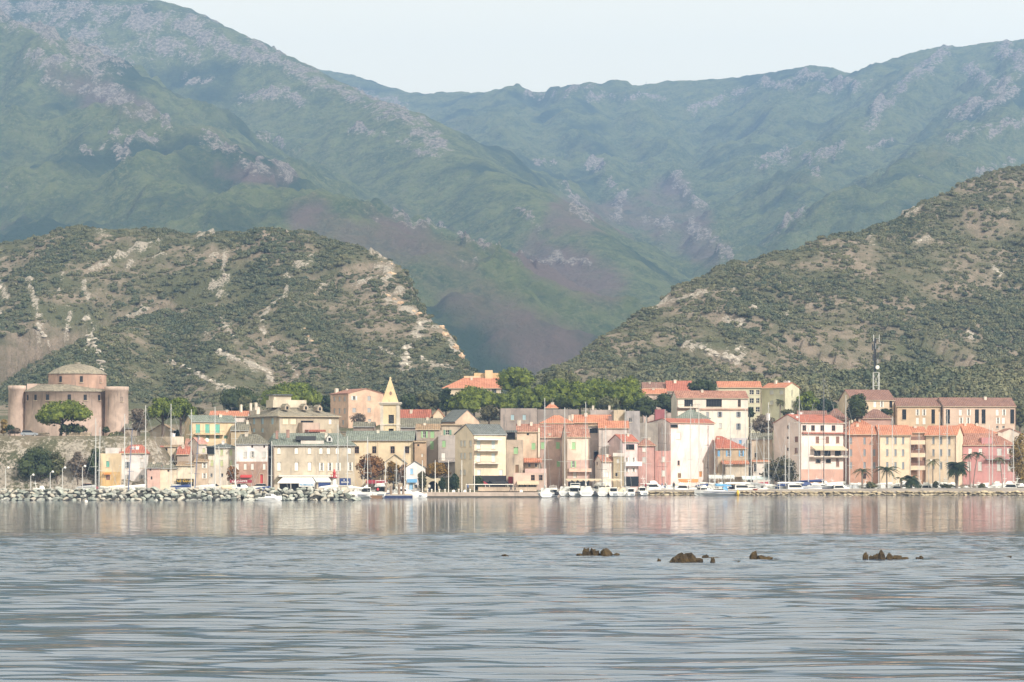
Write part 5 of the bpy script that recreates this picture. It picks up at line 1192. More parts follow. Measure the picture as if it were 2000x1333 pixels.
# palms
def palm(label, px, yb, yt, wpx, D, fan=False, n=22, lean=0.0, thick=.2, skirt=False, leafm='oak'):
    s_ = D/F; rnd = random.Random(int(px)); root = tag(empty('palm_tree', P(px, yb, D)), label, 'palm tree')
    W = wpx*s_; Hc = (yb-yt)*s_ - W*.30
    tb = MB(); pts = [(lean*s_*(f**1.5), 0, Hc*f) for f in (0, .25, .5, .75, 1)]
    pts[0] = (0, 0, -.5)
    for a, b in zip(pts[:-1], pts[1:]): tb.tube(a, b, thick, thick*.92, 8)
    tb.build('trunk', M_BARKG, root)
    top = Vector(pts[-1]); R = W*.52; mt = LEAF[leafm]
    for i in range(n):
        az = i*2.39996 + rnd.uniform(-.2, .2); el = rnd.uniform(-.35, 1.15) if not skirt else rnd.uniform(-.9, 1.2)
        fb = MB(); pr = None; d = Vector((math.cos(az), math.sin(az), 0)); sd = Vector((-math.sin(az), math.cos(az), 0)); L = R*rnd.uniform(.85, 1.1)
        q = 7; line = []
        for k in range(q+1):
            f = k/q; line.append(d*(L*f*math.cos(el*.6)) + Vector((0, 0, L*(math.sin(el)*f*.75 - .55*f*f))))
        for k in range(q):
            f = (k+.5)/q; wd = L*(.20 if not fan else .34)*math.sin(math.pi*min(1, .18+.82*f))
            a, b = line[k], line[k+1]
            for sgn in (-1, 1):
                for t0, t1 in ((0, .4), (.5, .9)):
                    p0, p1 = a.lerp(b, t0), a.lerp(b, t1)
                    o_ = sd*sgn*wd + (b-a)*.9 + Vector((0, 0, -wd*.35))
                    fb.face([p0, p1, p1.lerp(p1+o_, 1.0), p0.lerp(p0+o_, .92)] if fan else [p0, p1, (p0+p1)/2 + o_])
        for k in range(q): fb.tube(line[k], line[k+1], .03, .02, 4, cap=False)
        fb.build('frond', mt, root, loc=top)
    return root
palm('short date palm beside the mole in front of the orange building', 1684, 953, 906, 42, 684)
palm('broad bushy palm in front of the yellow apartments', 1732, 953, 900, 58, 684, n=30)
palm('low drooping palm beside the broad bushy palm', 1760, 953, 925, 34, 682, n=16)
palm('dark squat palm bush on the mole', 1780, 954, 921, 40, 682, fan=True, n=34, skirt=True, leafm='dark', thick=.3)
palm('slim yellowish palm next to the street lamp on the mole', 1822, 953, 890, 34, 684, thick=.12, leafm='olive')
palm('round dense fan palm, darkest and fullest on the mole', 1869, 955, 893, 46, 680, fan=True, n=60, skirt=True, leafm='dark', thick=.4)
palm('slender palm leaning left in front of the red house', 1895, 953, 880, 32, 684, lean=-3, thick=.12)
palm('slender taller palm leaning right in front of the red house', 1901, 953, 876, 36, 685, lean=9, thick=.12)
palm('thin bent palm before the red house balcony', 1958, 953, 886, 32, 685, lean=-6, thick=.11, leafm='olive')
palm('fan palm with hanging skirt below the green corner block', 1524, 815, 776, 20, 772, fan=True, n=26, skirt=True, leafm='olive', thick=.2)
for px, w, yt, lb in ((1700, 26, 940, 'low dry bush at the first date palm'), (1850, 36, 944, 'yellow green bush under the fan palm'), (1917, 16, 944, 'small brown bush by the leaning palms'), (1828, 14, 940, 'ochre bush by the street lamp')):
    tree('wild_shrub', lb, px, 955, yt, w, 954, 682, 'round', 'olive', n=260, leaf=.25, core=.6, cat='shrub', trunk=.06)

# ------------------------------------------------------------------ maquis on the two near hills (uncountable: one object)
def bush_source(seed, kind):
    r = np.random.RandomState(seed); rnd = random.Random(seed)
    lo = [(rnd.uniform(-.45, .45), rnd.uniform(-.45, .45), rnd.uniform(.18, .5), .45, .45, .38) for _ in range(5)]
    m, n, l, b = new_mat('maquis_leaves')
    at = n.new('ShaderNodeAttribute'); at.attribute_type = 'INSTANCER'; at.attribute_name = 'tint'
    oi = n.new('ShaderNodeObjectInfo'); geo = n.new('ShaderNodeNewGeometry')
    g = mixc(n, l, at.outputs['Fac'], (0.085,0.110,0.070), (0.22,0.215,0.13))
    g = mixc(n, l, math_(n, l, 'MULTIPLY', oi.outputs['Random'], 0.45), g, (0.19,0.185,0.09))
    g = mixc(n, l, math_(n, l, 'MULTIPLY', geo.outputs['Random Per Island'], 0.4), g, (0.035,0.045,0.028))
    l.new(g, b.inputs['Base Color']); b.inputs['Roughness'].default_value = 0.85; b.inputs['Specular IOR Level'].default_value = 0.1
    me = crown_mesh('maquis_bush', lo, 150, .26, m, seed, core=.85)
    return bpy.data.objects.new('maquis_bush', me)
src = bpy.data.collections.new('maquis_sources')
for k in range(5): src.objects.link(bush_source(900+k, k))
r = np.random.RandomState(5)
NB = 480000
ty = 715 + (1330-715)*r.rand(NB); tt = (-.2 + .4*r.rand(NB))
keep = r.rand(NB) < ty/1330; ty, tt = ty[keep], tt[keep]
bx = tt*ty
bz, bf = near_height(bx, ty)
ppx, ppy = CX + F*bx/ty, HY - F*(bz-CH)/ty
wob = fbm(ppx/14, ppy/14, 3, 21)*16
brk = px_mask(ppx + wob, ppy + wob*.6, ROCKS_L + ROCKS_R)
cl = fbm(bx/34, ty/60, 4, 151); cl2 = fbm(bx/9, ty/12, 3, 161)
dens = np.clip(.40 + 1.3*cl + .9*cl2, .13, 1)
low = sstep(690, 760, ppy)*sstep(1100, 1300, ppx)          # the wooded foot of the right-hand hill
dens = np.maximum(dens, low*.8)
dens *= np.clip(1 - brk*.75, 0, 1)*sstep(-.5, 4, bz - (22 + (ty-715)*.02))
dens *= np.where((ppx > 560) & (ppx < 760) & (ppy > 560), 1.3, 1)
keep = r.rand(len(dens)) < dens*.95
bx, ty, bz, cl, low, ppx = bx[keep], ty[keep], bz[keep], cl[keep], low[keep], ppx[keep]
bs = (.5 + 1.5*r.rand(len(bx))**3.5 + .65*np.clip(cl*2.2, 0, 1) + 1.5*low*r.rand(len(bx)))
tint = np.clip(.45 - 1.6*cl + .35*r.normal(size=len(bx)) + np.where(ppx > 1030, .18, -.08), 0, 1)
me = bpy.data.meshes.new('maquis'); me.vertices.add(len(bx)); me.vertices.foreach_set('co', np.stack([bx, ty, bz-.25], 1).astype(np.float32).ravel())
add_attr(me, 'scl', bs); add_attr(me, 'tint', tint); add_attr(me, 'rot', r.rand(len(bx))*6.283)
mo = tag(link(bpy.data.objects.new('maquis', me)), 'dark green maquis bushes dotted over the near hills', kind='stuff')
ng = bpy.data.node_groups.new('scatter_maquis', 'GeometryNodeTree')
ng.interface.new_socket('Geometry', in_out='INPUT', socket_type='NodeSocketGeometry'); ng.interface.new_socket('Geometry', in_out='OUTPUT', socket_type='NodeSocketGeometry')
gn, gl = ng.nodes, ng.links
gi, go = gn.new('NodeGroupInput'), gn.new('NodeGroupOutput')
ci = gn.new('GeometryNodeCollectionInfo'); ci.inputs['Collection'].default_value = src; ci.inputs['Separate Children'].default_value = True; ci.inputs['Reset Children'].default_value = True
ip = gn.new('GeometryNodeInstanceOnPoints'); ip.inputs['Pick Instance'].default_value = True
na = gn.new('GeometryNodeInputNamedAttribute'); na.data_type = 'FLOAT'; na.inputs['Name'].default_value = 'scl'
nr = gn.new('GeometryNodeInputNamedAttribute'); nr.data_type = 'FLOAT'; nr.inputs['Name'].default_value = 'rot'
cx = gn.new('ShaderNodeCombineXYZ'); gl.new(nr.outputs['Attribute'], cx.inputs['Z'])
gl.new(gi.outputs[0], ip.inputs['Points']); gl.new(ci.outputs[0], ip.inputs['Instance']); gl.new(na.outputs['Attribute'], ip.inputs['Scale']); gl.new(cx.outputs[0], ip.inputs['Rotation'])
gl.new(ip.outputs[0], go.inputs[0])
md = mo.modifiers.new('scatter', 'NODES'); md.node_group = ng
print('maquis', len(bx))
# ------------------------------------------------------------------ quays, breakwater, mole
rnd = random.Random(77)
M_CONC = plaster((0.58,0.46,0.34), .5); M_CONC2 = plaster((0.36,0.33,0.29), .6); M_TANW = plaster((0.56,0.45,0.30), .5)
qw = MB()
def quay_run(mb, pts, zt, depth, m=0):
    for (ax, ay), (bx, by) in zip(pts[:-1], pts[1:]):
        mb.face([(ax, ay, -2), (bx, by, -2), (bx, by, zt), (ax, ay, zt)], m)
        mb.face([(ax, ay, zt), (bx, by, zt), (bx, by+depth, zt+.02), (ax, ay+depth, zt+.02)], m)
ql = [(-210, 630), (-60, 630), (-59.5, 604), (-34.4, 604), (-34, 617.6), (-20, 617.6)]
quay_run(qw, ql, 1.42, 16); qw.build('quay', M_CONC2)
tag(bpy.data.objects['quay'], kind='structure')
qc = MB(); quay_run(qc, [(-20, 617.5), (7.0, 617.5)], 1.1, 14); quay_run(qc, [(7.0, 617.5), (7.6, 655), (28.2, 658), (29.2, 694), (60, 698), (210, 706)], 1.44, 14)
o = qc.build('quay_edge', M_CONC); tag(o, kind='structure')
wl_ = MB(); wl_.box(-20, 7.05, 617.42, 617.49, -.5, .28); wl_.build('waterline', simple('wet_algae', (0.06,0.055,0.04), .6), o)
# low parapet wall on the centre quay
pw = MB(); a, b = PX(934, 622), PX(1048, 622); pw.box(a, b, 0, .5, 0, 1.0); pw.box(a-.05, b+.05, -.06, .56, 1.0, 1.12)
tag(pw.build('parapet_wall', M_TANW, loc=(0, 622, 1.12)), 'low tan parapet wall on the quay before the restaurants', 'wall')
# boulders
def boulder_mesh(k, mat, fx=1.0, fz=.72):
    r_ = random.Random(400+k); bm = bmesh.new()
    for i in range(15):
        v = Vector((r_.gauss(0, 1), r_.gauss(0, 1), r_.gauss(0, 1))).normalized(); v = Vector((v.x*fx, v.y*.9, v.z*fz))*r_.uniform(.82, 1.05)
        bm.verts.new(v)
    res = bmesh.ops.convex_hull(bm, input=bm.verts)
    bmesh.ops.delete(bm, geom=[g for g in res['geom_interior'] if isinstance(g, bmesh.types.BMVert)], context='VERTS')
    me = bpy.data.meshes.new('boulder'); bm.to_mesh(me); bm.free(); me.materials.append(mat)
    return me
def rock_mat(name, a, b_, wet=None):
    m, n, l, b = new_mat(name); tc = n.new('ShaderNodeTexCoord'); oi = n.new('ShaderNodeObjectInfo')
    f = noise(n, l, tc.outputs['Object'], 2.2, 6, .65); f2 = noise(n, l, tc.outputs['Object'], .8, 3)
    c = mixc(n, l, ramp(n, l, f, .3, .7), a, b_)
    c = mixc(n, l, math_(n, l, 'MULTIPLY', oi.outputs['Random'], .55), c, tuple(x*.5 for x in a))
    l.new(c, b.inputs['Base Color']); b.inputs['Roughness'].default_value = .9
    bump(n, l, b, f, .8, .15)
    return m
MR = [rock_mat('boulder_grey', (0.36,0.37,0.34), (0.56,0.56,0.51)), rock_mat('boulder_green', (0.30,0.33,0.30), (0.48,0.51,0.45)), rock_mat('boulder_tan', (0.42,0.39,0.33), (0.60,0.56,0.48))]
BM = [boulder_mesh(k, MR[k % 3]) for k in range(12)]
bw = tag(empty('breakwater', (PX(340, 555), 557, 0)), 'breakwater of pale grey boulders along the harbour mouth', kind='structure')
ox = bw.location.x
core = MB(); x0, x1 = PX(-60, 556) - ox, PX(682, 556) - ox
core.loft([[(x0, .6, -1), (x0, 6.5, -1), (x0, 5, 1.95), (x0, 2.6, 1.95)], [(x1-2, .6, -1), (x1-2, 6.5, -1), (x1-2, 5, 1.9), (x1-2, 2.6, 1.9)], [(x1+2, 1.6, -1), (x1+2, 4.5, -1), (x1+1, 4, .3), (x1+1, 2.6, .3)]])
core.build('core', simple('breakwater_core', (0.07,0.07,0.065), .95), bw)
for row, (zc_, yo, n_) in enumerate(((.12, -1.2, 66), (.85, 0.0, 68), (1.5, 1.2, 66), (2.02, 2.6, 62))):
    for i in range(n_):
        f = (i + .5 + rnd.uniform(-.3, .3))/n_; x = x0 + (x1 + (2.5, 1.2, 0, -1.6)[row] - x0)*f
        s = rnd.uniform(.52, .88); o = bpy.data.objects.new('boulder', rnd.choice(BM)); link(o, bw)
        o.location = (x, yo + rnd.uniform(-.35, .35), zc_ + rnd.uniform(-.18, .2)); o.scale = (s*rnd.uniform(.9, 1.35), s, s*rnd.uniform(.75, 1.0)); o.rotation_euler = (rnd.uniform(-.4, .4), rnd.uniform(-.5, .5), rnd.uniform(0, 6.28))
# mole with facing stones
ML = [boulder_mesh(40+k, rock_mat('mole_stone', (0.40,0.33,0.22), (0.58,0.49,0.34)) if k == 0 else None or bpy.data.materials['mole_stone'], 1.0, .55) for k in range(8)]
ml = tag(empty('mole', (PX(1620, 668), 668, 0)), 'long stone mole with pale facing blocks', kind='structure'); ox = ml.location.x
x0, x1 = PX(1250, 668) - ox, PX(2040, 668) - ox
mc = MB(); mc.loft([[(x0-1.5, 1.5, -1), (x0-1.5, 9, -1), (x0-1, 8, .6), (x0-1, 2.0, .6)], [(x0+4, .4, -1), (x0+4, 13, -1), (x0+4, 12, 1.25), (x0+4, 1.4, 1.1)], [(x1, .4, -1), (x1, 15, -1), (x1, 14, 1.75), (x1, 1.4, 1.25)]])
mc.build('deck', plaster((0.33,0.29,0.23), .6), ml)
for row, (zc_, yo, n_) in enumerate(((.14, .1, 84), (.72, .75, 84))):
    for i in range(n_):
        f = (i + .5 + rnd.uniform(-.25, .25))/n_; s = rnd.uniform(.5, .72); o = bpy.data.objects.new('stone', rnd.choice(ML)); link(o, ml)
        o.location = (x0 - 1 + (x1-x0)*f, yo + rnd.uniform(-.15, .15), zc_ + rnd.uniform(-.08, .1)); o.scale = (s*rnd.uniform(1.0, 1.7), s, s*rnd.uniform(.8, 1.1)); o.rotation_euler = (rnd.uniform(-.2, .2), rnd.uniform(-.25, .25), rnd.choice((0, 3.14)) + rnd.uniform(-.4, .4))
# reef
M_REEF = rock_mat('reef_weed', (0.022,0.015,0.008), (0.085,0.055,0.018))
def reef(label, humps, yw):
    D = CH*F/(yw - HY); s_ = D/F; r_ = random.Random(int(humps[0][0])); xm = sum(h[0]+h[1] for h in humps)/2/len(humps)
    root = tag(empty('reef_rock', (PX(xm, D), D, 0)), label, 'rock')
    v2, f2 = ICO2
    for a, b, yt in humps:
        w = (b-a)*s_/2; hgt = (yw-yt)*s_; v = v2.copy()
        nse = 1 + .5*perlin(v[:, 0]*1.7 + a, v[:, 2]*1.9 + v[:, 1]*1.3, int(a) % 50) + .22*perlin(v[:, 0]*4 + a, v[:, 2]*4 + v[:, 1]*3, 7) + .17*np.random.RandomState(int(a)).normal(size=len(v))
        v = v*nse[:, None]*np.array([w, w*.7, 1.0]); v[:, 2] = np.where(v[:, 2] > 0, v[:, 2]*hgt, v[:, 2]*.3)
        v[:, 0] += (a+b)/2*s_ - xm*s_
        me = np_mesh('rock', v, f2, M_REEF, False); link(bpy.data.objects.new('rock', me), root)
reef('double-humped brown rock, leftmost of the large reef rocks', [(1124, 1142, 1082), (1137, 1154, 1071), (1150, 1170, 1072), (1171, 1197, 1070), (1196, 1210, 1080)], 1086)
reef('biggest dark reef rock sloping down to its right', [(1308, 1330, 1087), (1318, 1345, 1083), (1332, 1362, 1081), (1350, 1374, 1090)], 1098)
reef('tiny rock tip left of the biggest reef rock', [(1283, 1290, 1091)], 1096)
reef('low flat weedy rock behind the biggest reef rock', [(1371, 1386, 1083), (1382, 1412, 1088)], 1092)
reef('small upright rock right of the biggest reef rock', [(1387, 1396, 1090)], 1099)
reef('thin dark rock awash between the two middle reef rocks', [(1436, 1447, 1096)], 1099)
reef('wedge shaped brown rock in the middle of the reef', [(1462, 1478, 1081), (1474, 1498, 1084), (1490, 1510, 1087), (1508, 1524, 1091)], 1093.5)
reef('jagged spiky reef rock with a grey left horn', [(1685, 1697, 1080), (1697, 1712, 1085), (1706, 1720, 1081), (1712, 1730, 1076), (1731, 1744, 1081), (1742, 1764, 1086), (1760, 1773, 1088)], 1094)
reef('pair of small dark rocks right of the jagged reef rock', [(1788, 1794, 1088), (1794, 1804, 1086)], 1091)
reef('last small dark rock at the far end of the reef', [(1963, 1978, 1086), (1973, 1986, 1088)], 1091.5)
reef('solitary small rock left of the whole reef', [(979, 993, 1083)], 1087)
# ------------------------------------------------------------------ boats
M_GEL = simple('gelcoat', (0.80,0.80,0.78), .25, vary=.04); M_GEL2 = simple('gelcoat_grey', (0.58,0.60,0.62), .3, vary=.05); M_ALU = simple('mast_alloy', (0.62,0.62,0.60), .4, .2, .06); M_CARB = simple('carbon_mast', (0.02,0.02,0.022), .4); M_BLUEM = simple('blue_mast', (0.05,0.09,0.22), .4)
M_WIN = m_glass()
def hull_mesh(mb, L, B, H, sheer=.25, stern=.85, m=0):
    rings = []
    for f, w, zk in ((0, stern, .02), (.2, .97, -.12), (.45, 1.0, -.18), (.7, .82, -.12), (.88, .45, .0), (1.0, .03, .25)):
        x = L*(f-.5); h = H*(1 + sheer*f*f); b = B/2*w
        rings.append([(x, -b, h), (x, -b*.92, h*.45), (x, -b*.45, zk-.1), (x, b*.45, zk-.1), (x, b*.92, h*.45), (x, b, h)])
    mb.loft(rings, m)
def mast_set(root, L, H, zd, xm=.05, mat=None, cover='blue', boom=True, lean=0.0, rake=0.0, spread=2):
    mm = MB(); x = L*xm; tp = (x + lean, rake, zd+H)
    mm.tube((x, 0, zd), tp, .10, .07, 6); ms = mm.build('mast', mat or M_ALU, root)
    for k in range(spread):
        f = (k+1)/(spread+1)*1.05; z = zd + H*f; xx = x + lean*f
        sp = MB(); w = .09*H*(1-.35*f)
        sp.tube((xx, -w, z), (xx, w, z+.1), .035, n=4); sp.tube((xx-w*.9, 0, z), (xx+w*.4, 0, z+.02), .03, n=4); sp.build('spreader', mat or M_ALU, ms)
    st = MB()
    for q in ((L*.49, 0), (-L*.47, 0), (x-.2, .14*L), (x-.2, -.14*L)): st.tube((q[0], q[1], zd*.9), (tp[0], tp[1], zd+H*.97), .022, n=3, cap=False)
    st.build('rigging', paint('steel'), ms)
    if boom:
        bo = MB(); zb = zd + 1.0; bo.tube((x, 0, zb), (x-L*.38, 0, zb+.05), .07, n=6); b_ = bo.build('boom', mat or M_ALU, root)
        sc = MB(); rg = []
        for f, r_ in ((0, .34), (.15, .32), (.5, .24), (.85, .15), (1, .06)):
            xx = x - .1 - L*.36*f; rg.append([(xx, r_*.6*math.cos(a), zb+.12+r_*.8+r_*math.sin(a)) for a in np.linspace(0, 6.283, 8, endpoint=False)])
        sc.loft(rg); sc.build('sail_cover', paint(cover, .8), b_, True)
def sailboat(label, px, yt, D, L=10, rz=0.0, cover='navy', hull=None, mast=None, lean=0.0, dz=0.0, rake=0.0, spread=2, boom=True, group='sailing boats in the harbour'):
    """px, yt: column and top row of the mast"""
    B, Hh = L*.31, L*.105
    root = tag(empty('sailboat', (PX(px, D), D, .0), rz), label, 'sailboat', group)
    # put the mast foot (x = .05 L) on the column
    root.location.x -= math.cos(rz)*L*.05; root.location.y -= math.sin(rz)*L*.05
    mb = MB(); hull_mesh(mb, L, B, Hh); mb.build('hull', hull or M_GEL, root)
    st = MB(); st.box(-L*.46, L*.30, -B*.505, -B*.485, Hh*.72, Hh*.82); st.box(-L*.46, L*.30, B*.485, B*.505, Hh*.72, Hh*.82); st.build('hull_stripe', paint('navy'), root)
    cb = MB(); z = Hh*1.02
    cb.loft([[(-L*.18, -B*.3, z), (-L*.18, B*.3, z), (-L*.18, B*.24, z+.55), (-L*.18, -B*.24, z+.55)], [(L*.12, -B*.26, z+.1), (L*.12, B*.26, z+.1), (L*.12, B*.2, z+.5), (L*.12, -B*.2, z+.5)], [(L*.27, -B*.1, z+.1), (L*.27, B*.1, z+.1), (L*.27, B*.06, z+.2), (L*.27, -B*.06, z+.2)]])
    c = cb.build('cabin', M_GEL, root)
    for q in (-1, 1):
        w = MB(); w.face([(-L*.14, q*B*.285, z+.2), (L*.08, q*B*.25, z+.25), (L*.08, q*B*.235, z+.42), (-L*.14, q*B*.265, z+.45)]); w.build('cabin_window', M_WIN, c)
    sh = MB(); sh.loft([[(-L*.24, -B*.34, z), (-L*.24, B*.34, z), (-L*.22, B*.3, z+1.05), (-L*.22, -B*.3, z+1.05)], [(-L*.12, -B*.3, z+.5), (-L*.12, B*.3, z+.5), (-L*.15, B*.24, z+1.0), (-L*.15, -B*.24, z+1.0)]]); sh.build('sprayhood', paint(cover if cover != 'white' else 'lgrey', .8), root)
    rl = MB()
    for q in (-1, 1):
        for k in range(6):
            x = -L*.46 + L*.9*k/5; b = B/2*(.97 if k < 4 else (.6 if k == 4 else .15)); rl.tube((x, q*b, Hh*1.05), (x, q*b, Hh*1.05+.6), .018, n=4)
    rl.tube((-L*.46, -B*.46, Hh*1.05+.6), (-L*.46, B*.46, Hh*1.05+.6), .02, n=4); rl.build('railing', paint('steel'), root)
    tr = MB(); tr.box(-L*.5-.03, -L*.5-.005, -B*.26, B*.26, Hh*.35, Hh*.8); tr.box(-L*.5-.35, -L*.5-.02, -B*.34, B*.34, .12, .2); tr.build('transom', M_GEL2, root)
    Hm = PZ(yt, D) - Hh
    mast_set(root, L, Hm, Hh, mat=mast, cover=cover, lean=lean, rake=rake, spread=spread, boom=boom)
    return root
def motorboat(label, px, D, L=9, rz=0.0, fly=True, hull=None, trim='navy', scale_h=1.0, group='motor boats in the harbour', fenders=False):
    B, Hh = L*.34, L*.13*scale_h
    root = tag(empty('motorboat', (PX(px, D), D, 0), rz), label, 'motorboat', group)
    mb = MB(); hull_mesh(mb, L, B, Hh, .45, .95); mb.build('hull', hull or M_GEL, root)
    st = MB(); st.box(-L*.47, L*.25, -B*.515, -B*.495, Hh*.70, Hh*.84); st.box(-L*.47, L*.25, B*.495, B*.515, Hh*.70, Hh*.84); st.build('hull_stripe', paint(trim), root)
    tr = MB(); tr.box(-L*.5-.03, -L*.5-.005, -B*.36, B*.1, Hh*.3, Hh*.75); tr.box(-L*.5-.5, -L*.5-.02, -B*.42, B*.42, .15, .25); tr.build('transom', paint('bgrey'), root)
    z = Hh*1.0; h1 = L*.13*scale_h
    cb = MB(); cb.loft([[(-L*.22, -B*.4, z), (-L*.22, B*.4, z), (-L*.18, B*.36, z+h1), (-L*.18, -B*.36, z+h1)], [(L*.12, -B*.38, z+.1), (L*.12, B*.38, z+.1), (L*.03, B*.32, z+h1), (L*.03, -B*.32, z+h1)], [(L*.33, -B*.2, z+.25), (L*.33, B*.2, z+.25), (L*.27, B*.17, z+.3), (L*.27, -B*.17, z+.3)]])
    c = cb.build('cabin', M_GEL, root)
    for q in (-1, 1):
        w = MB(); w.face([(-L*.19, q*B*.40, z+h1*.4), (L*.08, q*B*.375, z+h1*.42), (L*.03, q*B*.342, z+h1*.86), (-L*.17, q*B*.373, z+h1*.86)]); w.build('cabin_window', M_WIN, c)
    w = MB(); w.box(-L*.225, -L*.215, -B*.34, B*.34, z+h1*.15, z+h1*.85); w.build('cabin_door', M_WIN, c)
    w = MB(); w.face([(L*.115, -B*.33, z+h1*.25), (L*.115, B*.33, z+h1*.25), (L*.042, B*.29, z+h1*.93), (L*.042, -B*.29, z+h1*.93)]); w.build('windscreen', M_WIN, c)
    if fly:
        fb = MB(); z2 = z + h1
        fb.loft([[(-L*.3, -B*.38, z2), (-L*.3, B*.38, z2), (-L*.3, B*.38, z2+.12), (-L*.3, -B*.38, z2+.12)], [(L*.06, -B*.36, z2), (L*.06, B*.36, z2), (L*.06, B*.36, z2+.12), (L*.06, -B*.36, z2+.12)]])
        fb.loft([[(-L*.1, -B*.33, z2+.12), (-L*.1, B*.33, z2+.12), (-L*.1, B*.31, z2+h1*.5), (-L*.1, -B*.31, z2+h1*.5)], [(L*.06, -B*.3, z2+.12), (L*.06, B*.3, z2+.12), (L*.0, B*.26, z2+h1*.55), (L*.0, -B*.26, z2+h1*.55)]])
        f_ = fb.build('flybridge', M_GEL, root)
        ar = MB()
        for q in (-1, 1): ar.tube((-L*.2, q*B*.34, z2+.1), (-L*.24, q*B*.3, z2+h1*.95), .06, n=5)
        ar.box(-L*.29, -L*.19, -B*.32, B*.32, z2+h1*.95, z2+h1*.95+.1); ar.tube((-L*.24, 0, z2+h1), (-L*.24, 0, z2+h1*1.5), .03, n=4); ar.build('radar_arch', M_GEL, f_)
    rl = MB()
    for q in (-1, 1):
        for k in range(5):
            f = .55 + .1*k; b = B/2*(.95 - 1.7*max(0, f-.62)); rl.tube((L*(f-.5), q*b, Hh*1.25), (L*(f-.5), q*b, Hh*1.25+.55), .018, n=4)
    rl.build('railing', paint('steel'), root)
    if fenders:
        for q in (-.25, .25):
            t = MB(); t.lathe([(.02, -.16), (.42, -.12), (.5, 0), (.42, .12), (.02, .16)], 14); o = t.build('fender', paint('black'), root, loc=(-L*.53, q*B*1.25, Hh*.85)); o.rotation_euler = (0, rad(90), 0)
    return root
def catamaran(label, px, D, L=12, rz=0.0, yt=None, cover='white'):
    B, Hh = L*.55, L*.12; root = tag(empty('catamaran', (PX(px, D), D, 0), rz), label, 'catamaran', 'catamarans behind the mole')
    for q in (-1, 1):
        mb = MB(); hull_mesh(mb, L, L*.14, Hh, .2, .8); o = mb.build('hull', M_GEL, root, loc=(0, q*B*.38, 0))
    dk = MB(); dk.box(-L*.4, L*.22, -B*.36, B*.36, Hh*.75, Hh*1.0); dk.build('deck', M_GEL2, root)
    z = Hh*1.0; h1 = 1.15
    cb = MB(); cb.loft([[(-L*.2, -B*.34, z), (-L*.2, B*.34, z), (-L*.2, B*.3, z+h1), (-L*.2, -B*.3, z+h1)], [(L*.12, -B*.32, z), (L*.12, B*.32, z), (L*.05, B*.28, z+h1), (L*.05, -B*.28, z+h1)]]); c = cb.build('cabin', M_GEL, root)
    for q in (-1, 1):
        w = MB(); w.face([(-L*.18, q*B*.338, z+h1*.35), (L*.09, q*B*.322, z+h1*.35), (L*.055, q*B*.297, z+h1*.85), (-L*.18, q*B*.312, z+h1*.85)]); w.build('cabin_window', M_WIN, c)
    bi = MB(); rg = []
    for f, k in ((0, .3), (.12, 1), (.8, 1), (1, .4)): x = -L*.42 + L*.55*f; rg.append([(x, -B*.34, z+h1+.25), (x, B*.34, z+h1+.25), (x, B*.3, z+h1+.25+.3*k), (x, -B*.3, z+h1+.25+.3*k)])
    bi.loft(rg)
    for q in (-1, 1): bi.tube((-L*.38, q*B*.32, z), (-L*.38, q*B*.32, z+h1+.26), .05, n=5)
    bi.build('bimini', M_GEL, root)
    if yt: mast_set(root, L, PZ(yt, D) - z - h1, z+h1, .0, cover=cover)
    return root
# left harbour, behind the breakwater
R9 = rad(90)
for lb, px, yt, D, L, rz, cov, mk, lean in (
    ('sailboat with bare grey mast in front of the cliff shrubs', 187, 817, 590, 11, .15, 'grey', None, 0), ('sailboat with thin leaning second mast beside the cliff', 193, 835, 596, 9, 2.9, 'lgrey', None, -.3),
    ('sailboat whose mast crosses the white hipped-roof house', 243.5, 809, 592, 11, .1, 'white', None, 0), ('sailboat with dark blue slanting mast before the white hipped house', 250, 838, 586, 9, 3.0, 'navy', M_BLUEM, 0),
    ('sailboat with tall white mast rising past the left twin pine', 284.5, 792, 598, 12, .1, 'white', None, 0), ('sailboat with tallest mast left of the black-signed cafe', 334, 789, 600, 12, 3.1, 'lgrey', None, 0),
    ('sailboat with blue sail cover beside the black-signed cafe', 373.7, 800, 590, 12, 0.05, 'navy', None, 0), ('sailboat with slanting blue mast right of the cafe sign', 380, 853, 594, 9, 3.0, 'navy', M_BLUEM, 0),
    ('sailboat with white mast over the teal-shuttered yellow house', 420, 795, 598, 12, .05, 'white', None, 0), ('sailboat with shorter mast against the cream green-shuttered house', 431, 872, 592, 8, 3.1, 'beige', None, .4),
    ('sailboat with slim mast at the edge of the brown-based white house', 460, 812, 600, 11, .1, 'cream', None, 0), ('sailboat with mast in front of the dark gap by the long quay house', 530.5, 862, 588, 9, .1, 'navy', None, 0),
    ('sailboat whose mast rises beside the red harbour light', 660, 830, 597, 11, .2, 'white', None, 0), ('sailboat with short mast at the corner of the long quay house', 678.5, 852, 599, 9, 3.0, 'white', None, 0)):
    sailboat(lb, px, yt, D, L, rz, cov, mast=mk, lean=lean if mk is None else (-.9 if px < 300 else -.8), boom=mk is None)
motorboat('small cream cabin cruiser behind the boulders below the cliff', 84, 572, 6.5, .15, True, scale_h=1.3)
motorboat('low white motorboat behind the boulders under the tiny pink house', 322, 575, 7, 3.1, False)
motorboat('white motorboat left of the cafe sign', 300, 578, 6, .1, False, scale_h=1.2)
motorboat('white cabin boat in front of the brown-based white house', 480, 580, 9, .05, True)
motorboat('orange striped dinghy boat in front of the red shrub', 452, 576, 6, .1, False, trim='orange')
motorboat('white motorboat with blue trim left of the white tent', 517, 574, 6, 3.1, False, trim='navy')
motorboat('little white motorboat moored outside the boulders', 527, 549.5, 4.6, .12, False, trim='lgrey', scale_h=1.15)
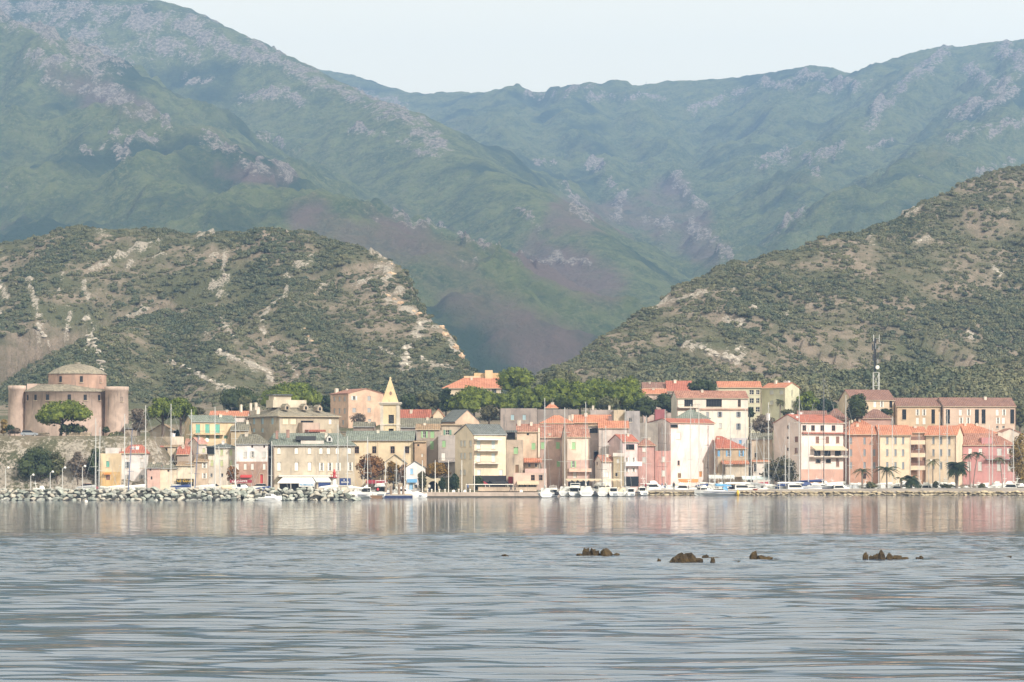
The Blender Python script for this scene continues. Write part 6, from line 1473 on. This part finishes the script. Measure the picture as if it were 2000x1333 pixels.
# between breakwater and quay
for lb, px, yt, D, L, rz in (('sailboat with slightly leaning mast before the rusty plane tree', 718, 853, 616, 10, 1.4), ('sailboat with slim mast before the ochre plane tree', 774, 901, 614, 7, 1.7), ('sailboat with mast between porch and white hut', 790, 871, 612, 8, 1.2), ('sailboat with short grey mast left of the porch', 753, 902, 615, 7, 1.6)):
    sailboat(lb, px, yt, D, L, rz, 'white')
motorboat('grey glazed motorboat beside the brown pontoon', 714, 604, 8, R9+.1, False, M_GEL2, 'lgrey', 1.1)
motorboat('white motorboat with large cabin beside the pontoon piles', 746, 606, 9.5, R9-.1, True, scale_h=1.0)
motorboat('beige small cruiser moored before the white hut', 790, 608, 6, .1, False, trim='beige', scale_h=1.3)
motorboat('white open boat at the quay corner', 812, 611, 5, .2, False)
# centre quay
motorboat('motor cruiser with two round black fenders on its stern', 1080, 641, 7.5, R9, True, fenders=True, scale_h=.8)
motorboat('wide motor yacht right of the black-fendered cruiser', 1122, 643, 10, R9+.05, True, scale_h=.75)
sailboat('white sailboat with thick mast moored stern-to at the centre quay', 1144, 785, 643, 12, R9, 'white')
sailboat('sailboat with tall mast beside the low restaurant', 1064, 778, 611, 10, R9+.05, 'lgrey')
sailboat('sailboat with mast crossing the cream fronted house', 1103, 796, 647, 11, R9, 'white')
sailboat('sailboat with dark slanting mast by the small white house', 1176, 836, 643, 9, R9, 'white', mast=M_CARB, boom=False)
sailboat('sailboat with grey mast before the oval-shuttered house', 1183, 832, 645, 10, R9-.05, 'cream')
sailboat('sailboat with pale slanting mast against the olive tower house', 1213, 848, 645, 9, R9, 'beige')
sailboat('sailboat with tall mast crossing the pale pink house', 1221, 800, 649, 11, R9, 'grey')
motorboat('large white motor yacht behind the stern-to sailboats', 1172, 651, 11, R9+.4, True, scale_h=.85)
motorboat('small white cabin boat with arched canopy at the quay', 1198, 639, 6.5, R9, False, trim='orange', scale_h=1.2)
motorboat('little white outboard boat next to the mole root', 1232, 637, 5.5, R9, False, trim='navy', scale_h=1.3)
motorboat('small white boat with dark hood beside the mole root', 1252, 658, 6, R9+.2, False, trim='navy', scale_h=1.3)
# right basin, behind the mole
for lb, px, yt, D, L, rz, cov, mk in (
    ('sailboat with mast in front of the salmon brown-roofed house', 1262, 812, 684, 11, 1.4, 'white', None), ('sailboat with dark raked mast beside the coral house', 1293, 827, 686, 10, 1.5, 'navy', M_CARB), ('sailboat with pale mast at the corner of the tall white house', 1299, 800, 688, 12, 1.6, 'white', None),
    ('sailboat with mast over the blank wall of the tall white house', 1349, 790, 684, 12, .2, 'cream', None), ('sailboat with twin-lined tall mast on the tall white house', 1365, 788, 685, 13, 2.9, 'white', None), ('sailboat with short dark mast on the tall white house', 1383, 832, 684, 9, .3, 'navy', M_CARB),
    ('sailboat with dark mast before the blue-shuttered ochre house', 1412, 874, 683, 9, 2.8, 'navy', M_CARB), ('sailboat with grey mast through the middle blue shutter', 1427, 816, 686, 11, .1, 'white', None), ('sailboat with the highest mast before the white villa', 1456, 784, 684, 13, 3.0, 'grey', None),
    ('sailboat with mast beside the little rooftop house', 1467, 826, 687, 10, .2, 'white', None), ('sailboat with mast before the roofless tan stone house', 1478, 853, 684, 9, .1, 'lgrey', None), ('sailboat with short mast before the low white house', 1492, 854, 685, 9, 3.0, 'white', None), ('sailboat with tall white mast left of the willow', 1501, 786, 688, 13, .2, 'dred', None),
    ('sailboat with slim mast inside the willow crown', 1541, 826, 687, 10, 2.9, 'white', None), ('sailboat with slanting thin mast left of the willow middle', 1534, 870, 686, 9, .1, 'navy', None), ('sailboat with tall mast at the corner of the grey gable', 1561, 771, 688, 14, .1, 'navy', None), ('sailboat with faint mast on the front of the brown-shuttered house', 1579, 832, 686, 10, 3.0, 'white', None),
    ('sailboat with white mast left edge of the orange building', 1652, 772, 688, 14, .15, 'white', None), ('sailboat with shorter mast beside the orange building edge', 1659, 822, 690, 11, 2.9, 'white', None), ('sailboat with mast over the orange wall', 1703, 830, 688, 10, .1, 'white', None), ('sailboat with mast at the seam of orange and yellow walls', 1716, 829, 690, 11, 3.0, 'lgrey', None),
    ('sailboat with mast between first two window columns of the yellow block', 1743, 813, 690, 12, .2, 'white', None), ('sailboat with thin mast before the corner loggias', 1795, 845, 690, 10, .1, 'cream', None), ('sailboat with mast between loggias and yellow end block', 1835, 806, 690, 12, 3.0, 'white', None), ('sailboat with double mast lines on the yellow end block', 1850, 801, 691, 12, .1, 'white', None),
    ('sailboat with bright white mast before the red turret', 1932, 830, 690, 11, .1, 'white', None), ('sailboat with mast just right of the red turret', 1938, 836, 691, 11, 3.0, 'lgrey', None), ('sailboat with brownish mast at the right edge of the red house', 1979, 834, 690, 11, .2, 'white', None), ('sailboat with slanting white mast across the red balcony', 1962, 862, 688, 9, .1, 'white', None)):
    sailboat(lb, px, yt, D, L, rz, cov, mast=mk)
sailboat('large racing yacht with very tall black mast and dark furled sail', 1609, 731, 687, 19, .06, 'navy', hull=M_GEL2, mast=M_CARB, spread=4)
sailboat('white sailboat with bright blue sail cover moored outside the mole', 1396, 865, 660, 10.5, rad(180) - .08, 'blue', hull=M_GEL)
catamaran('white catamaran left of the willow behind the mole', 1452, 681, 11, .06)
catamaran('white catamaran with raised bimini under the grey gable', 1556, 682, 11.5, .04)
motorboat('big white motor yacht with flybridge behind the mole root', 1278, 684, 12, .1, True, scale_h=.85)
motorboat('white motor yacht with sloping windscreen before the tall white house', 1328, 680, 9, rad(180), True)
motorboat('white motorboat with open hard top before the orange door', 1376, 680, 7, .3, True)
motorboat('big grey-sheeted motor yacht right of the black mast', 1642, 683, 9, .05, True, M_GEL2, scale_h=1.0)
for lb, px, L, rz in (('white cabin boat behind the first date palm', 1702, 7, .1), ('white cabin boat behind the broad bushy palm', 1748, 8, 3.0), ('white motorboat left of the dark fan palm', 1812, 9, .1), ('small white boat between fan palm and leaning palms', 1885, 6.5, 3.1), ('white motorboat with blue cover beyond the leaning palms', 1925, 7.5, .1), ('white cabin cruiser at the far right of the marina', 1968, 10, 3.05), ('white boat cut off at the edge of the marina', 1996, 8, .1), ('white motorboat behind the lattice of masts by the racing yacht', 1590, 9, 3.0), ('white motorboat at the end of the second catamaran', 1505, 6, .1)):
    motorboat(lb, px, 686, L, rz, True)
# ------------------------------------------------------------------ harbour furniture
def text_on(parent, body, name, size, loc, mat, rz=0.0, width=None):
    cu = bpy.data.curves.new(name, 'FONT'); cu.body = body; cu.size = size; cu.extrude = .02; cu.align_x = 'CENTER'; cu.align_y = 'CENTER'; cu.resolution_u = 2; cu.offset = size*.012
    o = bpy.data.objects.new(name, cu); link(o, parent); o.location = loc; o.rotation_euler = (rad(90), 0, rz); cu.materials.append(mat)
    bpy.context.view_layer.update()
    if width: o.scale.x = width/max(o.dimensions.x, .01)
    me = bpy.data.meshes.new_from_object(o.evaluated_get(bpy.context.evaluated_depsgraph_get())); me.name = name
    q = bpy.data.objects.new(name, me); link(q, parent); q.location = o.location; q.rotation_euler = o.rotation_euler; q.scale = o.scale
    bpy.data.objects.remove(o)
    return q
# cafe sign
u0, u1 = cafe.u(345.5), cafe.u(379.5); mb = MB(); mb.box(u0, u1, -1.2, -1.0, cafe.z(944), cafe.z(935.5)); b_ = mb.build('sign_board', paint('black'), cafe.root)
text_on(b_, 'LE CLUB', 'lettering', .78, ((u0+u1)/2, -1.24, cafe.z(939.8)), paint('yellow'), width=(u1-u0)*.86)
mb = MB(); mb.box(u0, u1, -1.15, -1.05, cafe.z(950), cafe.z(944.2)); mb.build('shop_front', m_glass(), cafe.root)
# welcome board
s_ = 612/F; wb = tag(empty('welcome_board', P(674, 958, 612)), 'navy welcome board with white lettering on a cream kiosk base', 'sign')
mb = MB(); mb.box(-11*s_, 11*s_, 0, .15, 10*s_, 23.5*s_); b_ = mb.build('panel', paint('navy'), wb); text_on(b_, 'BIENVENUE', 'lettering', .5, (0, -.03, 15.5*s_), paint('white'), width=15*s_)
mb = MB(); mb.box(-3*s_, -1*s_, -.02, -.002, 19*s_, 21*s_); mb.build('emblem', paint('white'), b_)
mb = MB(); mb.box(-12*s_, 13*s_, .3, 2.2, -.6, 8*s_); mb.build('base', plaster((0.74,0.66,0.48), .3), wb); mb = MB(); mb.box(-13*s_, 14*s_, .1, 2.4, 8*s_, 9.6*s_); mb.build('base_top', paint('white'), wb)
for q in (-8, 8):
    mb = MB(); mb.box(q*s_-.06, q*s_+.06, .155, .28, -.6, 23*s_); mb.build('post', paint('steel'), wb)
# restaurant sign text on the brown-based house and blue letters on the tent
s_ = 632/F; rs = tag(empty('restaurant_sign', P(468, 948, 632)), 'dark red terrace fascia with pale capitals before the brown-based house', 'sign')
mb = MB(); mb.box(-19*s_, 24*s_, 0, .12, 4.5*s_, 10.5*s_); b_ = mb.build('panel', paint('dred'), rs); text_on(b_, 'LA GAFFE', 'lettering', .55, (0, -.03, 7.5*s_), paint('white'), width=30*s_)
for q in (-18, 2, 23):
    mb = MB(); mb.box(q*s_-.05, q*s_+.05, .14, .24, -1.5, 12*s_); mb.build('post', paint('steel'), rs)
# white tent and awnings before the long quay house
s_ = 618/F; tn = tag(empty('market_tent', P(580, 955, 618)), 'white open-fronted market tent with grey roof half before the long quay house', 'tent')
mb = MB(); A = [(-38*s_, 0, 12*s_), (36*s_, 0, 12*s_), (28*s_, 3, 22*s_), (-30*s_, 3, 22*s_)]; mb.face(A); mb.face([(-38*s_, 0, 12*s_), (-38*s_, 0, 10.5*s_), (36*s_, 0, 10.5*s_), (36*s_, 0, 12*s_)]); mb.face([(-38*s_, 0, 12*s_), (-30*s_, 3, 22*s_), (-38*s_, 6, 12*s_)]); mb.face([(-38*s_, 6, 12*s_), (-30*s_, 3, 22*s_), (28*s_, 3, 22*s_), (36*s_, 6, 12*s_)]); mb.build('roof', paint('white'), tn)
mb = MB(); mb.face([(37*s_, .1, 14*s_), (68*s_, .1, 14*s_), (60*s_, 3, 22.5*s_), (29*s_, 3, 22.5*s_)]); mb.face([(37*s_, .1, 14*s_), (37*s_, .1, 12.5*s_), (68*s_, .1, 12.5*s_), (68*s_, .1, 14*s_)]); mb.build('grey_roof', paint('lgrey'), tn)
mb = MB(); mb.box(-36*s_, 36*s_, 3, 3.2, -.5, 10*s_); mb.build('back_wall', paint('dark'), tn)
for q in (-37, -12, 12, 35, 67):
    mb = MB(); mb.tube((q*s_, .05, -.5), (q*s_, .05, 12*s_), .06, n=6); mb.build('post', paint('white'), tn)
mb = MB(); mb.box(4*s_, 34*s_, -.2, -.1, 4*s_, 11*s_); pn_ = mb.build('counter_panel', paint('white'), tn)
text_on(pn_, 'PROMENADES', 'lettering', .6, (19*s_, -.24, 7.5*s_), paint('blue'), width=27*s_)
mb = MB(); mb.box(42*s_, 65*s_, -.3, .05, 1*s_, 12*s_); mb.build('blue_awning', paint('navy'), tn)
# harbour light
s_ = 606/F; hl = tag(empty('harbour_light', P(653, 958, 606)), 'white harbour light column with red lantern frame', 'beacon')
mb = MB(); mb.lathe([(.5, -.5), (.45, 24*s_), (.02, 24.2*s_)], 14); mb.build('column', paint('white'), hl, True)
mb = MB(); mb.lathe([(.9, 24.3*s_), (.95, 26*s_), (.02, 26*s_)], 12)
for k in range(8): a = k*math.pi/4; mb.tube((.9*math.cos(a), .9*math.sin(a), 26*s_), (.9*math.cos(a), .9*math.sin(a), 31*s_), .03, n=4)
mb.lathe([(.88, 30.6*s_), (.92, 31*s_), (.88, 31.3*s_)], 12); mb.build('platform', paint('red'), hl)
mb = MB(); mb.lathe([(.32, 26*s_), (.3, 33*s_), (.42, 34*s_), (.2, 37*s_), (.12, 41*s_), (.02, 42*s_)], 10); mb.build('lantern', paint('red'), hl, True)
# pontoons
s_ = 598/F; pt = tag(empty('pontoon', P(716, 974, 598)), 'brown plank pontoon at the end of the breakwater', 'pontoon')
pt.location.z = 0
mb = MB(); mb.box(-28*s_, 30*s_, 0, 2.6, -.3, .55); mb.build('float', paint('wood'), pt)
for k in range(20):
    mb = MB(); mb.box((-28+58*k/20)*s_+.01, (-28+58*(k+1)/20)*s_-.01, -.04, 2.65, .555, .62); mb.build('plank', paint('wood'), pt)
p2 = tag(empty('pontoon', (PX(775, 602), 602, 0)), 'pontoon with navy blue fender strips and cream deck', 'pontoon'); s_ = 602/F
mb = MB(); mb.box(-32*s_, 31*s_, .2, 3, -.3, .72); mb.build('deck', plaster((0.62,0.56,0.42), .3), p2)
for k in range(30):
    mb = MB(); mb.box((-32+63*k/30)*s_+.02, (-32+63*(k+.75)/30)*s_, 0, .19, -.1, .55); mb.build('fender', paint('navy'), p2)
for q in (-22, -12, 4, 12):
    mb = MB(); mb.tube((q*s_, 1.6, -1), (q*s_, 1.6, 2.6 + (q % 3)*.3), .28, n=10); mb.build('pile', simple('weathered_pile', (0.26,0.20,0.16), .9), p2)
# poles, lamps, bollards, kiosks
def pole(label, px, yt, yb, D, r=.08, cat='flagpole', name='flagpole'):
    root = tag(empty(name, P(px, yb, D)), label, cat, 'white poles along the quay'); h = (yb-yt)*D/F
    mb = MB(); mb.tube((0, 0, -.3), (0, 0, h), r*1.15, r*.8, 8); mb.build('pole', paint('white'), root); mb = MB(); mb.lathe([(.02, h), (r*1.3, h+.08), (.02, h+.18)], 8); mb.build('finial', paint('white'), root)
    mb = MB(); mb.lathe([(r*2.5, -.3), (r*2.5, .12), (r*1.2, .2)], 8); mb.build('foot', paint('lgrey'), root)
for k, (px, lb) in enumerate(((825, 'white quay pole beside the white hut'), (850, 'white quay pole before the tunnel arch'), (876, 'white quay pole left of the tallest clipped tree'), (902, 'white quay pole at the grey side of the apartment building'), (926.5, 'white quay pole at the corner of the apartment front'))): pole(lb, px, 901, 963, 621)
def lamp(label, px, yt, yb, D, globe=True, right=True):
    root = tag(empty('street_lamp', P(px, yb, D)), label, 'lamp post', 'globe lamps on the quay'); h = (yb-yt)*D/F
    mb = MB(); mb.tube((0, 0, -.5), (0, 0, h-.2), .09, .06, 8); mb.tube((0, 0, h-.2), (.35, 0, h-.05), .05, n=6); mb.build('post', paint('lgrey'), root)
    mb = MB(); mb.lathe([(.02, -.26), (.2, -.17), (.27, 0), (.2, .17), (.02, .26)], 12); mb.build('globe', paint('white', .3), root, True, loc=(.5, 0, h))
for px, yt, yb, lb in ((11, 914, 953, 'globe lamp at the far left end of the breakwater'), (60, 928, 953, 'short globe lamp left of the cream cabin cruiser'), (98, 922, 952, 'globe lamp right of the cream cabin cruiser'), (122, 914, 952, 'globe lamp below the bare purple bush'), (161, 911, 952, 'tall globe lamp left of the sailboat by the cliff')): lamp(lb, px, yt, yb, 566)
lamp('street lamp between the palms on the mole', 1814, 900, 953, 684)
wk = [(835, 'left of the tunnel arch'), (843, 'just before the tunnel arch'), (858, 'right of the tunnel arch'), (869, 'next to the first service box'), (896, 'before the apartment building corner'), (918, 'before the red awning'), (1218, 'at the root of the mole')]
for px, lb in wk:
    root = tag(empty('bollard', P(px, 965, 620)), 'white quay bollard ' + lb, 'bollard', 'white bollards on the quay')
    mb = MB(); mb.lathe([(.16, -.3), (.14, .85), (.2, .9), (.2, 1.0), (.02, 1.06)], 10); mb.build('post', paint('white'), root, True); mb = MB(); mb.lathe([(.25, -.3), (.25, .08), (.15, .1)], 10); mb.build('foot', paint('lgrey'), root)
for px, lb in ((886, 'white service box left of the apartment building'), (908, 'white service box before the red awning'), (1018, 'white service box on the quay beside the strollers')):
    root = tag(empty('service_box', P(px, 966, 619)), lb, 'service box', 'white service boxes on the quay'); mb = MB(); mb.loft([[(-.38, -.3, -.3), (.38, -.3, -.3), (.38, .3, -.3), (-.38, .3, -.3)], [(-.34, -.26, .75), (.34, -.26, .75), (.34, .26, .75), (-.34, .26, .75)], [(-.2, -.15, .98), (.2, -.15, .98), (.2, .15, .98), (-.2, .15, .98)]]); mb.build('body', paint('white'), root)
    mb = MB(); mb.box(-.2, .2, -.30, -.285, .2, .55); mb.build('hatch', paint('lgrey'), root)
# tunnel arch
s_ = 634/F; ta = tag(empty('tunnel_arch', P(846, 960, 634)), 'yellow stone arch with dark round opening on the quay', 'arch')
mb = MB(); prof = arch_pts(19*s_, 20*s_, 10)[2:]; out = [(-17*s_, 0), (-17*s_, 22*s_), (-13*s_, 29*s_), (-6*s_, 25.5*s_), (0, 24*s_), (7*s_, 26*s_), (13*s_, 25*s_), (16*s_, 20*s_), (17*s_, 0)]
inn = [(-9.5*s_, 0)] + prof[::-1] + [(9.5*s_, 0)]
for k in range(len(out)-1):
    i0, i1 = int(k*(len(inn)-1)/(len(out)-1)), int((k+1)*(len(inn)-1)/(len(out)-1))
    poly = [out[k], out[k+1]] + [inn[i] for i in range(i1, i0-1, -1)]
    mb.face([(x, 0, z) for x, z in poly]); mb.face([(out[k][0], 0, out[k][1]), (out[k][0], 4, out[k][1]), (out[k+1][0], 4, out[k+1][1]), (out[k+1][0], 0, out[k+1][1])])
for a, b in zip(inn[:-1], inn[1:]): mb.face([(a[0], 0, a[1]), (b[0], 0, b[1]), (b[0], 3.5, b[1]), (a[0], 3.5, a[1])])
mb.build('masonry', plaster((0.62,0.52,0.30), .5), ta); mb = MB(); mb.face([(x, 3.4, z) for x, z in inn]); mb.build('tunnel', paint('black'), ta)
# pergola before the apartment building
s_ = 626/F; pg = tag(empty('pergola', P(956, 962, 626)), 'white pipe pergola before the black shop front', 'pergola')
for q in (-46, -30, -8, 0, 36, 46):
    mb = MB(); mb.tube((q*s_, 0, -.4), (q*s_, 0, 15*s_), .05, n=6); mb.build('post', paint('white'), pg)
mb = MB(); mb.tube((-46*s_, 0, 15*s_), (46*s_, 0, 15*s_), .06, n=6); mb.tube((-46*s_, 2.2, 15.6*s_), (46*s_, 2.2, 15.6*s_), .06, n=6)
for q in (-46, -15, 15, 46): mb.tube((q*s_, 0, 15*s_), (q*s_, 2.2, 15.6*s_), .04, n=5)
mb.build('beam', paint('white'), pg)
for px, w, yt, yb, col, lb in ((735, 40, 938, 943, 'dred', 'dark red parasol canopy under the rusty plane tree'), (1480, 60, 930, 936, 'lblue', 'pale blue awning strip behind the masts'), (1410, 50, 928, 934, 'lgrey', 'grey awning strip before the ochre house'), (1160, 110, 935.5, 938, 'beige', 'long beige awning strip behind the motor yachts'), (1345, 40, 936, 941, 'orange', 'orange awning at the foot of the tall white house')):
    D_ = 640 if px < 900 else (661 if px < 1200 else 698); s_ = D_/F; root = tag(empty('awning', P(px, 955, D_)), lb, 'awning')
    mb = MB(); n_ = 10
    for k in range(n_):
        a, b = (-w/2 + w*k/n_)*s_, (-w/2 + w*(k+1)/n_)*s_; mb.face([(a, 0, (955-yb)*s_), (b, 0, (955-yb)*s_), (b, 2.2, (955-yt)*s_), (a, 2.2, (955-yt)*s_)]); mb.face([(a, 0, (955-yb)*s_), ((a+b)/2, 0, (955-yb)*s_-.35), (b, 0, (955-yb)*s_-.25), (b, 0, (955-yb)*s_)])
    mb.build('canvas', paint(col, .8), root)
    for q in (-.48, 0, .48): mb = MB(); mb.tube((q*w*s_, .05, -.5), (q*w*s_, .05, (955-yb)*s_), .05, n=6); mb.build('post', paint('lgrey'), root)
# buoy
by = tag(empty('mooring_buoy', (PX(168, CH*F/(981.5-HY)), CH*F/(981.5-HY), 0)), 'round white mooring buoy floating before the boulders', 'buoy')
mb = MB(); mb.lathe([(.02, -.2), (.28, -.1), (.34, .12), (.26, .34), (.02, .44)], 12); mb.build('float', paint('white', .4), by, True); mb = MB(); mb.tube((0, 0, .42), (0, 0, .56), .05, n=6); mb.build('ring', paint('steel'), by)
by = tag(empty('marker_buoy', (PX(1441, 658), 658, 0)), 'yellow can buoy at the stern of the blue-covered sailboat', 'buoy'); mb = MB(); mb.lathe([(.02, -.1), (.32, 0), (.34, .9), (.1, 1.3), (.02, 1.3)], 10); mb.build('can', paint('yellow'), by, True); mb = MB(); mb.tube((0, 0, 1.3), (0, 0, 1.8), .04, n=5); mb.build('staff', paint('yellow'), by)
tb = tag(empty('waste_tub', P(1475, 962, 670)), 'dull red tub standing on the mole beside the catamaran', 'tub'); mb = MB(); mb.lathe([(.02, -.2), (.4, -.2), (.55, .75), (.6, .78), (.5, .78), (.4, .4), (.02, .35)], 12); mb.build('tub', simple('red_tub', (0.42,0.12,0.08)), tb, True); mb = MB(); mb.lathe([(.55, .7), (.62, .74), (.62, .8), (.55, .84)], 12); mb.build('rim', simple('red_tub', (0.42,0.12,0.08)), tb)
# radio mast behind the tan apartments
s_ = 830/F; rm = tag(empty('radio_mast', P(1711, 765, 830)), 'lattice radio mast with dark antenna pole behind the plum roof', 'mast')
def lat(w, z0, z1, n_, cx=0.0):
    mb = MB(); c4 = [(-w, -w), (w, -w), (w, w), (-w, w)]
    for x, y in c4: mb.tube((x+cx, y, z0), (x+cx, y, z1), .11, n=5)
    for k in range(n_):
        a, b = z0 + (z1-z0)*k/n_, z0 + (z1-z0)*(k+1)/n_
        for i in range(4):
            (x, y), (X_, Y_) = c4[i], c4[(i+1) % 4]; mb.tube((x+cx, y, a), (X_+cx, Y_, b), .06, n=4); mb.tube((x+cx, y, b), (X_+cx, Y_, b), .07, n=4)
    return mb
lat(5.5*s_, -6, 37*s_, 3).build('lattice', paint('lgrey'), rm)
lat(1.6*s_, 37*s_, 104*s_, 14, -2*s_).build('antenna_pole', paint('dark'), rm)
for q, z0, z1, r_, c_ in ((-5, 98, 111, .12, 'lgrey'), (6, 96, 111, .09, 'lgrey'), (-1, 83, 94, .10, 'grey'), (-7, 80, 92, .2, 'dark'), (4, 66, 76, .2, 'dark'), (-6, 60, 72, .2, 'dark'), (3, 55, 63, .14, 'grey'), (5, 82, 86, .15, 'grey')):
    mb = MB(); mb.tube((q*s_, -.3, z0*s_), (q*s_, -.3, z1*s_), r_, n=8); mb.tube((q*s_, -.3, (z0+z1)/2*s_), (-2*s_, 0, (z0+z1)/2*s_), .05, n=4); mb.build('antenna', paint(c_), rm)
mb = MB(); mb.lathe([(.02, 0), (.45, .08), (.6, .3), (.45, .32), (.02, .34)], 12); o = mb.build('dish', paint('white'), rm, loc=(2.2*s_, -.5, 47*s_)); o.rotation_euler = (rad(90), 0, 0)
ra = tag(empty('summit_antenna', P(1262, 176, 5600)), 'tiny thin antenna on the far mountain skyline', 'antenna'); mb = MB(); mb.tube((0, 0, -8), (0, 0, 17), .7, .35, 6); mb.build('pole', paint('grey'), ra); mb = MB(); mb.box(-2.5, 2.5, -2, 2, -6, 2); mb.build('cabin', paint('lgrey'), ra)
# car by the fort
def car(label, px, py, D, col, rz=0.0):
    root = tag(empty('parked_car', P(px, py, D), rz), label, 'car', 'parked cars'); root.location.z = max(ground_z(root.location.x, root.location.y), 1.43 if D < 640 else 0) + .02; pb = simple('carpaint_' + col, PAINT[col], .3)
    mb = MB(); pr = [(-2.0, .35), (-2.0, .85), (-1.85, .95), (1.2, .92), (2.0, .72), (2.05, .35)]; mb.loft([[(x, -.85, z) for x, z in pr], [(x, .85, z) for x, z in pr]]); mb.build('body', pb, root)
    mb = MB(); lo = [(-1.8, -.78), (1.0, -.78), (1.0, .78), (-1.8, .78)]; hi = [(-1.5, -.62), (.3, -.62), (.3, .62), (-1.5, .62)]; mb.loft([[(x, y, .93) for x, y in lo], [(x, y, 1.42) for x, y in hi]]); mb.build('cabin', m_glass(), root); mb = MB(); mb.box(-1.5, .3, -.62, .62, 1.425, 1.46); mb.build('roof', pb, root)
    for x in (-1.25, 1.3):
        for y in (-.86, .72): mb = MB(); mb.tube((x, y, .32), (x, y+.14, .32), .32, n=12); w = mb.build('wheel', paint('black'), root); mb = MB(); mb.tube((x, y-.005 if y < 0 else y+.14, .32), (x, y if y < 0 else y+.145, .32), .18, n=10); mb.build('rim', paint('steel'), w)
    for y in (-.6, .6): mb = MB(); mb.box(2.0, 2.06, y-.15, y+.15, .6, .72); mb.build('headlight', paint('white'), root)
car('dark car parked on the terrace under the fort', 57, 851, 668, 'bgrey', .2)
car('grey car parked behind the low white motorboat', 420, 953, 632, 'lgrey', .1)
car('white car parked beside the red-doored white house', 505, 953, 632, 'white', 3.1)
# people on the quay
def person(label, px, yb, yt, D, top, legs, step=.22, rz=0.0, z=1.12):
    root = tag(empty('person', P(px, yb, D), rz), label, 'person'); root.location.z = z; h = (yb-yt)*D/F; k = h/1.75
    me = bpy.data.meshes.new('body'); V = [(0, 0, .95), (0, 0, 1.2), (0, 0, 1.42), (0, 0, 1.52), (.01, 0, 1.64), (.19, 0, 1.40), (.25, step*.4, 1.12), (.24, -step*.3+.1, .86), (-.19, 0, 1.40), (-.25, -step*.4, 1.12), (-.24, step*.3, .86), (.1, 0, .9), (.11, -step*.7, .5), (.11, -step, .06), (.11, -step-.14, .03), (-.1, 0, .9), (-.11, step*.6, .5), (-.11, step*1.2, .07), (-.11, step*1.2-.14, .03)]
    E = [(0,1),(1,2),(2,3),(3,4),(2,5),(5,6),(6,7),(2,8),(8,9),(9,10),(0,11),(11,12),(12,13),(13,14),(0,15),(15,16),(16,17),(17,18)]
    RR = [.14, .14, .15, .06, .105, .07, .05, .04, .07, .05, .04, .1, .07, .05, .04, .1, .07, .05, .04]
    me.from_pydata([(x*k, y*k, z*k) for x, y, z in V], E, []); o = bpy.data.objects.new('body', me); link(o, root)
    sk = o.modifiers.new('skin', 'SKIN'); sv = me.skin_vertices[0].data
    for i, r_ in enumerate(RR): sv[i].radius = (r_*k, r_*k)
    sv[0].use_root = True; o.modifiers.new('sub', 'SUBSURF').levels = 1; o.modifiers['sub'].render_levels = 2
    m, n, l, b = new_mat('clothes'); tc = n.new('ShaderNodeTexCoord'); sp = n.new('ShaderNodeSeparateXYZ'); l.new(tc.outputs['Object'], sp.inputs[0])
    c = mixc(n, l, ramp(n, l, sp.outputs['Z'], .93*k, .96*k), legs, top); c = mixc(n, l, ramp(n, l, sp.outputs['Z'], 1.47*k, 1.49*k), c, (0.42,0.26,0.19)); l.new(c, b.inputs['Base Color']); b.inputs['Roughness'].default_value = .85
    me.materials.append(m)
    hb = MB(); hb.lathe([(.115*k, 1.63*k), (.122*k, 1.68*k), (.10*k, 1.75*k), (.02, 1.78*k)], 10); hb.build('hair', simple('hair', (0.03,0.02,0.015), .8), root, True)
person('person in dark jacket strolling along the parapet wall', 998, 964, 947, 620, (0.03,0.03,0.04), (0.04,0.045,0.07), .25, 1.4)
person('person in grey top walking just behind the dark-jacketed stroller', 1006, 964, 948, 620, (0.14,0.13,0.13), (0.03,0.03,0.035), .22, 1.5)
person('person in black standing on the mole near the motor yachts', 1316, 959, 943, 672, (0.02,0.02,0.022), (0.02,0.02,0.025), .05, z=1.2)
person('person in dark red top beside the small hooded boat', 1261, 959, 944, 672, (0.22,0.03,0.03), (0.03,0.03,0.04), .1, z=1.1)
person('person in red by the pontoon piles', 738, 966, 951, 603.5, (0.45,0.05,0.06), (0.04,0.04,0.05), .1, z=.73)
person('person in pale shirt standing at the tunnel arch', 838, 964, 947, 621, (0.55,0.52,0.46), (0.05,0.06,0.10), .06)
person('person in blue jacket beside the second service box', 914, 964, 947, 620, (0.06,0.12,0.30), (0.05,0.05,0.06), .18, 1.2)
car('red car parked by the tall globe lamp', 175, 952, 633, 'dred', .05)
car('blue car parked behind the white cabin boat', 468, 953, 633.5, 'navy', 3.0)
for lb, px, L, rz, tr in (('second-row white boat left of the tall white house door', 1312, 7, 3.0, 'navy'), ('second-row white boat under the blue-shuttered ochre house', 1410, 8, .1, 'lgrey'), ('second-row white boat between the two catamarans', 1486, 8, 3.05, 'navy'), ('second-row white boat before the brown-shuttered house', 1612, 9, .05, 'lgrey'), ('second-row white boat right of the grey-sheeted yacht', 1676, 8, 3.0, 'orange'), ('second-row white boat behind the low drooping palm', 1768, 9, .1, 'navy'), ('second-row white boat behind the street lamp', 1828, 9, 3.1, 'lgrey'), ('second-row white boat behind the fan palm', 1862, 8, .05, 'navy'), ('second-row white boat under the red turret', 1945, 9, 3.0, 'lgrey')):
    motorboat(lb, px, 694 if px > 1320 else 689, L, rz, True, trim=tr, scale_h=1.1)
